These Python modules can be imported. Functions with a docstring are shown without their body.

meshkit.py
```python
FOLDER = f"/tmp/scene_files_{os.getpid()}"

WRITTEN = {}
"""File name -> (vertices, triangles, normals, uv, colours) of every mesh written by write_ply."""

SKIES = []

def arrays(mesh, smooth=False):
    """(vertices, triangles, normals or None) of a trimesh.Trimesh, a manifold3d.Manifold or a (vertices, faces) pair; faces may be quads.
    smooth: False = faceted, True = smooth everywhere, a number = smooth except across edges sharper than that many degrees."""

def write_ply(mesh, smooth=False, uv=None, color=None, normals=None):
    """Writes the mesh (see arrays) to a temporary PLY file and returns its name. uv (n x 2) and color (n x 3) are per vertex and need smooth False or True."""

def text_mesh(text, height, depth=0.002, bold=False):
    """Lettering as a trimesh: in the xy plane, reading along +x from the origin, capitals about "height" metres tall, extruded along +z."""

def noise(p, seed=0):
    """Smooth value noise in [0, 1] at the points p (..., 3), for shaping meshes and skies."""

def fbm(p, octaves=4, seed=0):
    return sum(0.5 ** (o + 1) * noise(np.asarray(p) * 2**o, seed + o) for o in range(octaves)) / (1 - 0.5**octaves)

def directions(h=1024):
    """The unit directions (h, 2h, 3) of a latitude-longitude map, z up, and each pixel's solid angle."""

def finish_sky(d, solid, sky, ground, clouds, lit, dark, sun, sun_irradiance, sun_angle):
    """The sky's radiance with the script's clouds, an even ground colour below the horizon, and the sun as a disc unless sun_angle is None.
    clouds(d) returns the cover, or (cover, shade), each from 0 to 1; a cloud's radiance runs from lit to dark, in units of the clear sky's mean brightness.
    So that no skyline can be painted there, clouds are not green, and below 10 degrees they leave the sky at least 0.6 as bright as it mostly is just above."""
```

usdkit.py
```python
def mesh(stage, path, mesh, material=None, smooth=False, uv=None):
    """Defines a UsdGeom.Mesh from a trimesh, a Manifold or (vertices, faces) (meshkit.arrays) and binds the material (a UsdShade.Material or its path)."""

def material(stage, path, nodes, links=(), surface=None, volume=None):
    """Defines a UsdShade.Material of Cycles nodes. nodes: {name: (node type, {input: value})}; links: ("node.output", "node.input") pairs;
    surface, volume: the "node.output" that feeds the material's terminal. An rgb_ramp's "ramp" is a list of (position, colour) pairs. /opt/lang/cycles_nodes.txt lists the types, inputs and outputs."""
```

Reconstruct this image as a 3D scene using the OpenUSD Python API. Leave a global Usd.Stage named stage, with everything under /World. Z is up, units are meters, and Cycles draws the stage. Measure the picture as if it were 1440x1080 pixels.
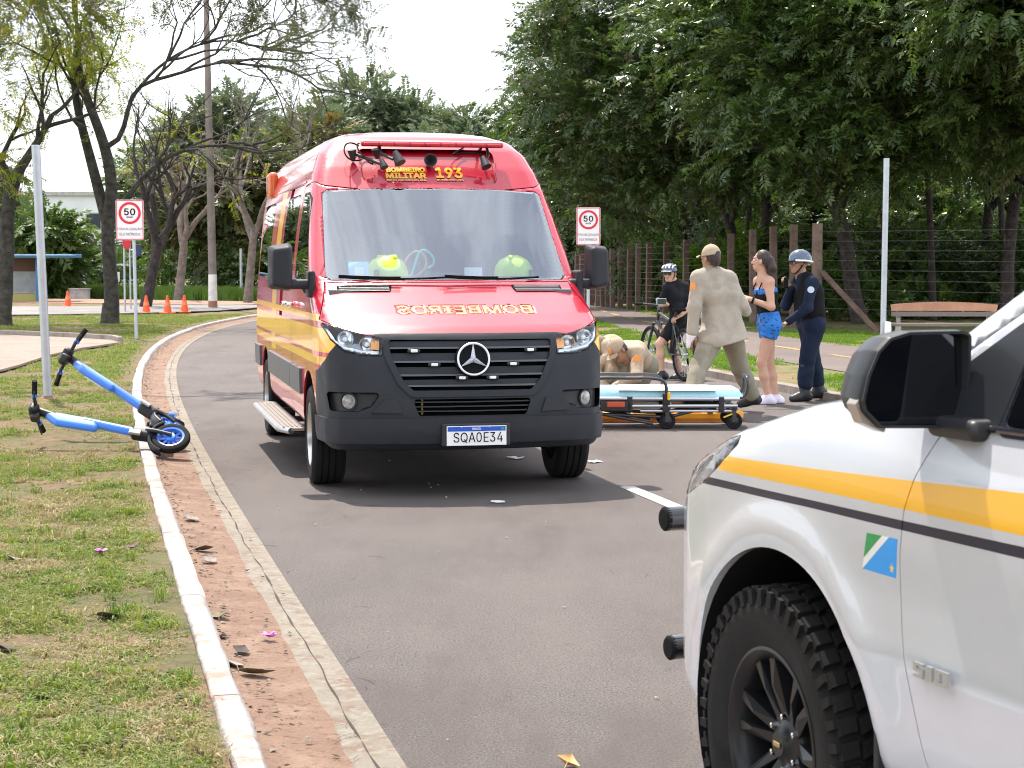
import math, random
import numpy as np, trimesh, manifold3d as m3
from scipy.ndimage import map_coordinates, spline_filter
from scipy.interpolate import CubicSpline, splprep, splev
from shapely.geometry import Polygon, LineString, Point, box as sbox
from shapely import affinity
from shapely.ops import unary_union
from pxr import Usd, UsdGeom, UsdLux, UsdShade, Gf, Sdf, Vt
import usdkit, meshkit

stage = Usd.Stage.CreateInMemory()
UsdGeom.SetStageUpAxis(stage, 'Z'); UsdGeom.SetStageMetersPerUnit(stage, 1.0)
world = UsdGeom.Xform.Define(stage, '/World')
stage.SetDefaultPrim(world.GetPrim())
UsdGeom.Scope.Define(stage, '/World/Looks')
rng = np.random.default_rng(7)
pi = math.pi

# ---------------------------------------------------------------- camera, sky, sun, exposure
CAM_H, CAM_F, CAM_PITCH = 1.56, 2536.0 / 1440.0 * 36.0, 0.068
cam = UsdGeom.Camera.Define(stage, '/World/camera')
cam.AddTranslateOp().Set(Gf.Vec3d(0, 0, CAM_H))
cam.AddRotateXOp().Set(90.0 - math.degrees(CAM_PITCH))
cam.CreateHorizontalApertureAttr(36.0); cam.CreateVerticalApertureAttr(27.0)
cam.CreateFocalLengthAttr(CAM_F)
cam.CreateFStopAttr(13.0); cam.CreateFocusDistanceAttr(11.6)
cam.CreateClippingRangeAttr(Gf.Vec2f(0.1, 3000))
cam.CreateExposureAttr(0.64)

SUN_EL, SUN_AZ = math.radians(63), math.radians(-24)          # azimuth measured from +y towards +x
sun = UsdLux.DistantLight.Define(stage, '/World/sun')
sun.CreateNormalizeAttr(True); sun.CreateIntensityAttr(1.25); sun.CreateAngleAttr(0.9)
sun.CreateColorAttr(Gf.Vec3f(1.0, 0.93, 0.84))
sun.AddRotateZOp().Set(-math.degrees(SUN_AZ)); sun.AddRotateXOp().Set(-(90 - math.degrees(SUN_EL)))
usdkit.material(stage, '/World/Looks/sky_air', {
    'sky': ('sky_texture', {'sky_type': 'single_scattering', 'sun_disc': False, 'sun_elevation': SUN_EL, 'sun_rotation': SUN_AZ, 'air_density': 1.0, 'aerosol_density': 2.2}),
    'tc': ('texture_coordinate', {}), 'mp': ('mapping', {'scale': (1.0, 1.0, 2.2)}),
    'n': ('noise_texture', {'scale': 2.3, 'detail': 9.0, 'roughness': 0.6, 'distortion': 0.5}),
    'r': ('rgb_ramp', {'ramp': [(0, (0.10,)*3), (0.36, (0.22,)*3), (0.5, (0.75,)*3), (0.62, (1.0,)*3), (1, (1,)*3)]}),
    'bw': ('rgb_to_bw', {}),
    'mix': ('mix', {'color2': (10.5, 10.9, 11.7)}),
    'bg': ('background_shader', {'strength': 0.13})},
    [('tc.generated', 'mp.vector'), ('mp.vector', 'n.vector'), ('n.fac', 'r.fac'), ('r.color', 'bw.color'), ('bw.val', 'mix.fac'), ('sky.color', 'mix.color1'), ('mix.color', 'bg.color')], surface='bg.background')
dome = UsdLux.DomeLight.Define(stage, '/World/sky')
dome.CreateIntensityAttr(1.0)
UsdShade.MaterialBindingAPI.Apply(dome.GetPrim()).Bind(UsdShade.Material.Get(stage, '/World/Looks/sky_air'))
dome.GetPrim().SetCustomDataByKey('label', 'bright hazy white and pale blue sky above the road')
dome.GetPrim().SetCustomDataByKey('category', 'sky'); dome.GetPrim().SetCustomDataByKey('kind', 'structure')

def _fast_arrays(mesh, smooth=False):
    mesh = tm(mesh)
    if smooth is False or smooth is None: return np.array(mesh.vertices), np.array(mesh.faces), None
    if smooth is not True: mesh = trimesh.graph.smooth_shade(mesh, angle=np.radians(smooth), facet_minarea=None)
    v, f = np.array(mesh.vertices), np.array(mesh.faces)
    fn = np.cross(v[f[:, 1]] - v[f[:, 0]], v[f[:, 2]] - v[f[:, 0]])
    n = np.stack([sum(np.bincount(f[:, k], fn[:, c], len(v)) for k in range(3)) for c in range(3)], 1)
    l = np.linalg.norm(n, axis=1, keepdims=True)
    return v, f, np.where(l > 0, n / np.maximum(l, 1e-300), [0, 0, 1.0])
usdkit.meshkit.arrays = _fast_arrays

# ---------------------------------------------------------------- helpers: prims
_used = {}
def path_for(name, parent):
    p = str(parent.GetPath()) if parent is not None and not isinstance(parent, str) else (parent or '/World')
    k = (p, name); n = _used.get(k, 0); _used[k] = n + 1
    return f'{p}/{name}' if n == 0 else f'{p}/{name}_{n:03d}'
def tag(prim, label=None, cat=None, group=None, kind=None):
    for k, v in (('label', label), ('category', cat), ('group', group), ('kind', kind)):
        if v: prim.SetCustomDataByKey(k, v)
    return prim
def obj(name, mesh, material, parent=None, smooth=32, label=None, cat=None, group=None, kind=None):
    if isinstance(mesh, list): mesh = cat_(mesh)
    prim = usdkit.mesh(stage, path_for(name, parent), mesh, material, smooth).GetPrim()
    return tag(prim, label, cat, group, kind)
def thing(name, label, cat, loc=(0, 0, 0), rz=0.0, group=None, kind=None, parent=None):
    x = UsdGeom.Xform.Define(stage, path_for(name, parent))
    x.AddTranslateOp().Set(Gf.Vec3d(*map(float, loc))); x.AddRotateZOp().Set(math.degrees(rz))
    return tag(x.GetPrim(), label, cat, group, kind)
def dup(root, loc, rz, label, group=None, scale=None):
    was = root.GetCustomData(); base = root.GetName()
    if base[-4:-3] == '_' and base[-3:].isdigit(): base = base[:-4]
    x = UsdGeom.Xform.Define(stage, path_for(base, None))
    x.GetPrim().GetReferences().AddInternalReference(root.GetPath())
    p = x.GetPrim()
    p.GetAttribute('xformOp:translate').Set(Gf.Vec3d(*map(float, loc)))
    p.GetAttribute('xformOp:rotateZ').Set(math.degrees(rz))
    if scale is not None: UsdGeom.Xformable(p).AddScaleOp().Set(Gf.Vec3f(*([float(scale)] * 3 if np.ndim(scale) == 0 else map(float, scale))))
    tag(p, label, was['category'], group or was.get('group'))
    p.SetInstanceable(True)
    return p
def instancer(name, protos, mats, pos, quats, scales, idx, parent=None, **tags):
    """protos: list of meshes; quats (n,4) as w,x,y,z"""
    pth = path_for(name, parent)
    pi_ = UsdGeom.PointInstancer.Define(stage, pth)
    for k, (m, mt) in enumerate(zip(protos, mats)):
        usdkit.mesh(stage, f'{pth}/kinds/kind_{k}', m, mt, False)
        pi_.CreatePrototypesRel().AddTarget(f'{pth}/kinds/kind_{k}')
    pi_.CreatePositionsAttr(Vt.Vec3fArray.FromNumpy(np.asarray(pos, np.float32)))
    pi_.CreateProtoIndicesAttr(Vt.IntArray.FromNumpy(np.asarray(idx, np.int32)))
    q = np.asarray(quats, np.float32)
    pi_.CreateOrientationsAttr(Vt.QuathArray([Gf.Quath(float(a), float(b), float(c), float(d)) for a, b, c, d in q]))
    s = np.asarray(scales, np.float32)
    if s.ndim == 1: s = np.repeat(s[:, None], 3, 1)
    pi_.CreateScalesAttr(Vt.Vec3fArray.FromNumpy(s))
    return tag(pi_.GetPrim(), tags.get('label'), tags.get('cat'), tags.get('group'), tags.get('kind'))

# ---------------------------------------------------------------- helpers: materials
_mats = {}
def mat(name, col, rough=0.5, metal=0.0, var=0.0, vs=6.0, bump=0.0, bs=40.0, coat=0.0, spec=0.5, emit=0.0, trans=0.0, sheen=0.0, rvar=0.0, col2=None, detail=4.0, flake=0, pos=False, croot=0.03):
    if name in _mats: return _mats[name]
    P = {'base_color': col, 'roughness': rough, 'metallic': metal, 'coat_weight': coat, 'specular_ior_level': spec, 'coat_roughness': croot}
    if emit: P['emission_color'] = col; P['emission_strength'] = emit
    if trans: P['transmission_weight'] = trans
    if sheen: P['sheen_weight'] = sheen
    N, L = {'p': ('principled_bsdf', P)}, []
    N['tc'] = ('geometry', {}) if pos else ('texture_coordinate', {})
    so = 'tc.position' if pos else 'tc.object'
    if var or col2 is not None:
        a = tuple(max(c * (1 - var), 0) for c in col); b = tuple(min(c * (1 + var), 1) for c in (col2 or col))
        N['n'] = ('noise_texture', {'scale': vs, 'detail': detail, 'roughness': 0.6})
        N['r'] = ('rgb_ramp', {'ramp': [(0.3, a), (0.7, b)]})
        L += [(so, 'n.vector'), ('n.fac', 'r.fac'), ('r.color', 'p.base_color')]
    if rvar:
        N['n3'] = ('noise_texture', {'scale': vs * 1.7, 'detail': 4.0}); N['mr'] = ('map_range', {'from_min': 0.3, 'from_max': 0.7, 'to_min': max(rough - rvar, 0.02), 'to_max': min(rough + rvar, 1)})
        L += [(so, 'n3.vector'), ('n3.fac', 'mr.value'), ('mr.result', 'p.roughness')]
    if bump:
        N['n2'] = ('noise_texture', {'scale': bs, 'detail': 3.0}); N['b'] = ('bump', {'strength': 1.0, 'distance': bump})
        L += [(so, 'n2.vector'), ('n2.fac', 'b.height'), ('b.normal', 'p.normal')]
    _mats[name] = usdkit.material(stage, '/World/Looks/' + name, N, L, surface='p.BSDF')
    return _mats[name]
def pane(name, tint=(0.9, 0.95, 0.95), ior=1.5, rough=0.0, gcol=(1, 1, 1)):
    """see-through pane: reflection grows towards grazing angles; only the outer face reflects"""
    if name not in _mats:
        f0 = ((ior - 1) / (ior + 1)) ** 2
        _mats[name] = usdkit.material(stage, '/World/Looks/' + name, {
            't': ('transparent_bsdf', {'color': tint}), 'g': ('glossy_bsdf', {'color': gcol, 'roughness': rough}),
            'lw': ('layer_weight', {'blend': 0.5}), 'pw': ('math', {'math_type': 'power', 'value2': 5.0}), 'sc': ('math', {'math_type': 'multiply_add', 'value2': 1 - f0, 'value3': f0}),
            'ge': ('geometry', {}), 'inv': ('math', {'math_type': 'subtract', 'value1': 1.0}), 'mu': ('math', {'math_type': 'multiply'}), 'm': ('mix_closure', {})},
            [('lw.facing', 'pw.value1'), ('pw.value', 'sc.value1'), ('ge.backfacing', 'inv.value2'), ('sc.value', 'mu.value1'), ('inv.value', 'mu.value2'), ('mu.value', 'm.fac'), ('t.BSDF', 'm.closure1'), ('g.BSDF', 'm.closure2')], surface='m.closure')
    return _mats[name]
def leafmat(name, cols, trans=0.35, rough=0.45, spec=0.4):
    """leaf colours varied per leaf and per branchlet"""
    if name not in _mats:
        n = len(cols)
        _mats[name] = usdkit.material(stage, '/World/Looks/' + name, {
            'g': ('geometry', {}), 'oi': ('object_info', {}),
            'ad': ('math', {'math_type': 'add'}), 'fr': ('math', {'math_type': 'fraction'}),
            'r': ('rgb_ramp', {'ramp': [(i / max(n - 1, 1), c) for i, c in enumerate(cols)]}),
            'p': ('principled_bsdf', {'roughness': rough, 'specular_ior_level': spec}),
            'hs': ('hsv', {'saturation': 1.15, 'value': 1.5}),
            'tl': ('translucent_bsdf', {}) , 'm': ('mix_closure', {'fac': trans})},
            [('g.random_per_island', 'ad.value1'), ('oi.random', 'ad.value2'), ('ad.value', 'fr.value1'), ('fr.value', 'r.fac'), ('r.color', 'p.base_color'), ('r.color', 'hs.color'), ('hs.color', 'tl.color'), ('p.BSDF', 'm.closure1'), ('tl.BSDF', 'm.closure2')], surface='m.closure')
    return _mats[name]

# ---------------------------------------------------------------- helpers: shapes
T_ = trimesh.transformations
def cat_(ms): return trimesh.util.concatenate([tm(m) for m in ms])
def dup_part(first, name, parent, loc, rz):
    x = UsdGeom.Xform.Define(stage, path_for(name, parent)); x.GetPrim().GetReferences().AddInternalReference(first.GetPath()); p = x.GetPrim()
    p.GetAttribute('xformOp:translate').Set(Gf.Vec3d(*map(float, loc))); p.GetAttribute('xformOp:rotateZ').Set(math.degrees(rz)); p.SetInstanceable(True); return p
def tm(m):
    if isinstance(m, trimesh.Trimesh): return m
    if hasattr(m, 'to_mesh'):
        q = m.to_mesh(); return trimesh.Trimesh(np.array(q.vert_properties[:, :3]), np.array(q.tri_verts), process=False)
    return trimesh.Trimesh(*m, process=False)
def mani(t):
    t = tm(t)
    m = m3.Manifold(m3.Mesh(np.asarray(t.vertices, np.float32), np.asarray(t.faces, np.uint32)))
    if m.status() != m3.Error.NoError:
        g = m3.Mesh(np.asarray(t.vertices, np.float32), np.asarray(t.faces, np.uint32)); g.merge(); m = m3.Manifold(g)
    return m
def mv(m, loc=(0, 0, 0), rx=0, ry=0, rz=0, s=None):
    m = tm(m).copy()
    if s is not None: m.apply_scale(s)
    for a, ax in ((rx, [1, 0, 0]), (ry, [0, 1, 0]), (rz, [0, 0, 1])):
        if a: m.apply_transform(T_.rotation_matrix(a, ax))
    m.apply_translation(loc); return m
def bx(x0, x1, y0, y1, z0, z1):
    m = trimesh.creation.box([x1 - x0, y1 - y0, z1 - z0]); m.apply_translation([(x0 + x1) / 2, (y0 + y1) / 2, (z0 + z1) / 2]); return m
def rbox(sx, sy, sz, r, c=(0, 0, 0), seg=12):
    """rounded box by hull of spheres"""
    s = m3.Manifold.sphere(r, seg)
    return tm(m3.Manifold.batch_hull([s.translate([c[0] + i * (sx / 2 - r), c[1] + j * (sy / 2 - r), c[2] + k * (sz / 2 - r)]) for i in (-1, 1) for j in (-1, 1) for k in (-1, 1)]))
def tube(pts, r, n=10, caps=True):
    """swept tube through pts (smooth frames); r number or per point"""
    P = np.asarray(pts, float); m = len(P); R = np.broadcast_to(np.asarray(r, float), (m,))
    t = np.gradient(P, axis=0); t /= np.maximum(np.linalg.norm(t, axis=1, keepdims=True), 1e-9)
    u = np.cross(t[0], [0, 0, 1.0] if abs(t[0][2]) < 0.9 else [1.0, 0, 0]); u /= np.linalg.norm(u)
    V = []; a = np.linspace(0, 2 * pi, n, endpoint=False)
    for i in range(m):
        u = u - t[i] * u.dot(t[i]); u /= np.linalg.norm(u); w = np.cross(t[i], u)
        V.append(P[i] + R[i] * (np.cos(a)[:, None] * u + np.sin(a)[:, None] * w))
    V = np.vstack(V); k = np.arange(n); k2 = (k + 1) % n; F = []
    for i in range(m - 1):
        b, c = i * n, (i + 1) * n
        F += [np.stack([b + k, b + k2, c + k2], 1), np.stack([b + k, c + k2, c + k], 1)]
    if caps:
        V = np.vstack([V, P[0], P[-1]]); F += [np.stack([k2, k, np.full(n, m * n)], 1), np.stack([(m - 1) * n + k, (m - 1) * n + k2, np.full(n, m * n + 1)], 1)]
    return trimesh.Trimesh(V, np.vstack(F), process=False)
def curve(pts, n=24):
    P = np.asarray(pts, float); s = np.r_[0, np.cumsum(np.linalg.norm(np.diff(P, axis=0), axis=1))]
    return CubicSpline(s, P)(np.linspace(0, s[-1], n))
def lathe(prof, n=48, axis='z'):
    """prof: (r, h) closed or open profile"""
    p = np.asarray(prof, float); a = np.linspace(0, 2 * pi, n, endpoint=False); m = len(p)
    V = np.stack([np.outer(p[:, 0], np.cos(a)), np.outer(p[:, 0], np.sin(a)), np.repeat(p[:, 1][:, None], n, 1)], -1).reshape(-1, 3)
    k = np.arange(n); k2 = (k + 1) % n; F = []
    for i in range(m - 1):
        b, c = i * n, (i + 1) * n
        F += [np.stack([b + k, b + k2, c + k2], 1), np.stack([b + k, c + k2, c + k], 1)]
    g = trimesh.Trimesh(V, np.vstack(F), process=False)
    if axis == 'y': g.apply_transform(T_.rotation_matrix(-pi / 2, [1, 0, 0]))
    if axis == 'x': g.apply_transform(T_.rotation_matrix(pi / 2, [0, 1, 0]))
    return g
def extr(poly, h):
    """extrude a shapely polygon (or multi) along +z"""
    gs = [g for g in getattr(poly, 'geoms', [poly]) if g.area > 1e-9]
    return cat_([trimesh.creation.extrude_polygon(g, h, engine='earcut') for g in gs])
def prism(poly, axis, lo, hi):
    """Manifold: polygon given in (x,z) for axis y, (y,z) for axis x, (x,y) for axis z, extruded lo..hi along the axis"""
    if not isinstance(poly, (list,)) and hasattr(poly, 'geoms'):
        return m3.Manifold.batch_boolean([prism(g, axis, lo, hi) for g in poly.geoms], m3.OpType.Add)
    if not hasattr(poly, 'exterior'): poly = Polygon(poly)
    poly = poly.buffer(0)
    if hasattr(poly, 'geoms'): return prism(poly, axis, lo, hi)
    rings = [np.array(r.coords)[:-1] for r in (poly.exterior, *poly.interiors)]
    cs = m3.CrossSection([r.astype(np.float64) for r in rings], m3.FillRule.EvenOdd)
    g = m3.Manifold.extrude(cs, hi - lo).translate([0, 0, lo])
    if axis == 'z': return g
    if axis == 'x':   # (a,b,h) -> (h,a,b)
        return g.transform([[0, 0, 1, 0], [1, 0, 0, 0], [0, 1, 0, 0]])
    # axis y: (a,b,h) -> (a,h,b) mirrored: keep orientation by flipping
    return g.transform([[1, 0, 0, 0], [0, 0, 1, 0], [0, 1, 0, 0]])
def rpoly(pts, r=0.03):
    """polygon with rounded corners"""
    p = Polygon(pts).buffer(0); return p.buffer(-r).buffer(2 * r, quad_segs=6).buffer(-r, quad_segs=6)
def ctr(pts, n=200, smooth=0.0):
    """closed smooth outline through points"""
    P = np.asarray(list(pts) + [pts[0]], float); tck, _ = splprep(P.T, s=smooth, per=True, k=3)
    return np.array(splev(np.linspace(0, 1, n, endpoint=False), tck)).T
def text_poly(txt, h, bold=True):
    import glob
    from PIL import Image, ImageDraw, ImageFont
    from shapely import box as boxes
    font = ImageFont.truetype(glob.glob('/opt/blender-*/*/datafiles/fonts/Inter.woff2')[0], 44)
    x0, y0, x1, y1 = font.getbbox(txt, anchor='ls', stroke_width=int(bold))
    im = Image.new('L', (x1 - x0 + 8, y1 - y0 + 8)); ImageDraw.Draw(im).text((4 - x0, 4 - y0), txt, 255, font, anchor='ls', stroke_width=int(bold))
    on = np.pad(np.asarray(im) > 127, ((0, 0), (1, 1))).astype(np.int8)
    r, st = np.nonzero(np.diff(on, axis=1) == 1); en = np.nonzero(np.diff(on, axis=1) == -1)[1]
    return unary_union(list(boxes(st, -r - 1.0, en, -r))).buffer(0.5).buffer(-0.5).simplify(0.5)
def fit_text(txt, x0, x1, y0, y1, bold=True, slant=0.0):
    p = text_poly(txt, 1.0, bold); a = p.bounds
    p = affinity.translate(p, -a[0], -a[1]); p = affinity.scale(p, (x1 - x0) / (a[2] - a[0]), (y1 - y0) / (a[3] - a[1]), origin=(0, 0))
    if slant: p = affinity.affine_transform(p, [1, slant, 0, 1, 0, 0])
    return affinity.translate(p, x0, y0)

# ---------------------------------------------------------------- helpers: smooth solids from fields
class SD:
    """signed distance (negative inside) of a 2D outline as a table"""
    def __init__(self, pts, inset=0.0, res=0.012, pad=0.35):
        poly = pts if hasattr(pts, 'exterior') else Polygon(pts)
        if inset: poly = poly.buffer(-inset, quad_segs=16)
        P = np.array(poly.exterior.coords)[:-1]; Q = np.roll(P, -1, 0)
        self.lo = P.min(0) - pad; n = np.ceil((P.max(0) + pad - self.lo) / res).astype(int) + 1; self.res = res
        X, Y = np.meshgrid(*(self.lo[k] + res * np.arange(n[k]) for k in (0, 1)), indexing='ij')
        d = np.full(X.shape, 1e9); inside = np.zeros(X.shape, bool)
        for (ax, ay), (bx_, by) in zip(P, Q):
            ex, ey = bx_ - ax, by - ay; px, py = X - ax, Y - ay
            t = np.clip((px * ex + py * ey) / max(ex * ex + ey * ey, 1e-12), 0, 1)
            d = np.minimum(d, (px - t * ex) ** 2 + (py - t * ey) ** 2)
            if ay != by:
                inside ^= ((ay > Y) != (by > Y)) & (X < ex * (Y - ay) / (by - ay) + ax)
        self.t = np.where(inside, -1, 1) * np.sqrt(d) - inset; self.c = spline_filter(self.t, 3)
    def __call__(self, a, b, fine=False):
        a, b = np.broadcast_arrays(a, b)
        q = np.stack([(a - self.lo[0]) / self.res, (b - self.lo[1]) / self.res])
        return map_coordinates(self.c if fine else self.t, q, order=3 if fine else 1, prefilter=False, mode='nearest')
def smax(a, b, k): h = np.maximum(k - np.abs(a - b), 0); return np.maximum(a, b) + h * h / (4 * k)
def smin(a, b, k): h = np.maximum(k - np.abs(a - b), 0); return np.minimum(a, b) - h * h / (4 * k)
def nets(f, lo, hi, h, levels=(0.0,), newton=2, fine=None):
    """surface nets of f(x,y,z) at each level -> list of trimesh"""
    lo = np.asarray(lo, float); n = np.ceil((np.asarray(hi) - lo) / h).astype(int) + 1
    ax = [lo[k] + h * np.arange(n[k]) for k in range(3)]
    G = np.asarray(f(ax[0][:, None, None], ax[1][None, :, None], ax[2][None, None, :]), np.float32)
    G = np.broadcast_to(G, n).copy(); out = []
    for lv in levels:
        D = G - lv; D[np.abs(D) < 1e-7] = 1e-7
        for k in range(3):
            i = [slice(None)] * 3; i[k] = 0; D[tuple(i)] = np.maximum(D[tuple(i)], 1e-4); i[k] = -1; D[tuple(i)] = np.maximum(D[tuple(i)], 1e-4)
        S = D < 0; m = np.array(D.shape) - 1
        cnt = np.zeros(m, np.int8); 
        for a in (0, 1):
            for b in (0, 1):
                for c in (0, 1): cnt += S[a:m[0] + a, b:m[1] + b, c:m[2] + c]
        act = (cnt > 0) & (cnt < 8); idx = -np.ones(m, np.int64); C = np.argwhere(act); idx[act] = np.arange(len(C))
        acc = np.zeros((len(C), 3)); w = np.zeros(len(C)); cor = [(a, b, c) for a in (0, 1) for b in (0, 1) for c in (0, 1)]
        val = {q: D[C[:, 0] + q[0], C[:, 1] + q[1], C[:, 2] + q[2]] for q in cor}
        for q in cor:
            for k in range(3):
                if q[k] == 0:
                    r = list(q); r[k] = 1; a, b = val[q], val[tuple(r)]; x = (a < 0) != (b < 0)
                    t = np.where(x, a / np.where(x, a - b, 1), 0); p = np.tile(np.array(q, float), (len(C), 1)); p[:, k] += t
                    acc += p * x[:, None]; w += x
        V = lo + h * (C + acc / w[:, None]); F = []
        for k in range(3):
            a_, b_ = (k + 1) % 3, (k + 2) % 3; sl0, sl1 = [slice(None)] * 3, [slice(None)] * 3
            sl0[k], sl1[k] = slice(0, -1), slice(1, None)
            x = S[tuple(sl0)] != S[tuple(sl1)]; E = np.argwhere(x)
            ok = (E[:, a_] > 0) & (E[:, b_] > 0) & (E[:, a_] < m[a_]) & (E[:, b_] < m[b_]); E = E[ok]
            q = []
            for da, db in ((-1, -1), (0, -1), (0, 0), (-1, 0)):
                e = E.copy(); e[:, a_] += da; e[:, b_] += db; q.append(idx[e[:, 0], e[:, 1], e[:, 2]])
            q = np.stack(q, 1); fl = S[E[:, 0], E[:, 1], E[:, 2]]
            q[~fl] = q[~fl][:, ::-1]
            F += [q[:, [0, 1, 2]], q[:, [0, 2, 3]]]
        F = np.vstack(F); g = fine or f
        for _ in range(newton):
            e = h * 0.12; d0 = g(V[:, 0], V[:, 1], V[:, 2]) - lv
            gr = np.stack([g(*(V + e * np.eye(3)[k]).T) - lv - d0 for k in range(3)], 1) / e
            st = d0[:, None] * gr / np.maximum((gr ** 2).sum(1, keepdims=True), 0.05)
            l = np.linalg.norm(st, axis=1, keepdims=True); V = V - st * np.minimum(1, 0.6 * h / np.maximum(l, 1e-9))
        out.append(trimesh.Trimesh(V, F, process=False))
    return out
def cone_field(bones, k=0.03):
    """bones: (p, q, rp, rq) round cones blended; returns f(x,y,z)"""
    def f(x, y, z):
        d = None
        for p, q, r0, r1 in bones:
            e = [q[i] - p[i] for i in range(3)]; L = max(sum(c * c for c in e), 1e-9)
            t = np.clip(((x - p[0]) * e[0] + (y - p[1]) * e[1] + (z - p[2]) * e[2]) / L, 0, 1)
            s = np.sqrt((x - p[0] - t * e[0]) ** 2 + (y - p[1] - t * e[1]) ** 2 + (z - p[2] - t * e[2]) ** 2 + 1e-12) - (r0 + (r1 - r0) * t)
            d = s if d is None else smin(d, s, k)
        return d
    return f
def split(m, cutter):
    """(inside, outside) of a manifold"""
    return m ^ cutter, m - cutter
# ================================================================ the setting
KERB = np.array([(0.35, 0.5), (-0.30, 2.9), (-0.905, 5.47), (-1.147, 6.532), (-1.345, 7.341), (-1.523, 8.093), (-1.758, 9.016), (-2.246, 11.13), (-3.007, 14.468), (-3.769, 17.9), (-4.515, 21.5), (-5.218, 25.25), (-6.05, 30.3), (-6.68, 34.5), (-7.12, 38.97), (-7.33, 43.7), (-7.25, 48.5), (-6.85, 53), (-6.0, 59), (-4.8, 65), (-3.0, 71.5), (0.0, 80), (4, 89), (12, 103)])
_k = np.r_[0, np.cumsum(np.linalg.norm(np.diff(KERB, axis=0), axis=1))]
_tck, _ = splprep(KERB.T, u=_k, s=0.02, k=3)
def kerb_line(off, s0=0.0, s1=None, n=260):
    u = np.linspace(s0, _k[-1] if s1 is None else s1, n); x, y = splev(u, _tck); dx, dy = splev(u, _tck, der=1)
    l = np.hypot(dx, dy); o = off(u) if callable(off) else off
    return np.stack([np.array(x) + dy / l * o, np.array(y) - dx / l * o], 1)    # positive = towards the road
def strip(A, B, z0, z1=None):
    """sheet between two polylines of equal length"""
    n = len(A); V = np.vstack([np.c_[A, np.full(n, z0)], np.c_[B, np.full(n, z0 if z1 is None else z1)]]); i = np.arange(n - 1)
    return trimesh.Trimesh(V, np.vstack([np.stack([i, n + i, n + i + 1], 1), np.stack([i, n + i + 1, i + 1], 1)]), process=False)
def grade(mesh_):
    if mesh_.face_normals[:, 2].sum() < 0: mesh_.invert()
    return mesh_

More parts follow.
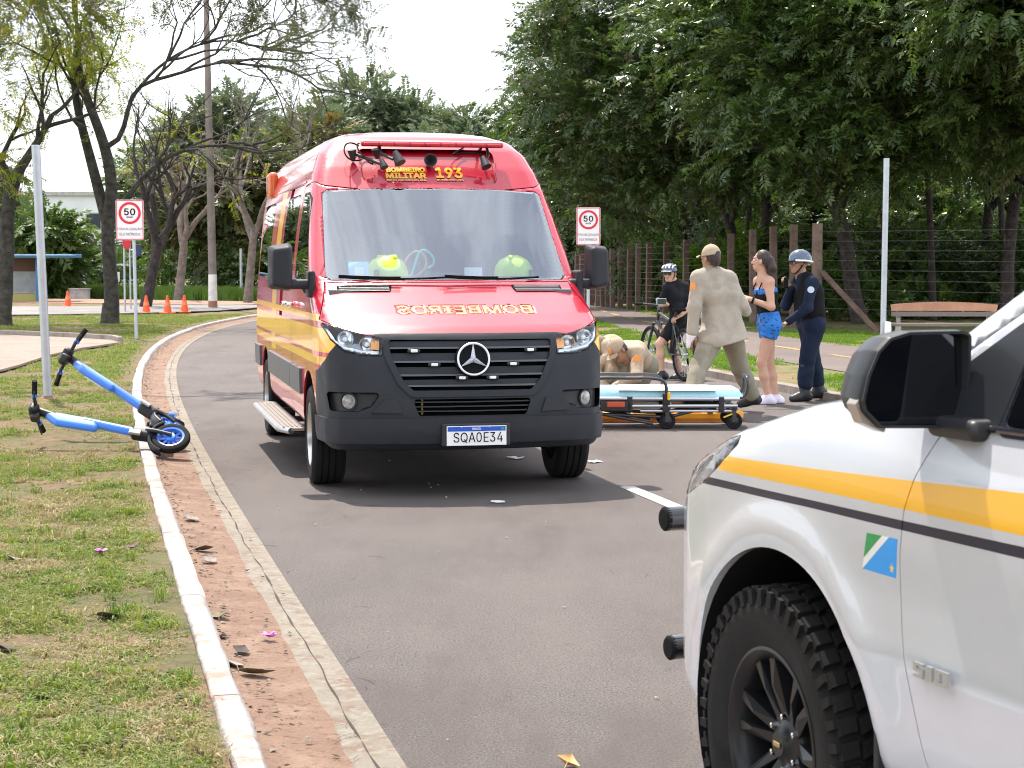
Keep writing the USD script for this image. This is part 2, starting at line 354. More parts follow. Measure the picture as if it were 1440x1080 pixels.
def groundmat(name, base, spots, extra=None, rough=0.9, bump=0.01, bs=60.0):
    """layered noise colours in metres: base colour, then (colour, noise scale, threshold, softness) patches over it"""
    N = {'g': ('geometry', {}), 'p': ('principled_bsdf', {'roughness': rough, 'specular_ior_level': 0.35}), 'n0': ('noise_texture', {'scale': 0.9, 'detail': 8.0, 'roughness': 0.65}),
         'r0': ('rgb_ramp', {'ramp': [(0.25, tuple(c * 0.8 for c in base)), (0.75, tuple(c * 1.22 for c in base))]}),
         'nb': ('noise_texture', {'scale': bs, 'detail': 4.0, 'roughness': 0.7}), 'b': ('bump', {'distance': bump})}
    L = [('g.position', 'n0.vector'), ('n0.fac', 'r0.fac'), ('g.position', 'nb.vector'), ('nb.fac', 'b.height'), ('b.normal', 'p.normal')]; last = 'r0.color'
    for i, (c, sc, th, so, st) in enumerate(spots):
        N[f'm{i}'] = ('mapping', {'scale': st if st else (1, 1, 1), 'location': (i * 3.7, i * 1.3, 0)})
        N[f'n{i}a'] = ('noise_texture', {'scale': sc, 'detail': 6.0, 'roughness': 0.65})
        N[f'k{i}'] = ('map_range', {'from_min': th - so, 'from_max': th + so, 'to_min': 0.0, 'to_max': 1.0, 'clamp': True})
        N[f'x{i}'] = ('mix', {'color2': c})
        L += [('g.position', f'm{i}.vector'), (f'm{i}.vector', f'n{i}a.vector'), (f'n{i}a.fac', f'k{i}.value'), (f'k{i}.result', f'x{i}.fac'), (last, f'x{i}.color1')]; last = f'x{i}.color'
    return usdkit.material(stage, '/World/Looks/' + name, N, L + [(last, 'p.base_color')], surface='p.BSDF')

M_soil = groundmat('red_soil', (0.225, 0.14, 0.098), [((0.30, 0.20, 0.145), 5.0, 0.56, 0.1, None), ((0.12, 0.06, 0.04), 26.0, 0.62, 0.06, None), ((0.30, 0.22, 0.17), 90.0, 0.66, 0.05, None)], bump=0.02, bs=55.0)
M_turf = groundmat('turf_soil', (0.125, 0.12, 0.045), [((0.235, 0.145, 0.09), 1.6, 0.50, 0.09, None), ((0.07, 0.085, 0.025), 11.0, 0.57, 0.08, None), ((0.20, 0.115, 0.07), 34.0, 0.60, 0.06, None)], bump=0.03, bs=45.0)
M_lawn = groundmat('far_lawn', (0.115, 0.15, 0.035), [((0.19, 0.16, 0.07), 0.6, 0.55, 0.10, None), ((0.07, 0.10, 0.025), 3.0, 0.56, 0.1, None), ((0.24, 0.14, 0.08), 0.35, 0.66, 0.05, None)], bump=0.05, bs=14.0)
M_asphalt = groundmat('asphalt', (0.106, 0.089, 0.082), [((0.142, 0.122, 0.112), 0.55, 0.56, 0.14, (1.6, 0.35, 1)), ((0.22, 0.195, 0.18), 130.0, 0.575, 0.06, None), ((0.045, 0.036, 0.034), 95.0, 0.58, 0.06, None), ((0.092, 0.075, 0.069), 1.3, 0.60, 0.09, (1.0, 0.3, 1)), ((0.19, 0.16, 0.14), 17.0, 0.74, 0.03, None)], rough=0.86, bump=0.006, bs=240.0)
M_path = groundmat('pale_paving', (0.25, 0.20, 0.165), [((0.31, 0.25, 0.21), 1.2, 0.55, 0.12, None), ((0.16, 0.12, 0.10), 7.0, 0.64, 0.08, None)], bump=0.01, bs=70.0)
M_cycle = groundmat('path_asphalt', (0.135, 0.105, 0.097), [((0.17, 0.14, 0.125), 0.6, 0.55, 0.15, None), ((0.2, 0.13, 0.09), 2.6, 0.66, 0.07, None), ((0.07, 0.055, 0.05), 80.0, 0.62, 0.05, None)], bump=0.006, bs=160.0)
M_cream = groundmat('cream_paint', (0.235, 0.205, 0.165), [((0.19, 0.13, 0.095), 7.5, 0.57, 0.09, None), ((0.29, 0.26, 0.215), 22.0, 0.58, 0.08, None), ((0.20, 0.15, 0.12), 60.0, 0.66, 0.05, None)], bump=0.01, bs=90.0)
M_kerb = groundmat('white_kerb_paint', (0.40, 0.375, 0.36), [((0.33, 0.215, 0.165), 3.2, 0.54, 0.10, None), ((0.46, 0.44, 0.425), 16.0, 0.56, 0.1, None), ((0.36, 0.25, 0.19), 38.0, 0.67, 0.05, None)], rough=0.8, bump=0.012, bs=65.0)
M_white_mark = groundmat('worn_white_marking', (0.56, 0.53, 0.48), [((0.2, 0.17, 0.155), 40.0, 0.62, 0.05, None), ((0.35, 0.31, 0.27), 6.0, 0.6, 0.1, None)], rough=0.8, bump=0.006, bs=150.0)
M_yellow_mark = groundmat('worn_yellow_marking', (0.5, 0.27, 0.08), [((0.2, 0.14, 0.11), 30.0, 0.58, 0.06, None)], rough=0.8)
M_pink = groundmat('pink_earth', (0.34, 0.21, 0.155), [((0.27, 0.16, 0.11), 0.8, 0.55, 0.1, None)], bump=0.02)
M_kgrey = groundmat('grey_kerb', (0.26, 0.22, 0.19), [((0.18, 0.13, 0.11), 3.0, 0.56, 0.1, None)], bump=0.012)

# ground: one sheet to the horizon; red soil with a hill of the left verge built up to the kerb top
ZG = 0.09                                   # top of the kerb and of the verge beside it
g = strip(np.array([(-900.0, -300.0), (900.0, -300.0)]), np.array([(-900.0, 900.0), (900.0, 900.0)]), -0.045)
obj('ground', grade(g), M_lawn, kind='structure', label='dry grass and red earth ground stretching under the trees', cat='ground')
# road sheet
A, B = kerb_line(0.50), kerb_line(lambda u: np.interp(u, [0, 20, 45, 60, 75, 110], [7.6, 7.6, 7.5, 7.4, 7.0, 6.6]))
obj('road', grade(strip(A, B, 0.0)), M_asphalt, kind='structure', label='worn brown grey asphalt road curving past the ambulance', cat='road')
# gutter: dirty earth between kerb and cream edge band
gut = thing('gutter', 'red dirt filled gutter with cream painted concrete edge beside the white kerb', 'gutter', kind='structure')
gx = kerb_line(0.11); gy = kerb_line(0.545)
obj('concrete_edge', grade(strip(kerb_line(0.25), gy, 0.004, 0.006)), M_cream, gut)
# dirt sheet with an irregular edge over the concrete
n_ = 900
ed = lambda u: 0.39 + 0.022 * (meshkit.fbm(np.stack([u * 0.7, u * 0, u * 0], -1), 3) - 0.5) * 2 + 0.012 * (meshkit.fbm(np.stack([u * 5, u * 0, u * 0 + 3], -1), 3) - 0.5) * 2
rows = []; ucoord = np.linspace(0, 60, n_); half = ed(ucoord)
for t in np.linspace(0, 1, 9):
    L_ = kerb_line(lambda u: 0.115 + (half - 0.115) * t, 0, 60, n_)
    z = 0.0065 + 0.028 * (1 - t) ** 1.6 + 0.012 * (meshkit.fbm(np.c_[L_ * 6, np.zeros(n_)], 3) - 0.5) * (1 - t) * 2 * t ** 0.3
    rows.append(np.c_[L_, z])
V = np.vstack(rows); F = []
for r in range(8):
    i = np.arange(n_ - 1) + r * n_; F += [np.stack([i, i + n_, i + n_ + 1], 1), np.stack([i, i + n_ + 1, i + 1], 1)]
obj('dirt', grade(trimesh.Trimesh(V, np.vstack(F), process=False)), M_soil, gut, smooth=True)
# crack along the concrete edge
cr = kerb_line(lambda u: 0.455 + 0.006 * np.sin(u * 3.1) + 0.004 * np.sin(u * 11), 0, 60, 700)
cr2 = kerb_line(lambda u: 0.459 + 0.006 * np.sin(u * 3.1 + 0.3) + 0.004 * np.sin(u * 13), 0, 60, 700)
obj('crack', grade(strip(cr, cr2, 0.0092)), mat('dark_crack', (0.05, 0.035, 0.03), 0.95), gut)
# kerb stones, about 1.9 m each, painted white
kb = thing('kerb', 'white painted concrete kerb along the grass verge', 'kerb', kind='structure')
ss = np.arange(0.0, 62.0, 1.9)
for i, s0 in enumerate(ss):
    a, b = s0 + 0.006, s0 + 1.9 - 0.006; n = 14
    wob = lambda u, k: 0.020 * (meshkit.fbm(np.stack([u * 3.1, u * 0 + k * 3.3, u * 0], -1), 3) - 0.5)
    prof = [(0.0, -0.04), (0.0, ZG - 0.012), (0.012, ZG), (0.088, ZG), (0.108, ZG - 0.018), (0.122, -0.04)]
    Ls = [np.c_[kerb_line(lambda u: o + wob(u, o * 50), a, b, n), np.full(n, z)] for o, z in prof]
    V = np.vstack(Ls); m = len(prof); F = []
    for r in range(m):
        r2 = (r + 1) % m; k = np.arange(n - 1); F += [np.stack([r * n + k, r2 * n + k, r2 * n + k + 1], 1), np.stack([r * n + k, r2 * n + k + 1, r * n + k + 1], 1)]
    for e in (0, n - 1):
        for r in range(1, m - 1): F.append(np.array([[e, r * n + e, (r + 1) * n + e]]))
    t = trimesh.Trimesh(V, np.vstack(F), process=False); t.fix_normals()
    obj('kerb_stone', t, M_kerb, kb)
# left verge: turf sheet with bumps from the kerb outwards
def verge(off0, off1, s0, s1, n, m, z, name, material, amp, **kw):
    rows = []
    for t in np.linspace(0, 1, m):
        L_ = kerb_line(lambda u: off0 + (off1 - off0) * t, s0, s1, n)
        zz = z + amp * (meshkit.fbm(np.c_[L_ * 1.7, np.zeros(n)], 4) - 0.55) * min(1, 8 * t)
        rows.append(np.c_[L_, zz])
    V = np.vstack(rows); F = []
    for r in range(m - 1):
        i = np.arange(n - 1) + r * n; F += [np.stack([i, i + n, i + n + 1], 1), np.stack([i, i + n + 1, i + 1], 1)]
    return obj(name, grade(trimesh.Trimesh(V, np.vstack(F), process=False)), material, smooth=True, **kw)
VERGE_Z = lambda p: ZG - 0.012 + 0.06 * (meshkit.fbm(np.c_[np.asarray(p) * 1.7, np.zeros(len(p))], 4) - 0.55)
verge(-0.002, -14.0, 0, 66, 420, 90, ZG - 0.012, 'verge', M_turf, 0.06, kind='structure', label='patchy grass verge with bare red soil left of the white kerb', cat='verge')
# pale paved footpath on the left
ft = Polygon([(-30, 21), (-14, 22.2), (-9, 22.6), (-6.75, 23.2), (-6.85, 25), (-7.12, 27.7), (-7.15, 30), (-6.95, 32.2), (-7.3, 33.0), (-8.5, 34.2), (-10.2, 35.5), (-13, 36.6), (-30, 39)])
m = extr(ft, 0.03); m.apply_translation([0, 0, ZG + 0.005]); fp = thing('footpath', 'pale beige footpath crossing the grass behind the bare grey pole', 'footpath', kind='structure')
obj('paving', m, M_path, fp)
edge = np.array([(-7.0, 32.2), (-7.3, 33.05), (-8.5, 34.3), (-10.2, 35.6), (-13, 36.7), (-30, 39.1)])
for a, b in zip(edge[:-1], edge[1:]):
    d = b - a; L = np.linalg.norm(d); k = max(1, int(L / 1.2))
    for j in range(k):
        p = a + d * (j + 0.5) / k; obj('edging_stone', mv(rbox(L / k - 0.02, 0.10, 0.16, 0.015, seg=6), (p[0], p[1], ZG + 0.04), rz=math.atan2(d[1], d[0])), M_kgrey, fp)
# side road with the cones, beyond the verge
sr = Polygon([(-60, 49), (-25, 47.6), (-13.6, 48.2), (-10.5, 50.0), (-8.6, 52.6), (-7.3, 58.5), (-9.6, 60.0), (-14, 57.5), (-18.5, 58), (-26, 60.5), (-60, 64)])
m = extr(sr, 0.02); m.apply_translation([0, 0, ZG + 0.02]); obj('side_road', m, groundmat('side_asphalt', (0.2, 0.185, 0.178), [((0.26, 0.24, 0.23), 0.5, 0.55, 0.1, None)]), kind='structure', label='grey side road with traffic cones joining beyond the grass', cat='road')
m = extr(Polygon([(-60, 70.5), (-25, 67.5), (-9.5, 61.2), (-5.5, 62.0), (-4.0, 65.5), (-9.6, 66.0), (-22, 73), (-60, 77)]), 0.03); m.apply_translation([0, 0, ZG - 0.02]); obj('earth_path', m, M_pink, kind='structure', label='pink earth path behind the cones in front of the hedge', cat='path')
# right side: kerb, verge, cycle path
RK = lambda o, n=120: kerb_line(lambda u: np.interp(u, [0, 20, 45, 60, 75, 110], [7.6, 7.6, 7.5, 7.4, 7.0, 6.6]) + o, 0, None, n)
rk = thing('far_kerb', 'low dirty grey kerb on the far side of the road behind the people', 'kerb', kind='structure')
U = RK(0.0, 61); U2 = RK(0.12, 61)
for i in range(4, 44):
    a = np.array([U[i] * 0.996 + U[i + 1] * 0.004, U[i] * 0.004 + U[i + 1] * 0.996]); b = np.array([U2[i], U2[i + 1]])
    V = np.vstack([np.c_[a, [-0.04] * 2], np.c_[a, [0.09] * 2], np.c_[b, [0.10] * 2], np.c_[b, [-0.04] * 2]])
    t = trimesh.Trimesh(V, [[0, 1, 3], [0, 3, 2], [2, 3, 5], [2, 5, 4], [4, 5, 7], [4, 7, 6], [0, 2, 4], [0, 4, 6], [1, 5, 3], [1, 7, 5]], process=False); t.fix_normals()
    obj('kerb_stone', t, M_kgrey, rk)
NEAR = np.array([(10.4, 0), (8.0, 8), (6.4, 15), (4.45, 23.5), (3.35, 30), (2.5, 38), (2.0, 45), (1.7, 60), (2.4, 80), (6, 105)])
FAR = np.array([(13.2, 0), (10.9, 8), (9.2, 15), (7.3, 23.5), (5.9, 30.5), (4.9, 38), (4.2, 45), (3.3, 58), (4.2, 80), (8.5, 105)])
cn, cf = curve(NEAR, 80), curve(FAR, 80)
obj('right_verge', grade(strip(RK(0.12, 120), kerb_line(lambda u: np.interp(u, [0, 20, 45, 60, 110], [24, 24, 24, 22, 22]), 0, None, 120), 0.095)), groundmat('dry_verge', (0.23, 0.135, 0.085), [((0.12, 0.15, 0.035), 0.75, 0.47, 0.07, None), ((0.075, 0.10, 0.025), 4.0, 0.58, 0.08, None), ((0.15, 0.09, 0.055), 9.0, 0.6, 0.08, None)], bump=0.03, bs=20), kind='structure', label='dry verge of red earth and thin grass beside the cycle path', cat='verge')
cp = thing('cycle_path', 'brownish asphalt cycle path with yellow centre dashes along the fence', 'path', kind='structure')
obj('path_surface', grade(strip(cn, cf, 0.104)), M_cycle, cp)
mid = curve((NEAR + FAR) / 2, 400); L = np.r_[0, np.cumsum(np.linalg.norm(np.diff(mid, axis=0), axis=1))]
for i in range(16):
    a, b = 8 + i * 3.2, 8 + i * 3.2 + 1.7; q = np.stack([np.interp(np.linspace(a, b, 6), L, mid[:, k]) for k in (0, 1)], 1)
    t = np.gradient(q, axis=0); t /= np.linalg.norm(t, axis=1, keepdims=True); nn = np.c_[-t[:, 1], t[:, 0]] * 0.05
    obj('yellow_dash', grade(strip(q - nn, q + nn, 0.109)), M_yellow_mark, cp)
# lane dashes on the road
lm = thing('lane_marking', 'worn white dashed centre line on the road asphalt', 'road marking', kind='structure')
for s0, s1 in ((8.0, 11.5), (22.4, 25.6), (34.2, 37.4)):
    obj('dash', grade(strip(kerb_line(3.19, s0, s1, 8), kerb_line(3.30, s0, s1, 8), 0.004)), M_white_mark, lm)
# ================================================================ the ambulance (local: x forward from the front axle, y left, z up)
VAN_X, VAN_Y, VAN_YAW = -0.466, 12.82, -1.354
M_red = mat('red_car_paint', (0.40, 0.004, 0.022), 0.30, coat=1.0, spec=0.5, var=0.04, vs=1.5, croot=0.04)
M_yel = mat('yellow_reflective_film', (0.80, 0.40, 0.006), 0.35, coat=0.8, var=0.04, vs=3, croot=0.06)
M_rdk = mat('dark_red_film', (0.36, 0.008, 0.012), 0.35, coat=0.8, croot=0.06)
M_plast = mat('dark_grey_bumper_plastic', (0.017, 0.019, 0.024), 0.5, spec=0.3, var=0.12, vs=5, bump=0.0008, bs=700, rvar=0.08)
M_black = mat('black_plastic', (0.012, 0.012, 0.014), 0.45)
M_matt = mat('matt_black', (0.006, 0.006, 0.007), 0.9, spec=0.2)
M_grey = mat('grey_moulding_plastic', (0.085, 0.088, 0.092), 0.5, var=0.1, vs=4)
M_rub = mat('tyre_rubber', (0.011, 0.0105, 0.0105), 0.8, spec=0.2, var=0.25, vs=12, bump=0.001, bs=160)
M_steel = mat('silver_steel', (0.55, 0.55, 0.56), 0.3, 1.0, var=0.1, vs=8)
M_chrome = mat('chrome', (0.85, 0.86, 0.9), 0.08, 1.0)
M_alu = mat('scuffed_aluminium', (0.24, 0.21, 0.185), 0.5, 0.3, var=0.15, vs=14, bump=0.001, bs=90)
M_wglass = pane('windscreen_glass', (0.80, 0.88, 0.9), 3.9, gcol=(.93, .97, 1.0))
M_clear = pane('clear_lens', (0.95, 0.97, 0.98), 1.45)
M_dark = pane('tinted_glass', (0.08, 0.085, 0.09), 1.5)
M_frost = mat('white_window_film', (0.62, 0.66, 0.68), 0.25, coat=1.0)
M_inter = mat('grey_cab_trim', (0.085, 0.09, 0.1), 0.7, var=0.1, vs=6)
M_seat = mat('dark_seat_fabric', (0.025, 0.027, 0.032), 0.85, var=0.2, vs=18)
M_whitep = mat('white_plate', (0.72, 0.72, 0.72), 0.4)
M_hiviz = mat('yellow_green_helmet_shell', (0.62, 0.78, 0.02), 0.3, coat=0.6)

sil = np.array([(0.80, .305), (.90, .31), (.965, .36), (.995, .45), (1.0, .56), (.985, .70), (.955, .88), (.915, 1.03), (.885, 1.075), (.81, 1.125), (.64, 1.205), (.42, 1.30), (.27, 1.365), (.17, 1.425), (-.17, 1.752), (-.52, 2.085), (-.70, 2.255), (-.88, 2.405), (-1.06, 2.505), (-1.35, 2.568), (-1.9, 2.60), (-4.5, 2.58), (-4.82, 2.52), (-4.93, 2.30), (-4.95, 1.2), (-4.95, .5), (-4.88, .38), (-3.5, .37), (-1.0, .37), (0.4, .33)])
sect = np.array([(.955, .30), (.985, .45), (1.0, .70), (1.003, .95), (.992, 1.2), (.968, 1.42), (.945, 1.62), (.915, 1.85), (.88, 2.07), (.845, 2.22), (.79, 2.37), (.70, 2.48), (.55, 2.555), (.32, 2.597), (0, 2.61)])
sect = np.vstack([sect, sect[::-1] * [-1, 1], [(-.9, .2), (.9, .2)]])
plan = np.array([(1.02, 0), (1.015, .35), (.985, .56), (.93, .72), (.845, .855), (.72, .938), (.52, .985), (.25, 1.0), (-.2, 1.005), (-2.5, 1.005), (-4.7, 1.0), (-4.93, .93), (-4.97, .6), (-4.97, 0)])
plan = np.vstack([plan, plan[-2:0:-1] * [1, -1]])
fA, fC, fB = SD(sil, 0.05), SD(sect, 0.05), SD(plan, 0.06)
def van_f(fine):
    def f(x, y, z):
        w = np.clip((x + 2.0) / 1.8, 0, 1); w = w * w * (3 - 2 * w)
        a = fA(x + 0.165 * w * y * y, z, fine); c = fC(y, z, fine); b = fB(x, y, fine)
        return smax(smax(a, c, 0.10), b, 0.08)
    return f
LV = (0.02, 0.0, -0.012, -0.030, -0.09)
vs_ = nets(van_f(False), (-5.1, -1.15, .15), (1.2, 1.15, 2.75), 0.034, LV, 2, van_f(True))
V_out, V_body, V_g, V_in, V_deep = [mani(m) for m in vs_]
shell = V_body - V_in
R_ = lambda y0, y1: (min(y0, y1), max(y0, y1))
van = thing('ambulance', 'red and yellow fire service ambulance van facing the camera on the road', 'ambulance', (VAN_X, VAN_Y, 0.0), VAN_YAW)
# wheel openings
for x in (0.0, -3.665):
    c = m3.Manifold.cylinder(2.4, 0.435, 0.435, 64, True).rotate([90, 0, 0]).translate([x, 0, .36])
    core = bx(x - .6, x + .6, -.62, .62, 0, 1)
    shell = shell - (c - mani(core))
shell = shell - mani(bx(-3.2, .6, -.7, .7, .1, .36))
# windscreen
ws = rpoly([(-.865, 1.425), (.865, 1.425), (.812, 2.075), (.4, 2.092), (0, 2.096), (-.4, 2.092), (-.812, 2.075)], .045)
pr = prism(ws, 'x', -1.2, 1.2) 
shell = shell - (pr ^ (V_out - V_deep))
obj('windscreen', (V_body - V_g) ^ (prism(ws.buffer(-.002), 'x', -1.15, 1.15)), M_wglass, van, smooth=40)
obj('windscreen_border', ((V_g - V_in) ^ prism(ws.buffer(.03).difference(ws.buffer(-.028)), 'x', -1.0, 1.0)), M_matt, van)
obj('sun_shade_band', ((V_g.translate([-.004, 0, 0]) - V_in) ^ prism(ws.intersection(sbox(-1, 2.0, 1, 2.2)), 'x', -1.0, 1.0)), M_matt, van)
# front outlines (y, z)
def sym(h): return h + [(-a, b) for a, b in h[::-1]]
gr = rpoly(sym([(-.565, 1.055), (-.545, .93), (-.47, .77), (-.40, .70)]), .03)
hl = [rpoly([(s * a, b) for a, b in [(-.965, 1.155), (-.88, 1.128), (-.74, 1.088), (-.578, 1.052), (-.59, .935), (-.72, .938), (-.83, .962), (-.915, 1.04)]], .012) for s in (1, -1)]
bump_reg = Polygon(sym([(-1.3, .10), (-1.3, .80), (-.985, .80), (-.96, .87), (-.925, .955), (-.86, 1.04), (-.60, 1.085)])).buffer(0)
frontx = lambda p, a=.3, b=1.25: prism(p, 'x', a, b)
zone = mani(bx(.40, 1.3, -1.3, 1.3, .1, 1.3))
bumper, shell = split(shell, frontx(bump_reg, .40))
bonnet_reg = Polygon(sym([(-.872, 1.412), (-.885, 1.36), (-.955, 1.17), (-.80, 1.10), (-.60, 1.0)])).buffer(0)
cut = frontx(bonnet_reg.buffer(.005), -.15) ^ (V_out - V_deep)
bonnet = shell ^ frontx(bonnet_reg, -.15); shell = shell - cut
# head lamps
for p in hl:
    cut = frontx(p, .3) ^ V_out
    bumper = bumper - cut; shell = shell - cut; bonnet = bonnet - cut
    s = 1 if p.centroid.x > 0 else -1
    lamp = UsdGeom.Xform.Define(stage, path_for('headlight', van)).GetPrim()
    obj('lens', (V_body - V_g) ^ frontx(p.buffer(-.002), .4), M_clear, lamp)
    back = (V_deep.translate([.02, 0, 0]) - V_deep.translate([-.04, 0, 0])) ^ frontx(p, .3)
    obj('housing', back, mat('lamp_housing', (0.30, 0.31, 0.33), 0.3, 0.6), lamp)
    obj('surround', (V_g - V_deep) ^ frontx(p.buffer(.001).difference(p.buffer(-.012)), .3), M_black, lamp)
    drl = LineString([(s * a, b) for a, b in [(.925, 1.10), (.885, 1.025), (.82, .985), (.72, .962), (.615, .957)]]).buffer(.011)
    obj('light_strip', (V_g.translate([-.012, 0, 0]) - V_deep) ^ frontx(drl, .4), mat('white_light_guide', (0.85, 0.87, 0.92), 0.2, coat=1), lamp)
    for (cy, cz, cx, r) in ((.815, 1.045, .72, .052), (.68, 1.012, .80, .05)):
        bowl = lathe([(0.001, -.03), (r * .5, -.026), (r * .85, -.005), (r, .02), (r * 1.06, .02)], 28, 'x'); obj('reflector', mv(bowl, (cx, s * cy, cz)), M_chrome, lamp)
        bulb = trimesh.creation.icosphere(2, .018); obj('bulb', mv(bulb, (cx, s * cy, cz)), mat('bulb_glass', (.8, .8, .85), .1, coat=1), lamp)
    obj('indicator', (V_g.translate([-.02, 0, 0]) - V_deep) ^ frontx(sbox(*R_(s * .612, s * .655), 0, 0) if False else Polygon([(s * .605, .975), (s * .66, .98), (s * .65, 1.055), (s * .60, 1.045)]), .4), mat('amber_lens', (0.85, 0.33, 0.05), 0.25, coat=1), lamp)
# grille
grm = frontx(gr, .3)
bumper = bumper - (grm ^ (V_out - V_deep.translate([-.05, 0, 0])))
grill = UsdGeom.Xform.Define(stage, path_for('grille', van)).GetPrim()
obj('backing', (V_deep - V_deep.translate([-.02, 0, 0])) ^ frontx(gr.buffer(.01), .3), M_matt, grill)
obj('grille_frame', (V_body.translate([.012, 0, 0]) - V_deep) ^ frontx(gr.buffer(.03).difference(gr.buffer(-.012)), .4), M_plast, grill)
for z0, z1 in ((1.035, .985), (.955, .895), (.865, .808), (.782, .738)):
    bar = sbox(-.6, z1, .6, z0).intersection(gr); zc = (z0 + z1) / 2
    obj('grille_bar', (V_body.translate([-.004, 0, 0]) - V_deep.translate([.03, 0, 0])) ^ frontx(bar.buffer(-.004).buffer(.004), .4), M_plast, grill)
    obj('bar_lip', (V_body.translate([.008, 0, 0]) - V_deep.translate([.04, 0, 0])) ^ frontx(sbox(-.6, z1 - .001, .6, z1 + .011).intersection(gr), .4), mat('satin_grille_lip', (.06, .065, .075), .3), grill)
for y, z in ((-.385, .972), (.40, .972), (-.255, .882), (.275, .882), (-.075, .795), (.13, .795)):
    l = UsdGeom.Xform.Define(stage, path_for('strobe_light', grill)).GetPrim(); xx = .975 - .165 * y * y - (z - .8) * .22
    obj('body', mv(rbox(.03, .085, .03, .012), (xx, y, z)), M_black, l); obj('lens', mv(rbox(.012, .045, .02, .005), (xx + .016, y, z)), mat('clear_led', (.75, .77, .8), .15, coat=1), l)
# star badge
bd = UsdGeom.Xform.Define(stage, path_for('badge', van)).GetPrim(); bc = (.992, 0.0, .918)
tilt = -.14
obj('disc', mv(lathe([(0.001, -.02), (.108, -.02), (.118, -.03), (.118, -.05)], 48, 'x'), bc, ry=tilt), M_matt, bd)
obj('ring', mv(mv(trimesh.creation.torus(.104, .0075, 64, 12), ry=pi / 2), bc, ry=tilt), mat('badge_silver', (.72, .75, .82), .3, .35, coat=.5), bd)
st = []
for k in range(3):
    a = pi / 2 + k * 2 * pi / 3; d = np.array([math.cos(a), math.sin(a)]); nrm = np.array([-d[1], d[0]])
    tip, l, r_, o = d * .103, nrm * .017, -nrm * .017, d * -.0
    q = np.array([[.014, 0, 0], [.004, *tip], [-.012, *(l + d * .012)], [-.012, *(r_ + d * .012)], [-.012, 0, 0]])
    st.append(trimesh.convex.convex_hull(np.vstack([q, [[-.012, *tip]]])))
obj('star', mv(cat_(st), bc, ry=tilt), mat('badge_silver', (.72, .75, .82), .3, .35, coat=.5), bd, smooth=False)
# lower intake and fog lamp pockets
intake = rpoly(sym([(-.47, .655), (-.40, .655), (-.36, .545)]), .02)
bumper = bumper - (frontx(intake, .3) ^ (V_out - V_deep.translate([-.04, 0, 0])))
low = UsdGeom.Xform.Define(stage, path_for('lower_intake', van)).GetPrim()
obj('backing', (V_deep.translate([-.02, 0, 0]) - V_deep.translate([-.05, 0, 0])) ^ frontx(intake.buffer(.01), .3), M_matt, low)
for z in (.575, .605, .635): obj('slat', (V_g - V_deep) ^ frontx(sbox(-.44, z - .004, .44, z + .004).intersection(intake), .4), M_black, low)
obj('radiator_edge', mv(bx(-.01, .01, -.006, .006, -.05, .05), (.9, -.33, .60)), mat('brass_edge', (.35, .25, .08), .4, .7), low)
for s in (-1, 1):
    fg = rpoly([(s * a, b) for a, b in ((-.94, .70), (-.60, .70), (-.665, .605), (-.75, .572), (-.92, .572))], .02)
    bumper = bumper - (frontx(fg, .2) ^ (V_out - V_in.translate([-.02, 0, 0])))
    fl = UsdGeom.Xform.Define(stage, path_for('fog_light', van)).GetPrim()
    obj('pocket', (V_in.translate([-.01, 0, 0]) - V_in.translate([-.04, 0, 0])) ^ frontx(fg.buffer(.006), .2), M_black, fl)
    obj('bezel', mv(lathe([(.047, -.03), (.052, .012), (.062, .012), (.064, -.03)], 36, 'x'), (.81, s * .80, .638), rz=s * .62), M_plast, fl)
    obj('reflector', mv(lathe([(.001, -.02), (.03, -.012), (.047, .01)], 32, 'x'), (.81, s * .80, .638), rz=s * .62), mat('fog_reflector', (.7, .7, .68), .25, .4), fl)
    obj('lens', mv(lathe([(.001, .022), (.03, .018), (.048, .01), (.048, .004)], 32, 'x'), (.812, s * .80, .638), rz=s * .62), mat('fog_glass', (.26, .26, .25), .12, coat=1, var=.7, vs=30), fl)
# wedge panels either side of the intake, lower lip, plate holder
obj('bumper', bumper, M_plast, van)
lip = (V_out - V_in) ^ frontx(Polygon(sym([(-1.1, .36), (-1.1, .525), (-.25, .535), (-.24, .545)])).buffer(0).intersection(sbox(-1.2, .345, 1.2, .54)), .44)
obj('bumper_lip', lip, M_plast, van)
for s in (-1, 1):
    w = Polygon([(s * .50, .66), (s * .585, .655), (s * .68, .565), (s * .46, .56)])
    obj('wedge_panel', (V_body.translate([.012, 0, 0]) - V_in) ^ frontx(w.buffer(-.004), .4), M_plast, van)
tow = LineString([(-.62, .535), (-.62, .62)]).buffer(.004)
pl = UsdGeom.Xform.Define(stage, path_for('number_plate', van)).GetPrim(); px, pz = 1.03, .415
obj('plate_holder', mv(rbox(.03, .46, .155, .012), (px - .02, .012, pz + .006)), M_black, pl)
obj('plate', mv(rbox(.008, .40, .13, .003), (px, .012, pz)), M_whitep, pl)
def front_text(poly, x, y, z, depth=.0015):   # lettering on the front, reads from ahead: image right = +y
    m = extr(poly, depth); V = m.vertices; m.vertices = np.c_[x + V[:, 2], y + V[:, 0], z + V[:, 1]]; m.fix_normals(); return m
obj('blue_band', mv(rbox(.003, .388, .030, .001), (px + .004, .012, pz + .045)), mat('plate_blue', (.01, .07, .42), .4), pl)
obj('registration', front_text(fit_text('SQA0E34', -.155, .175, -.048, .022, False), px + .0045, .012, pz), M_matt, pl)
obj('country_name', front_text(fit_text('BRASIL', -.03, .03, -.006, .008), px + .006, .012, pz + .045), M_whitep, pl)
obj('flag_patch', mv(rbox(.002, .022, .018, .0009), (px + .006, .185, pz + .045)), mat('plate_green', (.02, .25, .12), .4), pl)
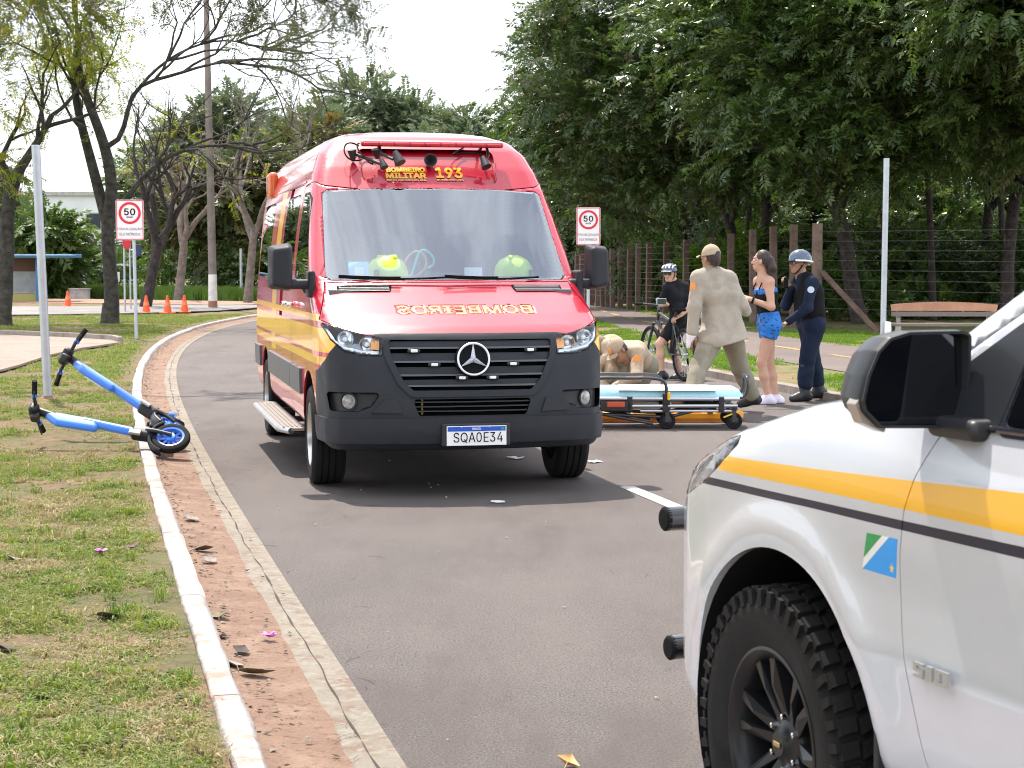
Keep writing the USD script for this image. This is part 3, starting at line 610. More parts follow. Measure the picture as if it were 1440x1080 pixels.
for y in (-.09, .10): obj('screw', mv(trimesh.creation.icosphere(1, .004), (px + .005, y, pz + .055)), M_chrome, pl)
# bonnet lettering: mirrored so that it reads in a driver's mirror
bt = fit_text('BOMBEIROS', -.50, .44, 1.205, 1.258)
bt = affinity.scale(bt, -1, 1, origin=(0, 0))
btm = frontx(bt.buffer(.002), .0)
let, bonnet = split(bonnet, btm)
obj('bonnet', bonnet, M_red, van, label='red bonnet with mirrored yellow lettering')
obj('bonnet_lettering', let, mat('faded_yellow_lettering', (.66, .26, .07), .32, coat=.9), van)
for s in (-1, 1):
    vp = Polygon([(s * .80, 1.392), (s * .42, 1.395), (s * .44, 1.352), (s * .80, 1.348)])
    vt = UsdGeom.Xform.Define(stage, path_for('cowl_vent', van)).GetPrim()
    obj('vent_tray', (V_body.translate([0, 0, .003]) - V_in) ^ frontx(rpoly(vp.exterior.coords, .01), -.1), M_matt, vt)
    for k in range(4): obj('vent_slat', (V_body.translate([0, 0, .009]) - V_in) ^ frontx(sbox(*R_(s * .79, s * .44), 0, 0) if False else Polygon([(s * .785, 1.354 + k * .0105), (s * .445, 1.356 + k * .0105), (s * .445, 1.3615 + k * .0105), (s * .785, 1.3595 + k * .0105)]), -.1), M_grey, vt)
# roof front: recess, lettering
rec = rpoly([(-.50, 2.13), (.50, 2.13), (.52, 2.40), (-.52, 2.40)], .05)
rcut = prism(rec, 'x', -1.4, -.3)
rec_floor = (V_in.translate([-.004, 0, -.004]) - V_in.translate([-.02, 0, -.02])) ^ prism(rec.buffer(.02), 'x', -1.35, -.3)
shell = shell - (rcut ^ (V_out - V_deep))
wall_ = (V_body.translate([-.002, 0, -.002]) - V_in.translate([-.01, 0, -.01])) ^ prism(rec.buffer(.006).difference(rec), 'x', -1.4, -.3)
obj('roof_recess', rec_floor + wall_, M_red, van)
for tx in (unary_union([fit_text('BOMBEIRO', -.315, -.03, 2.222, 2.256), fit_text('MILITAR', -.325, -.03, 2.174, 2.214)]), fit_text('193', .05, .25, 2.18, 2.258)): obj('roof_lettering', (V_in.translate([.0015, 0, .0015]) - V_in.translate([-.006, 0, -.006])) ^ prism(tx.buffer(.002), 'x', -1.3, -.3), M_yel, van)
tx = unary_union([fit_text('MATO GROSSO DO SUL', -.325, -.03, 2.153, 2.166), fit_text('BOMBEIROS MS', .05, .25, 2.158, 2.169)])
obj('small_roof_lettering', (V_in.translate([.001, 0, .001]) - V_in.translate([-.006, 0, -.006])) ^ prism(tx, 'x', -1.3, -.3), mat('pale_yellow_film', (.8, .6, .3), .4), van)
# side openings and doors
def side(p, s, a=.55, b=1.3): return prism(p, 'y', *R_(s * a, s * b))
pwin = rpoly([(-.12, 1.335), (-.20, 1.42), (-.62, 2.02), (-.74, 2.07), (-1.12, 2.075), (-1.14, 1.44), (-.9, 1.41), (-.4, 1.33)], .03)
swin = rpoly([(-1.36, 1.42), (-1.36, 2.075), (-2.40, 2.075), (-2.40, 1.42)], .06)
rwin = rpoly([(-3.55, 1.42), (-3.55, 2.075), (-4.6, 2.075), (-4.6, 1.42)], .06)
fdoor = rpoly([(.18, 1.40), (.30, 1.1), (.44, .80), (.40, .60), (.28, .42), (-1.17, .42), (-1.20, 2.13), (-.72, 2.14), (-.5, 2.06), (.0, 1.45)], .04)
sdoor = rpoly([(-1.23, .42), (-1.23, 2.14), (-2.52, 2.14), (-2.52, .42)], .05)
arch_c = m3.Manifold.cylinder(2.4, 0.437, 0.437, 48, True).rotate([90, 0, 0]).translate([0, 0, .36])
pane_stock = V_body - V_g
LINES = [((1.157, 1.202), M_yel), ((.955, 1.115), M_yel), ((.868, .925), M_yel)]
def livery(piece, xlo, xhi, s, parent, fr):
    """yellow bands out of a red side piece; returns the red remainder"""
    for (z0, z1), m in LINES:
        hit, piece = split(piece, side(sbox(xlo, z0, xhi, z1), s))
        for q in hit.decompose():
            if q.num_tri() > 8 and q.volume() > 2e-6: obj('yellow_band', q, m, parent)
    return piece
for s in (-1, 1):
    for p in (pwin, swin, rwin): shell = shell - (side(p, s) ^ (V_out - V_deep))
    for nm, p, cuts, film in (('front_door', fdoor, pwin, False), ('sliding_door' if s < 0 else 'side_panel', sdoor, swin, s < 0)):
        d = shell ^ side(p, s); shell = shell - (side(p.buffer(.006), s) ^ (V_out - V_deep)); d = d - arch_c
        dr = UsdGeom.Xform.Define(stage, path_for(nm, van)).GetPrim()
        d = livery(d, -5, 1, s, dr, 0)
        if nm == 'sliding_door':
            hit, d = split(d, side(Polygon([(-2.05, 1.12), (-2.30, 1.12), (-2.30, 2.2), (-2.05, 2.2)]), s)); 
        obj('panel', d, M_red, dr)
        obj('window', pane_stock ^ side(cuts.buffer(-.004), s), M_dark, dr)
        obj('window_seal', (V_body.translate([0, 0, 0]) - V_in) ^ side(cuts.buffer(.0).difference(cuts.buffer(-.022)), s), M_matt, dr)
        if film: obj('window_film', (V_g.translate([0, .004, 0]) - V_in) ^ side(sbox(-1.72, 1.46, -1.42, 2.05), s), M_frost, dr)
        if nm in ('front_door', 'sliding_door'):
            hx = -1.02 if nm == 'front_door' else -1.38
            obj('handle', mv(rbox(.17, .05, .042, .018), (hx, s * 1.018, 1.235)), M_chrome if s < 0 else M_black, dr)
    obj('rear_side_window', pane_stock ^ side(rwin.buffer(-.004), s), M_dark, van)
    obj('rear_window_seal', (V_body - V_in) ^ side(rwin.difference(rwin.buffer(-.022)), s), M_matt, van)
    # mouldings between and behind the wheels
    for a, b in ((-.455, -1.19), (-1.21, -3.20), (-4.13, -4.9)):
        obj('side_moulding', (V_out.translate([0, 0, 0]) - V_in) ^ side(Polygon([(a, .60), (b, .60), (b, .785), (a, .785)]), s), M_grey, van)
    for a, b in ((-.5, 0.45),):
        pass
# fender bands on the remaining shell, rear band and body
for s in (-1, 1):
    shell = livery(shell, -4.96, 1.2, s, van, 0)
    hit, shell = split(shell, side(Polygon([(-2.62, .82), (-3.02, .82), (-3.02, 2.14), (-2.62, 2.14)]), s)); obj('yellow_upright_band', hit, M_yel, van)
obj('body', shell, M_red, van)
# interior
cabin = UsdGeom.Xform.Define(stage, path_for('cab_interior', van)).GetPrim()
dash = trimesh.convex.convex_hull(np.array([(x, y, z) for y in (-.86, .86) for x, z in ((.22, 1.36), (.05, 1.375), (-.42, 1.33), (-.52, 1.24), (-.45, .95), (.3, .95))]))
obj('dashboard', dash, M_inter, cabin)
obj('instrument_hood', mv(trimesh.convex.convex_hull(np.array([(x, y, z) for x, y, z in ((.0, -.17, 0), (.0, .17, 0), (-.2, -.15, 0), (-.2, .15, 0), (-.03, -.12, .13), (-.03, .12, .13), (-.16, -.10, .14), (-.16, .10, .14))])), (-.12, .0, 1.34)), M_seat, cabin)
obj('screen', mv(rbox(.01, .13, .05, .004), (-.118, .0, 1.425), ry=-.2), mat('pale_screen', (.4, .44, .46), .3), cabin)
for y in (-.45, .45):
    sx = -1.0
    obj('seat', mv(rbox(.5, .5, .16, .06), (sx + .1, y, .95)), M_seat, cabin); obj('seat_back', mv(rbox(.16, .5, .72, .07), (sx - .2, y, 1.33), ry=-.12), M_seat, cabin); obj('headrest', mv(rbox(.1, .28, .2, .045), (sx - .27, y, 1.80)), M_seat, cabin)
obj('bulkhead', bx(-1.62, -1.58, -.80, .80, .5, 2.15), M_inter, cabin)
obj('cab_floor', bx(-1.6, .6, -.93, .93, .62, .66), M_matt, cabin)
obj('cab_ceiling', bx(-1.58, -.72, -.72, .72, 2.16, 2.18), mat('pale_headlining', (.42, .42, .4), .9), cabin)
sw = mv(trimesh.creation.torus(.19, .016, 40, 10), (-.53, .45, 1.30), ry=-.95); obj('steering_wheel', sw, M_seat, cabin)
obj('steering_column', tube([(-.35, .45, 1.15), (-.52, .45, 1.29)], .03), M_seat, cabin)
obj('rear_mirror', mv(rbox(.04, .22, .07, .02), (-.52, 0, 1.93)), M_seat, cabin)
# wipers
for y0, y1 in ((-.78, -.02), (-.05, .64)):
    a = np.array([(.205 - .165 * y * y, y, 1.448 - .012 * math.sin((y - y0) / (y1 - y0) * pi)) for y in np.linspace(y0, y1, 10)])
    w = UsdGeom.Xform.Define(stage, path_for('wiper', van)).GetPrim()
    obj('blade', tube(a, .008, 6), M_matt, w); obj('arm', tube(a[:6] + [0.012, 0, .012], .007, 6), M_matt, w)
# mirrors
for s, sp in ((-1, 1.165), (1, 1.105)):
    mr = UsdGeom.Xform.Define(stage, path_for('wing_mirror', van)).GetPrim(); c = np.array((.02, s * sp, 1.515))
    pts = []
    sp_ = m3.Manifold.sphere(.035, 14)
    hull = m3.Manifold.batch_hull([sp_.translate(list(c + np.array(o) * [1, s, 1])) for o in ((-.07, -.045, -.125), (-.07, -.045, .135), (-.07, .055, -.115), (-.07, .055, .12), (.05, -.03, -.115), (.05, -.035, .115), (.03, .04, -.10), (.03, .035, .105))])
    obj('housing', hull, M_plast, mr); obj('glass', mv(rbox(.006, .14, .24, .003), c + [-.106, 0, 0]), M_chrome, mr)
    obj('arm', mani(rbox(.12, .20, .07, .03, (-.0, s * (sp - .13), 1.40))), M_plast, mr)
    obj('mount', mv(rbox(.20, .05, .19, .02), (-.02, s * .962, 1.40)), M_plast, mr)
# side step on the right of the van
stp = UsdGeom.Xform.Define(stage, path_for('side_step', van)).GetPrim()
obj('tread', mani(prism([(-.50, -.95), (-3.05, -.95), (-3.14, -1.03), (-2.95, -1.13), (-.75, -1.13), (-.50, -1.07)], 'z', .325, .345)), M_alu, stp)
for k in range(5): obj('tread_rib', bx(-2.95, -.6, -1.11 + k * .033, -1.10 + k * .033, .3455, .351), M_alu, stp)
obj('front_edge', tube([(-.50, -1.06, .325), (-.75, -1.13, .325), (-2.95, -1.13, .325), (-3.14, -1.03, .325)], .024), M_steel, stp)
for x in (-.9, -1.8, -2.7): obj('bracket', bx(x - .03, x + .03, -1.1, -.7, .28, .323), M_black, stp)
# wheels
def van_wheel(x, s, steer=0.0):
    w = UsdGeom.Xform.Define(stage, path_for('wheel', van)); w.AddTranslateOp().Set(Gf.Vec3d(x, s * .865, .347)); w.AddRotateZOp().Set(math.degrees(steer) + (0 if s > 0 else 180)); w = w.GetPrim()
    obj('tyre', lathe([(.215, -.105), (.262, -.118), (.318, -.116), (.338, -.10), (.347, -.085), (.347, -.05), (.339, -.047), (.339, -.040), (.347, -.037), (.347, -.004), (.339, -.001), (.339, .006), (.347, .009), (.347, .04), (.339, .043), (.339, .05), (.347, .053), (.347, .085), (.338, .10), (.318, .116), (.262, .118), (.215, .105)], 56, 'y'), M_rub, w, smooth=35)
    disc = lathe([(.214, -.10), (.214, .085), (.224, .108), (.218, .112), (.205, .095), (.19, .06), (.165, .035), (.15, .05), (.11, .072), (.075, .06), (.07, .085), (.05, .09), (.001, .09)], 48, 'y')
    obj('rim', disc, M_steel, w, smooth=35)
    for k in range(10):
        a = k * pi / 5; obj('rim_hole', mv(lathe([(.001, .0), (.019, 0), (.019, .004), (.001, .004)], 14, 'y'), (.172 * math.cos(a), .0395, .172 * math.sin(a))), M_matt, w)
van_wheel(0, -1, -.03); _vw = stage.GetPrimAtPath(str(van.GetPath()) + '/wheel')
for x, s in ((0, 1), (-3.665, -1), (-3.665, 1)): dup_part(_vw, 'wheel', van, (x, s * .865, .347), (-.03 if x == 0 else 0) + (0 if s > 0 else pi))
for x in (0.0, -3.665):
    for s in (-1, 1):
        arc = [(x + .432 * math.cos(a), .36 + .432 * math.sin(a)) for a in np.linspace(-.1, pi + .1, 26)]
        liner = cat_([strip(np.array([p[:1] + (s * .62,) for p in arc]), np.array([p[:1] + (s * .97,) for p in arc]), 0)]); liner.vertices[:, 2] = np.tile([p[1] for p in arc], 2)
        obj('wheel_arch_liner', liner, M_matt, van, smooth=True)
obj('underbody', bx(-4.7, .8, -.62, .62, .33, .42), M_matt, van)
# roof light bar, brackets and cameras
lb = UsdGeom.Xform.Define(stage, path_for('roof_light_bar', van)).GetPrim()
obj('bar', mv(rbox(.09, 1.08, .042, .016), (-.775, .035, 2.435), ry=.2), M_red, lb)
for k in range(9): obj('lens', mv(rbox(.02, .105, .022, .006), (-.726, -.43 + k * .116, 2.427), ry=.2), mat('red_lens', (.42, .02, .03), .15, coat=1), lb)
for y in (-.35, .42): obj('bracket', tube([(-.80, y, 2.44), (-.86, y, 2.40), (-.90, y, 2.42)], .012, 8), M_black, lb)
def spot(name, pts, heads, cable):
    w = UsdGeom.Xform.Define(stage, path_for(name, van)).GetPrim()
    obj('arm', tube(pts, .012, 8), M_black, w)
    for p, d, r, l in heads:
        d = np.array(d, float); d /= np.linalg.norm(d); p = np.array(p)
        obj('lamp_head', tube([p - d * l, p - d * l * .5, p, p + d * .012], [r * .5, r * .75, r, r * 1.05], 16), M_black, w)
    obj('cable', tube(curve(cable, 16), .006, 6), M_matt, w)
sx = lambda z: -.52 - (z - 2.085) * 1.12            # roof front at the centre
spot('work_lamp', [(sx(2.36) + .05, -.56, 2.36), (sx(2.26) + .11, -.37, 2.27)], [((sx(2.36) + .07, -.57, 2.37), (.2, -.2, 1), .032, .07), ((sx(2.26) + .12, -.355, 2.255), (.5, .3, -1), .030, .06)], [(sx(2.3), -.5, 2.31), (sx(2.3) + .08, -.62, 2.33), (sx(2.4) + .05, -.6, 2.43), (sx(2.42), -.5, 2.42)])
spot('work_lamp', [(sx(2.40) + .03, -.36, 2.45), (sx(2.33) + .06, -.36, 2.36), (sx(2.3) + .12, -.28, 2.31)], [((sx(2.30) + .15, -.235, 2.29), (.5, .4, -1), .042, .09), ((sx(2.36) + .06, -.39, 2.38), (.3, -.3, 1), .032, .06)], [(sx(2.3), -.42, 2.3), (sx(2.3) + .12, -.45, 2.28), (sx(2.42), -.5, 2.44), (sx(2.4), -.4, 2.42)])
spot('work_lamp', [(sx(2.42) + .05, .46, 2.45), (sx(2.34) + .05, .46, 2.36), (sx(2.3) + .09, .42, 2.30)], [((sx(2.28) + .10, .42, 2.27), (.6, .3, -1), .038, .08)], [(sx(2.42), .30, 2.42), (sx(2.35) + .05, .22, 2.36), (sx(2.36) + .08, .36, 2.37), (sx(2.33) + .03, .42, 2.34)])
hn = UsdGeom.Xform.Define(stage, path_for('roof_horn', van)).GetPrim()
obj('horn_bell', mv(lathe([(.03, -.06), (.04, 0), (.05, .03), (.042, .03), (.001, -.02)], 24, 'x'), (sx(2.31) + .05, .01, 2.31)), M_black, hn)
# high roof side boxes and rails seen on the left of the photo, rear beacon box
for s in (-1, 1):
    obj('roof_side_box', mani(rbox(.30, .09, .24, .04, (-4.3, s * .855, 2.26))), mat('orange_red_box_paint', (.52, .10, .015), .35, coat=.8), van)
    obj('roof_rail_moulding', (V_body.translate([0, s * .005, 0]) - V_in) ^ side(sbox(-3.6, 2.155, -1.2, 2.172), s), M_red, van)
    obj('door_track', (V_out - V_in) ^ side(sbox(-3.7, 1.395, -2.5, 1.432), s), M_black, van)
# loose things on the dashboard
def van_pt(x, y, z):
    c, s = math.cos(VAN_YAW), math.sin(VAN_YAW); return (VAN_X + c * x - s * y, VAN_Y + s * x + c * y, z)
def helmet(y, label, x=-.08, rz=0.0):
    h = thing('rescue_helmet', label, 'helmet', van_pt(x, y, 1.405), VAN_YAW + rz, 'helmets on the dashboard')
    dome_ = lathe([(.001, .175), (.05, .168), (.09, .145), (.118, .105), (.128, .055), (.130, .02), (.125, .0), (.115, .0), (.11, .05)], 32); dome_.apply_scale([1.3, 1.12, 1.12])
    obj('shell', dome_, M_hiviz, h); obj('brim', mv(lathe([(.105, .0), (.142, -.006), (.145, .004), (.12, .018)], 32), s=1.15), M_hiviz, h)
    obj('ridge', mv(rbox(.22, .03, .03, .012), (0, 0, .185)), M_hiviz, h); obj('side_mark', mv(rbox(.06, .012, .05, .005), (.04, .14, .07)), M_matt, h)
    obj('ear_guard', mv(rbox(.05, .012, .05, .005), (.06, -.14, .07)), M_matt, h)
helmet(-.41, 'yellow green rescue helmet behind the windscreen beside the pale blue paper', x=-.10, rz=.5)
helmet(.52, 'yellow green rescue helmet behind the windscreen on the steering wheel side', x=-.14, rz=-.5)
ppr = thing('blue_sheet', 'pale blue sheet with a white square on the ambulance dashboard', 'paper', van_pt(-.02, -.62, 1.40), VAN_YAW)
obj('sheet', mv(rbox(.004, .15, .15, .0015), (0, 0, .085), ry=-.35, rz=.1), mat('pale_blue_paper', (.2, .55, .78), .6), ppr); obj('square', mv(rbox(.004, .07, .07, .0015), (.006, .0, .085), ry=-.35, rz=.1), M_whitep, ppr)
tpg = thing('paper_pad', 'white paper pad standing near the middle of the ambulance dashboard', 'paper', van_pt(-.12, .22, 1.36), VAN_YAW); obj('pad', mv(rbox(.03, .13, .15, .006), (0, 0, .08), ry=-.3), M_whitep, tpg)
hs = thing('lanyard', 'orange and turquoise looped lanyard hanging inside the windscreen', 'lanyard', van_pt(-.2, -.16, 1.36), VAN_YAW)
obj('orange_loop', tube(curve([(0, -.10, .12), (0, -.09, .22), (0, .0, .27), (0, .05, .20), (0, 0, .11), (0, -.06, .09), (0, -.10, .12)], 30), .008, 8), mat('orange_tube', (.75, .3, .12), .5), hs)
obj('turquoise_loop', tube(curve([(.01, -.13, .05), (.01, -.04, .16), (.01, .03, .28), (.01, .10, .22), (.01, .06, .15)], 24), .009, 8), mat('turquoise_tube', (.1, .6, .6), .5), hs)
# ================================================================ the white pickup (local: x forward from the front axle, y left, z up)
PK_X, PK_Y, PK_YAW = 1.506, 4.58, 1.928
M_wpaint = mat('white_car_paint', (0.46, 0.47, 0.505), 0.22, coat=1.0, croot=0.03, var=0.02, vs=2)
M_amber = mat('amber_stripe_film', (0.74, 0.375, 0.001), 0.35, coat=0.25, var=0.02, vs=2)
M_navy = mat('black_stripe_film', (0.012, 0.010, 0.022), 0.4, coat=0.15, spec=.3)
M_gloss = mat('gloss_black', (0.008, 0.008, 0.010), 0.12, coat=1.0)
M_trim = mat('charcoal_mirror_shell', (0.010, 0.011, 0.013), 0.42, spec=.35, coat=0.1, bump=0.0003, bs=900)
psil = np.array([(.60, .36), (.77, .40), (.86, .50), (.885, .66), (.87, .80), (.825, .92), (.745, .99), (.62, 1.065), (.40, 1.16), (.12, 1.238), (-.15, 1.285), (-.27, 1.31), (-.44, 1.405), (-.625, 1.516), (-.92, 1.685), (-1.08, 1.748), (-1.4, 1.785), (-2.1, 1.77), (-2.45, 1.70), (-2.62, 1.55), (-2.72, 1.22), (-2.78, 1.165), (-3.2, 1.165), (-4.35, 1.165), (-4.42, 1.1), (-4.43, .7), (-4.40, .58), (-3.6, .50), (-2.6, .46), (-.6, .44), (0, .42)])
psec = np.array([(.84, .34), (.885, .42), (.912, .55), (.926, .66), (.938, .725), (.934, .755), (.928, .85), (.930, .95), (.925, 1.05), (.910, 1.12), (.882, 1.19), (.855, 1.26), (.80, 1.42), (.745, 1.56), (.69, 1.69), (.58, 1.765), (.40, 1.79), (0, 1.80)])
psec = np.vstack([psec, psec[::-1] * [-1, 1], [(-.8, .2), (.8, .2)]])
ppl = np.array([(.92, 0), (.915, .30), (.885, .55), (.82, .72), (.72, .83), (.57, .893), (.40, .922), (.15, .932), (-.4, .936), (-2, .938), (-4.2, .93), (-4.42, .86), (-4.45, .5), (-4.45, 0)])
ppl = np.vstack([ppl, ppl[-2:0:-1] * [1, -1]])
qA, qC, qB = SD(psil, 0.04), SD(psec, 0.03), SD(ppl, 0.05)
def pk_f(fine):
    def f(x, y, z):
        w = np.clip((x + 1.6) / 1.3, 0, 1); w = w * w * (3 - 2 * w)
        hood = np.clip((x + .5) / .4, 0, 1)
        a = qA(x + .11 * w * y * y, z + .035 * hood * y * y, fine); c = qC(y, z, fine); b = qB(x, y, fine)
        d = smax(smax(a, c, 0.075), b, 0.05)
        # front wheel arch flare: a soft swelling round the opening
        r = np.sqrt((x - .03) ** 2 + (z - .42) ** 2)
        fl = np.exp(-((r - .49) / .055) ** 2) * 0.013 * (z > .2)
        r2 = np.sqrt((x + 3.096) ** 2 + (z - .42) ** 2); fl = fl + np.exp(-((r2 - .49) / .055) ** 2) * 0.02
        return d - fl * np.clip((np.abs(y) - .75) / .1, 0, 1)
    return f
ps_ = nets(pk_f(False), (-4.7, -1.15, .2), (1.2, 1.15, 1.97), 0.030, (0.012, 0.0, -0.008, -0.022, -0.075), 2, pk_f(True))
P_out, P_body, P_g, P_in, P_deep = [mani(m) for m in ps_]
pshell = P_body - P_in
pk = thing('pickup_truck', 'white patrol pickup truck with amber and black stripes close to the camera', 'pickup truck', (PK_X, PK_Y, 0), PK_YAW)
for x in (.03, -3.096):
    c = m3.Manifold.cylinder(2.4, 0.452, 0.452, 96, True).rotate([90, 0, 0]).translate([x, 0, .42])
    low = mani(bx(x - .452, x + .452, -1.2, 1.2, .1, .42))
    pshell = pshell - ((c + low) - mani(bx(x - .6, x + .6, -.55, .55, 0, 1)))
# bed opening and cab glass
pshell = pshell - mani(bx(-4.36, -2.80, -.80, .80, .75, 1.6))
pws = rpoly([(-.75, 1.315), (.75, 1.315), (.645, 1.70), (-.645, 1.70)], .05)
pshell = pshell - (prism(pws, 'x', -1.5, 0) ^ (P_out - P_deep))
obj('windscreen', (P_body - P_g) ^ prism(pws.buffer(-.002), 'x', -1.5, 0), M_dark, pk)
obj('windscreen_border', (P_g - P_in) ^ prism(pws.buffer(.02).difference(pws.buffer(-.03)), 'x', -1.5, 0), M_matt, pk)
prw = rpoly([(-.62, 1.26), (.62, 1.26), (.55, 1.60), (-.55, 1.60)], .05)
pshell = pshell - (prism(prw, 'x', -2.9, -2.3) ^ (P_out - P_deep)); obj('rear_window', (P_body - P_g) ^ prism(prw, 'x', -2.9, -2.3), M_dark, pk)
# side door windows: glass, black quarter panel at the mirror
fwin = rpoly([(-.785, 1.234), (-.81, 1.465), (-1.00, 1.575), (-1.2, 1.655), (-1.62, 1.68), (-1.62, 1.24)], .015)
bwin = rpoly([(-1.72, 1.235), (-1.72, 1.66), (-2.25, 1.62), (-2.42, 1.30), (-2.42, 1.24)], .03)
gap = LineString([(-.62, 1.235), (-.585, 1.19), (-.54, 1.10), (-.516, 1.03), (-.508, .94), (-.512, .86), (-.525, .77), (-.55, .66), (-.59, .52), (-.62, .44)])
gpts = list(gap.coords)
fdoorp = Polygon(gpts + [(-1.66, .44), (-1.665, 1.74), (-1.22, 1.715), (-.98, 1.60), (-.80, 1.495), (-.60, 1.375)]).buffer(0)
bdoorp = Polygon([(-1.675, .44), (-2.35, .44), (-2.52, .8), (-2.52, 1.24), (-2.30, 1.66), (-1.675, 1.72)])
stripes = [([(.62, 1.075), (.27, 1.068), (-.103, 1.081), (-.53, 1.100), (-.94, 1.121), (-2.0, 1.135), (-4.5, 1.14), (-4.5, 1.05), (-2.0, 1.045), (-.944, 1.040), (-.52, 1.038), (-.1, 1.034), (.31, 1.028), (.62, 1.03)], M_amber, 'amber_stripe'),
           ([(.70, .998), (.334, 1.004), (-.104, 1.009), (-.51, 1.0135), (-.945, 1.0195), (-4.5, 1.03), (-4.5, 1.005), (-.945, .9965), (-.51, .993), (-.104, .991), (.356, .984), (.72, .975)], M_navy, 'black_stripe')]
flag = [(-.374, .9685), (-.497, .972), (-.493, .887), (-.357, .8865)]
def q2(a, b): # point in the flag by fractions
    A, B, C, D = [np.array(p) for p in flag]; return tuple((A * (1 - a) + B * a) * (1 - b) + (D * (1 - a) + C * a) * b)
flag_g = Polygon([q2(0, 0), q2(.50, 0), q2(0, .70)]); flag_w = Polygon([q2(.50, 0), q2(.72, 0), q2(0, 1), q2(0, .70)]); flag_b = Polygon([q2(.72, 0), q2(1, 0), q2(1, 1), q2(0, 1)])
sc = np.array(q2(.86, .78)); star5 = Polygon([(sc[0] + (.010 if k % 2 == 0 else .0042) * math.sin(k * pi / 5), sc[1] + (.012 if k % 2 == 0 else .005) * math.cos(k * pi / 5)) for k in range(10)])
def decal(piece, s, parent):
    for pts, m, nm in stripes:
        hit, piece = split(piece, side(Polygon(pts), s, .5, 1.3))
        for q in hit.decompose():
            if q.num_tri() > 8 and q.volume() > 1e-6: obj(nm, q, m, parent)
    return piece
# headlamps wrap the corner
hx = rpoly([(.215, 1.135), (.40, 1.10), (.68, 1.012), (.785, .945), (.76, .905), (.60, .925), (.44, .985), (.36, 1.03)], .015)
hood_top = Polygon([(-.30, -.74), (-.10, -.79), (.25, -.81), (.52, -.76), (.72, -.62), (.86, -.3), (.90, 0), (.86, .3), (.72, .62), (.52, .76), (.25, .81), (-.10, .79), (-.30, .74)])
hz = prism(hood_top, 'z', 1.0, 1.36)
pieces = {}
pbonnet = pshell ^ hz
pshell = pshell - (prism(hood_top.buffer(.0045), 'z', .98, 1.4) ^ (P_out - P_deep))
for s in (-1, 1):
    hcut = side(hx, s, .30, 1.2)
    pshell = pshell - (hcut ^ P_out); pbonnet = pbonnet - (hcut ^ P_out)
    hlp = UsdGeom.Xform.Define(stage, path_for('headlight', pk)).GetPrim()
    obj('lens', (P_body - P_g) ^ side(hx.buffer(-.002), s, .30, 1.2), M_clear, hlp)
    obj('housing', (P_deep.translate([0, s * .03, 0]) - P_deep.translate([-.03, 0, -.03])) ^ side(hx, s, .30, 1.2), M_gloss, hlp)
    obj('surround', (P_g - P_deep) ^ side(hx.difference(hx.buffer(-.012)), s, .30, 1.2), M_gloss, hlp)
    for cx, cy, cz in ((.56, .77, .99), (.68, .66, .95)):
        obj('reflector', mv(lathe([(.001, -.03), (.03, -.02), (.048, .02)], 24, 'x'), (cx, s * cy, cz), rz=s * .5), M_trim, hlp)
    for p in (fwin, bwin): pshell = pshell - (side(p, s, .4) ^ (P_out - P_deep))
    fd = pshell ^ side(fdoorp, s, .4); pshell = pshell - (side(fdoorp.buffer(.0035), s, .4) ^ (P_out - P_deep))
    bd_ = pshell ^ side(bdoorp, s, .4); pshell = pshell - (side(bdoorp.buffer(.003), s, .4) ^ (P_out - P_deep))
    for nm, d, wn in (('front_door', fd, fwin), ('rear_door', bd_, bwin)):
        dr = UsdGeom.Xform.Define(stage, path_for(nm, pk)).GetPrim()
        d = decal(d, s, dr)
        obj('panel', d, M_wpaint, dr, smooth=28)
        obj('window', (P_body - P_g) ^ side(wn.buffer(-.003), s, .4), pane('dark_pickup_glass', (.035, .036, .04), 1.42), dr)
        obj('window_seal', (P_body.translate([0, s * .003, 0]) - P_in) ^ side(wn.buffer(.020).difference(wn), s, .4), M_gloss, dr)
        hx_ = -1.48 if nm == 'front_door' else -2.32
        obj('handle', mv(rbox(.20, .04, .045, .018), (hx_, s * .945, .96)), M_chrome, dr)
        if nm == 'front_door':
            obj('quarter_panel', (P_body.translate([0, s * .004, 0]) - P_in) ^ side(Polygon([(-.605, 1.225), (-.60, 1.345), (-.80, 1.47), (-.808, 1.44), (-.77, 1.226)]), s, .4), M_trim, dr)
            obj('belt_trim', tube([(-.72, s * .872, 1.226), (-1.15, s * .872, 1.232), (-1.64, s * .872, 1.236)], .008, 8), M_gloss, dr)
            if s > 0:
                em = UsdGeom.Xform.Define(stage, path_for('model_emblem', dr)).GetPrim()
                e = cat_([extr(unary_union([Polygon([(0, 1), (.27, 1), (.27, .8), (.09, .8), (.09, .62), (.27, .62), (.27, 0), (0, 0), (0, .2), (.18, .2), (.18, .42), (0, .42)]), Polygon([(.36, 0), (.36, 1), (.52, 1), (.52, 0)]), Polygon([(.62, 0), (.62, 1), (.96, 1), (.96, 0)], [[(.74, .2), (.74, .8), (.84, .8), (.84, .2)]])]).buffer(-.015).buffer(.015), .14)])
                e.vertices = np.c_[-.598 - e.vertices[:, 0] * .128, .9365 + e.vertices[:, 2] * .05, .702 + e.vertices[:, 1] * .031]; e.fix_normals()
                obj('lettering', e, mat('emblem_chrome', (.5, .5, .52), .28, .8), em, smooth=False)
pshell = decal(pshell, 1, pk); pshell = decal(pshell, -1, pk)
for pl_, m, nm in ((flag_g, mat('flag_green', (.0, .22, .06), .3, coat=.6), 'flag_green_corner'), (flag_w, mat('flag_white', (.72, .72, .70), .3, coat=.6), 'flag_white_band'), (flag_b.difference(star5), mat('flag_blue', (.0, .27, .72), .3, coat=.6), 'flag_blue_field'), (star5, mat('flag_star', (.75, .55, .08), .3, coat=.6), 'flag_star')):
    hit, pshell = split(pshell, side(pl_, 1, .5, 1.3)); obj(nm, hit, m, pk)
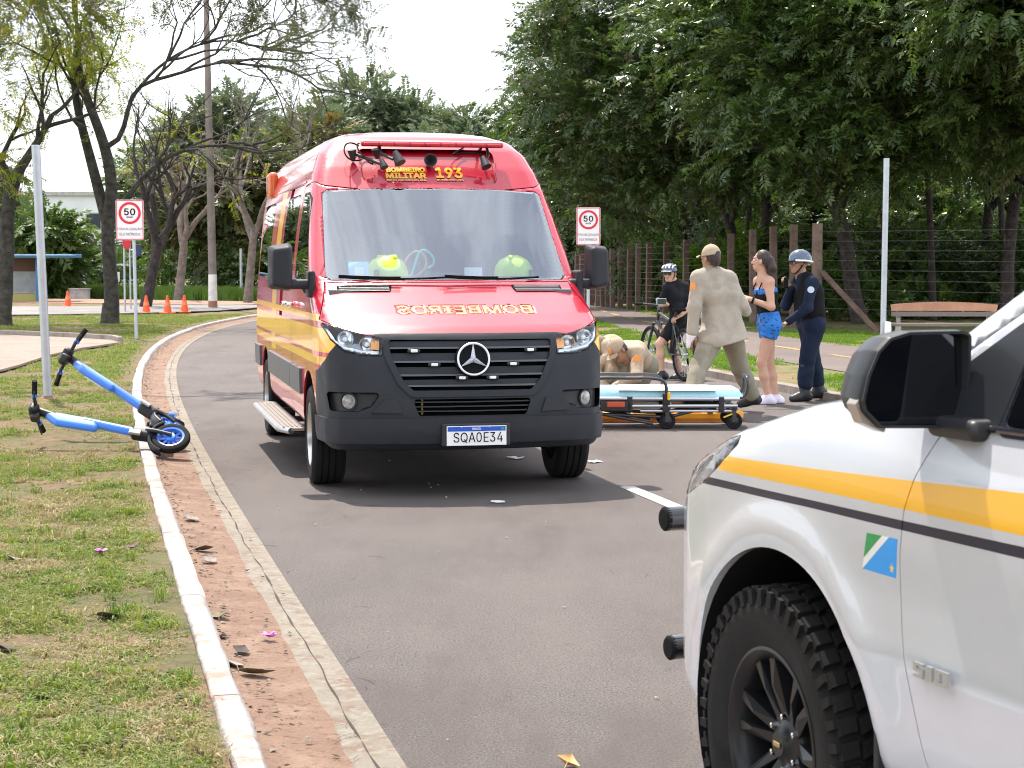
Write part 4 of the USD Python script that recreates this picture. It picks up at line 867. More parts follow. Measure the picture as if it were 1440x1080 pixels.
obj('bonnet', pbonnet, M_wpaint, pk, smooth=28)
# wings (front fenders) end at the door gap; the rest of the body behind
wing, pshell = split(pshell, mani(bx(-.62, 1.3, -1.3, 1.3, 0, 1.30)))
bmp, wing = split(wing, prism([(.60, .30), (.52, .52), (.50, .66), (.60, .70), (.66, .86), (1.2, .88), (1.2, .3)], 'y', -1.2, 1.2))
obj('wing', wing, M_wpaint, pk, smooth=28); obj('front_bumper', bmp, M_wpaint, pk); obj('body', pshell, M_wpaint, pk)
pgr = rpoly([(-.52, .74), (.52, .74), (.56, .92), (-.56, .92)], .03)
obj('grille', (P_out - P_in) ^ prism(pgr, 'x', .6, 1.1), M_gloss, pk)
# bull bar tubes at the nose
bb = UsdGeom.Xform.Define(stage, path_for('bull_bar', pk)).GetPrim()
for z, yy, xx in ((.803, .748, 1.015), (.425, .745, .985)):
    obj('tube', tube([(xx, yy, z), (xx, yy - .02, z), (xx + .01, 0, z), (xx, -yy, z)], .036, 24), M_gloss, bb, smooth=50)
    obj('end_cap', mv(lathe([(.001, .006), (.030, .005), (.036, .0), (.036, -.01)], 28, 'y'), (xx, yy + .002, z)), M_matt, bb)
for y in (-.45, .45): obj('upright', tube([(1.0, y, .43), (1.01, y, .80)], .03, 16), M_gloss, bb); obj('stay', bx(.84, 1.0, y - .02, y + .02, .5, .62), M_black, bb)
# mirrors
M_mirror = mat('mirror_glass', (0.13, 0.135, 0.15), 0.03, 1.0)
for s in (-1, 1):
    mr = UsdGeom.Xform.Define(stage, path_for('wing_mirror', pk)).GetPrim()
    yi, yo = .838, 1.095; cx = -.63
    face = rpoly([(yi, 1.232), (yi - .003, 1.412), (yi + .02, 1.42), (yo - .11, 1.419), (yo - .065, 1.408), (yo - .035, 1.38), (yo - .012, 1.33), (yo, 1.28), (yo - .005, 1.258), (yo - .045, 1.222), (yi + .03, 1.216)], .012)
    P = np.array(face.exterior.coords)[:-1]; c0 = P.mean(0); rings = []
    for dx, sc_ in ((.046, .92), (.006, .93), (0, .955), (.006, .985), (.02, 1.0), (.05, .99), (.09, .93), (.125, .80), (.145, .55), (.152, .2)):
        q = c0 + (P - c0) * sc_; rings.append(np.c_[np.full(len(q), cx + dx - .10 * (q[:, 0] - yi) * 0), q[:, 0] * s, q[:, 1]])
    n = len(P); V = np.vstack(rings + [np.array([[cx + .153, c0[0] * s, c0[1]]])]); F = []
    for r in range(len(rings) - 1):
        k = np.arange(n); k2 = (k + 1) % n; F += [np.stack([r * n + k, r * n + k2, (r + 1) * n + k2], 1), np.stack([r * n + k, (r + 1) * n + k2, (r + 1) * n + k], 1)]
    k = np.arange(n); F.append(np.stack([(len(rings) - 1) * n + k, (len(rings) - 1) * n + (k + 1) % n, np.full(n, len(V) - 1)], 1))
    hsg = trimesh.Trimesh(V, np.vstack(F), process=False); hsg.fix_normals()
    obj('housing', hsg, M_trim, mr, smooth=45)
    def flat(poly, x, depth):
        m = extr(poly, depth); v = m.vertices; m.vertices = np.c_[x - v[:, 2], v[:, 0] * s, v[:, 1]]; m.fix_normals(); return m
    obj('glass_rim', flat(face.buffer(-.002).difference(face.buffer(-.008)), cx + .002, .004), M_black, mr)
    gl = flat(face.buffer(-.009), 0, .003); cg = gl.vertices.mean(0); gl.vertices -= cg; obj('glass', mv(gl, cg + [cx + .014, 0, 0], rz=s * .07, ry=0.05), M_mirror, mr)
    tl = Polygon([(yo - .062, 1.213), (yo - .012, 1.234), (yo + .006, 1.272), (yo - .006, 1.288), (yo - .022, 1.262), (yo - .036, 1.24), (yo - .066, 1.222)])
    m = extr(rpoly(tl.exterior.coords, .004), .035); v = m.vertices; m.vertices = np.c_[cx + .012 + v[:, 2], v[:, 0] * s, v[:, 1]]; m.fix_normals()
    obj('turn_signal', m, mat('clear_amber_signal', (.26, .22, .18), .15, coat=.6), mr)
    obj('foot', mani(rbox(.17, .075, .045, .018, (-.665, s * .876, 1.222))), M_black, mr)
# interior silhouettes
pc = UsdGeom.Xform.Define(stage, path_for('cab_interior', pk)).GetPrim()
obj('dashboard', mv(rbox(.5, 1.45, .3, .08), (-.70, 0, 1.08)), M_inter, pc)
for y in (-.38, .38):
    obj('seat', mv(rbox(.16, .5, .7, .07), (-1.75, y, 1.2), ry=-.25), M_seat, pc); obj('headrest', mv(rbox(.09, .27, .18, .04), (-1.88, y, 1.58)), M_seat, pc)
obj('steering_wheel', mv(trimesh.creation.torus(.18, .015, 36, 10), (-1.02, .38, 1.2), ry=-1.1), M_seat, pc)
obj('cab_lining', (P_in - P_in.translate([0, 0, -.02])) ^ mani(bx(-2.5, -1.2, -1, 1, 1.6, 1.8)), M_inter, pc)
obj('floor', bx(-2.6, -.4, -.85, .85, .5, .55), M_matt, pc)
# wheels: all-terrain tyres with tread blocks, black spoked rims
def pk_wheel(x, s, steer=0.0):
    w = UsdGeom.Xform.Define(stage, path_for('wheel', pk)); w.AddTranslateOp().Set(Gf.Vec3d(x, s * .80, .388)); w.AddRotateZOp().Set(math.degrees(steer) + (0 if s > 0 else 180)); w = w.GetPrim()
    obj('tyre', lathe([(.225, -.105), (.25, -.122), (.30, -.134), (.335, -.134), (.362, -.122), (.374, -.105), (.3755, -.06), (.3755, .06), (.374, .105), (.362, .122), (.335, .134), (.300, .134), (.25, .122), (.242, .118), (.236, .119), (.225, .105)], 96, 'y'), M_rub, w, smooth=40)
    BF = np.array([[0, 1, 3], [0, 3, 2], [4, 6, 7], [4, 7, 5], [0, 4, 5], [0, 5, 1], [2, 3, 7], [2, 7, 6], [0, 2, 6], [0, 6, 4], [1, 5, 7], [1, 7, 3]])
    bl = []; N = 44; rg = np.random.default_rng(3)
    def block(a0, a1, y0, y1, r0, r1, skew=0, taper=.12):
        am = (a0 + a1) / 2; pts = []
        for yy, sk in ((y0, -skew), (y1, skew)):
            for aa in (a0, a1):
                for r in (r0, r1):
                    t = 1 - (taper if r == r1 else 0); A = am + (aa - am) * t + sk; Y = (y0 + y1) / 2 + (yy - (y0 + y1) / 2) * (1 - taper * .5 * (r == r1)); pts.append((r * math.cos(A), Y, r * math.sin(A)))
        return trimesh.Trimesh(np.array(pts), BF, process=False)
    d = 2 * pi / N
    for k in range(N):
        a = k * d; v = rg.uniform(-.04, .04) * d
        for sg in (-1, 1):
            bl.append(block(a + .10 * d, a + .86 * d, sg * .080, sg * .126, .370, .3875 - .001, sg * .08 * d))       # shoulder
            bl.append(block(a + .15 * d + (.5 * d if k % 2 else 0) * 0, a + .62 * d, sg * .122, sg * .1365, .340, .379, 0, .2))   # sidewall lug
            bl.append(block(a + .05 * d + v, a + .80 * d + v, sg * .033, sg * .073, .372, .3885, sg * .16 * d))
            if k % 2: bl.append(block(a + .2 * d, a + .9 * d, sg * .03, sg * .05, .372, .386, -sg * .2 * d))
        bl.append(block(a + .45 * d, a + 1.22 * d, -.026, .026, .372, .3885, .2 * d))
    tr_ = cat_(bl); tr_.invert() if tr_.volume < 0 else 0
    obj('tread', tr_, M_rub, w, smooth=False, kind='stuff')
    rim = lathe([(.222, -.10), (.222, .02), (.205, .05), (.205, .085), (.226, .106), (.236, .112), (.238, .120), (.230, .122), (.216, .112), (.200, .085), (.195, .02), (.195, -.06), (.001, -.06)], 72, 'y')
    obj('rim', rim, mat('satin_black_rim', (.008, .008, .009), .32, spec=.35), w, smooth=35)
    for k in range(6):
        for o in (-.16, .16):
            a = k * pi / 3 + .2; ca, sa = math.cos(a), math.sin(a); b = a + o * 1.25; cb, sb = math.cos(b), math.sin(b)
            tn = np.array([-sa, 0, ca]); c1 = np.array([ca * .060, .070, sa * .060]); c2 = np.array([cb * .208, .098, sb * .208]); tb = np.array([-sb, 0, cb])
            pts = [c1 + tn * .016 * np.sign(o) * (1 + u) + [0, v, 0] for u in (-.9, .9) for v in (-.03, .004)] + [c2 + tb * u + [0, v, 0] for u in (-.014, .014) for v in (-.035, .004)] + [(c1 * .45 + c2 * .55) + [0, .016, 0] + tb * u for u in (-.004, .004)]
            obj('spoke', trimesh.convex.convex_hull(np.array(pts)), mat('satin_black_rim', (.008, .008, .009), .32, spec=.35), w, smooth=False)
            e = [c2 + tb * (.012) + [0, .0045, 0], c2 - tb * .012 + [0, .0045, 0], c1 * .3 + c2 * .7 + [0, .0165, 0]]
    obj('hub', mv(lathe([(.001, .098), (.03, .098), (.036, .090), (.05, .078), (.082, .070), (.090, .05), (.09, -.05)], 40, 'y')), mat('satin_black_rim', (.008, .008, .009)), w)
    obj('hub_badge', mv(rbox(.034, .006, .014, .003), (0, .100, 0)), mat('bronze_badge', (.55, .42, .2), .3, 1), w)
    for k in range(6): a = k * pi / 3 + .5; obj('lug_nut', mv(lathe([(.001, .022), (.008, .020), (.010, 0)], 6, 'y'), (.066 * math.cos(a), .068, .066 * math.sin(a))), M_chrome, w)
    obj('brake_disc', lathe([(.14, -.03), (.14, -.01), (.05, -.01)], 40, 'y'), M_steel, w)
pk_wheel(0.05, 1, -.045); _pw = stage.GetPrimAtPath(str(pk.GetPath()) + '/wheel')
for x, s in ((.0, -1), (-3.096, 1), (-3.096, -1)): dup_part(_pw, 'wheel', pk, (x, s * .80, .388), (.03 if x == 0 else 0) + (0 if s > 0 else pi))
for x in (.03, -3.096):
    for s in (-1, 1):
        arc = [(x + .449 * math.cos(a), .42 + .449 * math.sin(a)) for a in np.linspace(-.5, pi + .5, 30)]
        l = strip(np.zeros((30, 2)) + [0, s * .55], np.zeros((30, 2)) + [0, s * .905], 0); l.vertices[:, 0] = np.tile([p[0] for p in arc], 2); l.vertices[:, 2] = np.tile([p[1] for p in arc], 2)
        obj('wheel_arch_liner', l, M_matt, pk, smooth=True)
        obj('inner_wall', bx(x - .45, x + .45, s * .56 - .01, s * .56 + .01, .3, .87), M_matt, pk)
        if x > 0: obj('mud_flap', mani(rbox(.02, .24, .42, .008, (x - .44, s * .795, .42))), M_black, pk)
for s in (-1, 1): obj('side_step', mani(rbox(2.0, .12, .05, .02, (-1.55, s * .90, .36))), M_black, pk)
obj('chassis', bx(-4.2, .7, -.5, .5, .38, .5), M_matt, pk); obj('bed_floor', bx(-4.37, -2.79, -.82, .82, .74, .77), M_black, pk)
# ================================================================ trees and other planting
def leafquad(c, d, n, L, W):
    """one pointed leaf: base c, along d, face normal about n"""
    d = d / np.linalg.norm(d); w = np.cross(n, d); w /= max(np.linalg.norm(w), 1e-9); n2 = np.cross(d, w)
    return np.array([c, c + d * L * .45 + w * W * .5 - n2 * W * .12, c + d * L, c + d * L * .45 - w * W * .5 - n2 * W * .12])
def sprig(seed, n=14, L=.34, leaf=(.10, .042), droop=.5, spread=.9, pairs=True):
    r = np.random.default_rng(seed); V, F = [], []
    pts = [np.array([0, 0, 0.0])]; d = np.array([1.0, 0, .15])
    for i in range(n // 2): d = d + [0, r.normal(0, .06), -droop * 2.0 / n]; d /= np.linalg.norm(d); pts.append(pts[-1] + d * L / (n // 2))
    for i in range(1, n // 2 + 1):
        for s in ((-1, 1) if i < n // 2 else (-1, 0, 1)):
            t = (pts[i] - pts[i - 1]); t /= np.linalg.norm(t); sd = np.array([-t[1], t[0], 0.0]); sd /= np.linalg.norm(sd)
            dd = t * (.55 if s else 1) + sd * s * spread + np.array([0, 0, r.normal(-.25, .22)])
            nn = np.array([r.normal(0, .35), r.normal(0, .35), 1.0]); sc = r.uniform(.75, 1.2)
            q = leafquad(pts[i], dd, nn, leaf[0] * sc, leaf[1] * sc); k = len(V) * 4; V.append(q); F += [[k, k + 1, k + 2], [k, k + 2, k + 3]]
    return trimesh.Trimesh(np.vstack(V), F, process=False)
SPRIG_A = [sprig(k, 16, .46, (.135, .054)) for k in range(4)]                     # broad leafy
SPRIG_B = [sprig(20 + k, 22, .40, (.085, .026), droop=.7, spread=1.0) for k in range(3)]   # fine feathery
SPRIG_C = [sprig(40 + k, 16, .85, (.26, .12), droop=.6) for k in range(3)]       # coarse, for far crowns
SPRIG_D = [sprig(60 + k, 12, .30, (.13, .06), droop=.2) for k in range(3)]       # shrub
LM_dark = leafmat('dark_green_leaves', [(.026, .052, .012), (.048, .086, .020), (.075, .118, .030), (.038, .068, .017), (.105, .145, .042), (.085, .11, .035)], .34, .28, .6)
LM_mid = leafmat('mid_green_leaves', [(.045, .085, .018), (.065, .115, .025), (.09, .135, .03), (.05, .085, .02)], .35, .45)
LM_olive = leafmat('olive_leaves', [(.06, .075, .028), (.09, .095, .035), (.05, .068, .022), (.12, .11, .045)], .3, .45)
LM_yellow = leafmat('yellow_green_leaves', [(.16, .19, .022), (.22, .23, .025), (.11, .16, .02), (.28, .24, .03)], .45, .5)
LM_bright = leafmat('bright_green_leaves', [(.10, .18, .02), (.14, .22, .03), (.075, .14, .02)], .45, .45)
LM_grey = leafmat('grey_green_leaves', [(.10, .135, .075), (.13, .165, .085), (.085, .115, .062)], .28, .5)
LM_autumn = leafmat('dry_orange_leaves', [(.17, .10, .035), (.11, .11, .03), (.20, .15, .05)], .3, .5)
BARK = mat('dark_bark', (.020, .015, .013), .95, var=.5, vs=9, bump=.02, bs=22, col2=(.038, .029, .025))
BARK_G = mat('pale_grey_bark', (.15, .125, .105), .95, var=.4, vs=7, bump=.015, bs=20)
BARK_M = mat('mossy_dark_bark', (.016, .014, .011), .95, var=.5, vs=7, bump=.025, bs=18, col2=(.042, .039, .030))

def grow(rg, p, d, L, r, depth, tubes, tips, kids=(2, 3), up=.12, bend=.22, shrink=.72, spread=.75, n=6):
    pts = [p]; rr = [r]; r1 = r * .62 if depth else r * .35
    for i in range(n):
        d = d + rg.normal(0, bend / math.sqrt(n), 3) + np.array([0, 0, up / n]); d /= np.linalg.norm(d)
        pts.append(pts[-1] + d * L / n); rr.append(r + (r1 - r) * (i + 1) / n)
    tubes.append(tube(np.array(pts), rr, 8 if r > .06 else 5, caps=False))
    for i in range(2, n + 1):
        if depth <= 1: tips.append((pts[i], d, depth))
    if depth == 0: return
    for k in range(rg.integers(kids[0], kids[1] + 1)):
        a = rg.uniform(0, 2 * pi); u = np.cross(d, [0, 0, 1.0]); u /= max(np.linalg.norm(u), 1e-6); w = np.cross(d, u)
        nd = d * 1.0 + (u * math.cos(a) + w * math.sin(a)) * spread * rg.uniform(.6, 1.2); nd /= np.linalg.norm(nd)
        j = n if k == 0 else rg.integers(n // 2, n + 1)
        grow(rg, pts[j], nd, L * shrink * rg.uniform(.8, 1.15), rr[j] * .78, depth - 1, tubes, tips, kids, up, bend, shrink, spread, max(n - 1, 4))
def quat_frame(rg, out, roll=True):
    """random orientation whose local x points roughly along out (n,3); returns w,x,y,z"""
    o = out / np.maximum(np.linalg.norm(out, axis=1, keepdims=True), 1e-9)
    yaw = np.arctan2(o[:, 1], o[:, 0]) + rg.normal(0, .5, len(o)); pit = -np.arcsin(np.clip(o[:, 2], -1, 1)) + rg.normal(.15, .4, len(o)); rol = rg.normal(0, .5, len(o))
    cy, sy, cp_, sp, c, s = np.cos(yaw / 2), np.sin(yaw / 2), np.cos(pit / 2), np.sin(pit / 2), np.cos(rol / 2), np.sin(rol / 2)
    return np.stack([cy * cp_ * c + sy * sp * s, cy * cp_ * s - sy * sp * c, cy * sp * c + sy * cp_ * s, sy * cp_ * c - cy * sp * s], 1)
def blob_points(rg, blobs, per_m2=14, clump=.55, shell=(.55, 1.02), thin=.0):
    P, O = [], []
    for c, r in blobs:
        c, r = np.array(c, float), np.array(r, float) * np.ones(3); area = 4 * pi * (np.mean(r ** 1.6) ** (1 / .8)); nc = max(8, int(area / (clump * clump * 1.6)))
        u = rg.normal(0, 1, (nc, 3)); u /= np.linalg.norm(u, axis=1, keepdims=True); u[:, 2] = np.where(u[:, 2] < -.55, -u[:, 2], u[:, 2])
        q = rg.uniform(shell[0], shell[1], nc) ** .6; cc = c + u * r * q[:, None]; keep = rg.random(nc) > thin; cc, u = cc[keep], u[keep]
        k = max(3, int(per_m2 * clump * clump * 1.8)); n = len(cc)
        off = rg.normal(0, clump * .5, (n, k, 3)) * [1, 1, .6]; pp = (cc[:, None] + off).reshape(-1, 3); oo = (u[:, None] * 1.0 + off / clump * .8).reshape(-1, 3)
        P.append(pp); O.append(oo)
    return np.vstack(P), np.vstack(O)
def crown_of(P, O, protos, material, parent, rg, sc=(.8, 1.25), name='crown', lim=None):
    n = len(P); mats_ = [material] * len(protos)
    return instancer(name, protos, mats_, P, quat_frame(rg, O), rg.uniform(*sc, n), rg.integers(0, len(protos), n), parent, kind='stuff')
def tree(name, label, base, trunk_h, r, seed, blobs, protos, material, bark, per_m2=14, clump=.55, lean=(0, 0), depth=3, group=None, limbL=2.4, sc=(.8, 1.25), thin=0.0, second=None, kids=(2, 3), cat='tree', zb=0.05, shell=(.55, 1.02)):
    rg = np.random.default_rng(seed); t = thing(name, label, cat, (base[0], base[1], zb), 0, group)
    tubes, tips = [], []; p0 = np.array([0, 0, -.2]); d = np.array([lean[0], lean[1], 1.0]); d /= np.linalg.norm(d)
    pts = [p0]; rr = [r * 1.35]; n = 7
    for i in range(n): d = d + rg.normal(0, .05, 3); d /= np.linalg.norm(d); pts.append(pts[-1] + d * (trunk_h + .2) / n); rr.append(r * (1.08 - .3 * (i + 1) / n))
    tubes.append(tube(np.array(pts), rr, 12, caps=False))
    for k in range(3 + int(depth > 2)):
        a = k * 2 * pi / 3.5 + rg.uniform(-.4, .4); nd = d * .9 + np.array([math.cos(a), math.sin(a), .35]) * .8; nd /= np.linalg.norm(nd)
        grow(rg, pts[-1 - (k % 2)], nd, limbL, r * .55, depth - 1, tubes, tips, kids)
    obj('trunk', cat_(tubes), bark, t, smooth=True)
    if blobs:
        P, O = blob_points(rg, blobs, per_m2, clump, shell, thin)
        if second is None: crown_of(P, O, protos, material, t, rg, sc)
        else:
            m = rg.random(len(P)) < second[1]; crown_of(P[~m], O[~m], protos, material, t, rg, sc); crown_of(P[m], O[m], protos, second[0], t, rg, sc)
    return t, tips, rg
# -- right hand side: the dense wood behind the fence (blobs relative to the trunk base)
def spread_blobs(rg, n, R, z, rad):
    return [((rg.uniform(-R, R), rg.uniform(-R, R), rg.uniform(*z)), (rad * rg.uniform(.8, 1.25), rad * rg.uniform(.8, 1.25), rad * rg.uniform(.6, .85))) for _ in range(n)]
_r = np.random.default_rng(5)
RIGHT = [
 ('leafy tree leaning over the fence, nearest the far speed sign', (7.2, 51.5), 3.2, .20, (-.45, -.3), [((-4.8, -4.7, 4.6), (1.9, 2.0, 1.6)), ((-5.8, -4.4, 6.2), (1.4, 1.8, 1.5)), ((-3.4, -5.5, 5.8), (2.2, 2.0, 1.8)), ((-4.6, -3.9, 7.8), (2.0, 2, 1.6)), ((-1.6, -5.1, 7.2), (2.3, 2.2, 1.8)), ((-2.8, -3.4, 9.4), (2.4, 2.2, 1.6)), ((-5.4, -4.3, 3.6), (1.1, 1.4, 1.0)), ((-0.6, -5.5, 4.6), (1.6, 1.6, 1.2)), ((-5.2, -5.1, 2.9), (1.1, 1.0, .8)), ((-3.0, -6.1, 3.7), (1.4, 1.0, .9)), ((-1.3, -6.3, 3.4), (1.0, .9, .7))]),
 ('tall tree whose leaning dark limb shows behind the fence corner', (8.3, 42.5), 3.2, .19, (-.30, 0), [((-2.2, -1.4, 5.2), (2.1, 2, 1.5)), ((-.2, -2.2, 6.2), (2.4, 2, 1.7)), ((1.8, -1.6, 6.4), (2.2, 2, 1.6)), ((-1.4, -.6, 8.2), (2.6, 2.4, 1.8)), ((1.4, -.4, 8.6), (2.6, 2.4, 1.8)), ((-3.6, -.6, 6.6), (1.7, 1.7, 1.3)), ((-.8, -2.6, 4.3), (1.3, 1.2, .8)), ((-2.6, -2.2, 3.9), (1.2, 1.0, .8)), ((1.4, -2.8, 4.5), (1.3, 1.0, .8)), ((-1.0, -2.2, 3.3), (1.3, 1.0, .7)), ((1.2, -2.0, 3.5), (1.3, 1.0, .7))]),
 ('broad dark crowned tree right of the bare metal pole', (11.2, 41), 3.6, .16, (.05, -.05), [((-1.6, -1.6, 6.2), (2.2, 2, 1.6)), ((.8, -2.2, 6.0), (2.2, 2, 1.5)), ((2.6, -1.2, 6.8), (2.2, 2, 1.7)), ((0, -1, 8.4), (2.8, 2.4, 1.8)), ((-.6, -3.0, 5.0), (1.5, 1.2, .9)), ((.6, -2.0, 3.9), (1.4, 1.0, .7)), ((2.4, -1.6, 4.2), (1.4, 1.0, .8))]),
 ('tall tree with high dark crown above the bench', (12.6, 36), 4.0, .15, (-.1, -.05), [((-2.2, -.6, 6.4), (2.2, 2, 1.6)), ((.2, -1.2, 6.2), (2.2, 2, 1.6)), ((-1.0, -.4, 8.2), (2.6, 2.4, 1.6)), ((-3.4, -.4, 7.6), (1.8, 1.8, 1.4))]),
 ('leafy tree among others deep behind the fence posts', (6.4, 60), 3.2, .18, (-.25, 0), [((-3.8, -2.1, 6.4), (2.2, 2, 1.8)), ((-2.6, -3.1, 4.4), (2.0, 1.6, 1.4)), ((-4.6, -1.9, 4.6), (1.5, 1.5, 1.3)), ((-1.4, -2.1, 7.6), (2.4, 2.2, 1.9)), ((-3.2, -1.5, 9.0), (2.2, 2, 1.6)), ((-0.2, -2.5, 5.4), (1.8, 1.6, 1.4))]),
 ('shaded tree standing deeper in the wood beyond the corner post', (7.4, 53), 3.4, .17, (0, 0), [((-1.6, -.6, 5.0), (2.2, 2, 1.8)), ((1.4, -.6, 5.4), (2.2, 2, 1.8)), ((0, -.4, 8.0), (2.8, 2.4, 2.0)), ((-2, 0, 9.4), (2.4, 2.2, 1.8)), ((2.6, 0, 8.6), (2.4, 2.2, 1.8))]),
 ('shaded tree deep in the wood beyond the bench', (13.0, 50), 3.4, .17, (0, 0), [((-1.8, -.6, 5.0), (2.2, 2, 1.9)), ((1.4, -.6, 5.2), (2.2, 2, 1.9)), ((0, -.4, 7.8), (2.8, 2.4, 2.0)), ((-2.6, 0, 8.4), (2.4, 2.2, 1.8))]),
 ('shaded tree at the back of the wood on the picture edge', (17.5, 52), 3.4, .17, (0, 0), [((-1.8, -.6, 4.6), (2.4, 2, 2.0)), ((1.4, -.6, 5.0), (2.2, 2, 1.9)), ((0, -.4, 7.8), (2.8, 2.4, 2.0)), ((-2.6, 0, 9), (2.4, 2.2, 1.8))])]
for i, (lab, base, th, r, lean, blobs) in enumerate(RIGHT):
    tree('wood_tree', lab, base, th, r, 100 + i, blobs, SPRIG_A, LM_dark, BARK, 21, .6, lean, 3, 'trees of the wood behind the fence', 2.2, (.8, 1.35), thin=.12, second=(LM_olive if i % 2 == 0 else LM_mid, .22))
# dark undergrowth and thin trunks closing the wood behind
def shrub(name, label, base, r, seed, protos, material, group=None, per=22, zc=.5, clump=.4, kind=None, cat='shrub'):
    rg = np.random.default_rng(seed); t = thing(name, label, cat, (base[0], base[1], 0.03), 0, group, kind)
    stems = [tube(curve([(rg.normal(0, .08), rg.normal(0, .08), -.05), (rg.normal(0, r[0] * .3), rg.normal(0, r[1] * .3), r[2] * zc), (rg.normal(0, r[0] * .6), rg.normal(0, r[1] * .6), r[2] * 1.2)], 6), [.025, .022, .02, .016, .012, .008], 5, False) for _ in range(7)]
    obj('stems', cat_(stems), BARK, t, smooth=True)
    blobs = [((rg.uniform(-.4, .4) * r[0], rg.uniform(-.4, .4) * r[1], r[2] * rg.uniform(.5, 1.1)), (r[0] * .6, r[1] * .6, r[2] * .5)) for _ in range(5)]
    P, O = blob_points(rg, blobs, per, clump, (.5, 1.05)); P[:, 2] = np.abs(P[:, 2]) + .03; crown_of(P, O, protos, material, t, rg, (.7, 1.2), 'foliage'); return t
for i, (x, y, rx, rz, m, lab) in enumerate([
  (5.2, 56, 2.0, 1.3, LM_dark, 'dark shrub behind the middle of the fence posts'), (8.6, 50, 2.2, 1.3, LM_dark, 'dark shrub behind the slanting brace of the corner post'), (11.8, 49, 2.2, 1.2, LM_dark, 'low dark shrub deep in the wood left of the bench'), (15.4, 49, 2.4, 1.4, LM_dark, 'dark shrub deep in the wood beyond the bench'),
  (7.2, 62, 3.2, 2.6, LM_dark, 'tall dark thicket at the back behind the fence corner'), (13.2, 60, 3.4, 2.8, LM_dark, 'tall dark thicket at the back of the wood, left of the picture edge'), (19.5, 60, 3.6, 2.8, LM_dark, 'tall dark thicket at the back of the wood on the picture edge'), (5.4, 74, 3.0, 2.4, LM_dark, 'tall dark thicket far behind the first fence posts'),
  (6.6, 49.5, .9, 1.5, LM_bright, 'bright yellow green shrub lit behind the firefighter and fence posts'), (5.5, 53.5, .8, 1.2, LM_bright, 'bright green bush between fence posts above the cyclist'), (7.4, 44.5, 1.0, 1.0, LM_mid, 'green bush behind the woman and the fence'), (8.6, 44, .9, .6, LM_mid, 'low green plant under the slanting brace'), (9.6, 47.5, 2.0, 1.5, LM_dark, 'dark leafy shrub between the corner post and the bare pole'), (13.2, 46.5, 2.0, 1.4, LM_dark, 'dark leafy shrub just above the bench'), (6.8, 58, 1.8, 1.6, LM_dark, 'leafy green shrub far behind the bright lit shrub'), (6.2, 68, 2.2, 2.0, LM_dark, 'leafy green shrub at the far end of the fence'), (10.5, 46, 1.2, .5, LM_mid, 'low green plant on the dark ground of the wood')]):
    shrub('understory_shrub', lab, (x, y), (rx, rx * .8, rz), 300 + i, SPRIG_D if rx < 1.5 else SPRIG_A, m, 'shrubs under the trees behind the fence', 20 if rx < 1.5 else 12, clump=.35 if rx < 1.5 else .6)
for i, (x, y, h, lx) in enumerate([(9.4, 47, 6, .1), (10.4, 44.5, 6, -.06), (12.4, 46, 6, .04), (14.2, 44, 6, -.05), (6.3, 49.5, 6, .08), (15.6, 47.5, 6, .02), (3.9, 62, 6, .0)]):
    rg = np.random.default_rng(400 + i); t = thing('slim_trunk', ['slim dark trunk behind the brace of the fence', 'slim dark trunk just right of the bare metal pole', 'slim dark trunk above the left end of the bench', 'slim dark trunk above the right end of the bench', 'slim dark trunk behind the policeman', 'slim dark trunk deepest on the right of the wood', 'slim dark trunk far behind the first fence posts'][i], 'tree', (x, y, 0), 0, 'slim trunks in the wood')
    obj('trunk', tube(curve([(0, 0, -.1), (lx * 2, rg.normal(0, .1), 2), (lx * 4 + rg.normal(0, .15), 0, 4), (lx * 7, 0, h)], 10), np.linspace(.10, .06, 10), 7, False), BARK, t, smooth=True)
    P, O = blob_points(rg, [((lx * 7, 0, h), (1.2, 1.2, .9))], 14, .5); crown_of(P, O, SPRIG_A, LM_dark, t, rg)
# the far side of the wood reads as one dark mass
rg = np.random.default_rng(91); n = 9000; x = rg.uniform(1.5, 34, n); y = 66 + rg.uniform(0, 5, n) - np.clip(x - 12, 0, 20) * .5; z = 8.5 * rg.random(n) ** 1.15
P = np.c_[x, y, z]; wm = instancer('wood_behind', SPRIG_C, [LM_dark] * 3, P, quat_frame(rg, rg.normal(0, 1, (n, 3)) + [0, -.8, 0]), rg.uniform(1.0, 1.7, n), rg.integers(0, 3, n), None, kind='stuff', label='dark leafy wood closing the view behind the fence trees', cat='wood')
# -- left hand side
# tree by the sign: forked mossy trunk, sparse crown with yellow green leaves at the left and bare twigs to the right
rg = np.random.default_rng(11)
tA = thing('street_tree', 'forked dark trunk tree with sparse crown behind the left speed sign', 'tree', (-9.63, 43.2, .06))
tubes, tips = [], []
def limb(pts, r0, r1, n=14): 
    q = curve(pts, n); tubes.append(tube(q, np.linspace(r0, r1, n), 9, False)); return q
q0 = limb([(0, 0, -.2), (.03, 0, 1.0), (-.02, .0, 2.0), (.0, 0, 2.7)], .195, .15)
tubes.append(tube([(0, 0, -.15), (0, 0, .05), (.01, 0, .5)], [.28, .23, .18], 10, False))
qa = limb([(.0, 0, 2.3), (-.25, .1, 3.2), (-.50, .1, 4.2), (-.72, 0, 5.3), (-.65, -.1, 6.6)], .15, .07)
qb = limb([(.0, 0, 2.6), (.08, -.1, 3.6), (-.15, -.2, 4.6), (-.42, -.3, 5.4), (-.55, -.4, 6.8)], .16, .07)
qc = limb([(.05, 0, 2.4), (.55, .2, 3.2), (1.25, .3, 3.9), (2.0, .2, 4.2), (2.9, .4, 4.25)], .08, .03)
qd = limb([(.0, -.1, 4.2), (.55, -.3, 5.0), (.75, -.3, 5.5), (1.6, -.4, 5.85), (2.6, -.6, 6.1), (3.6, -.6, 6.05)], .065, .018)
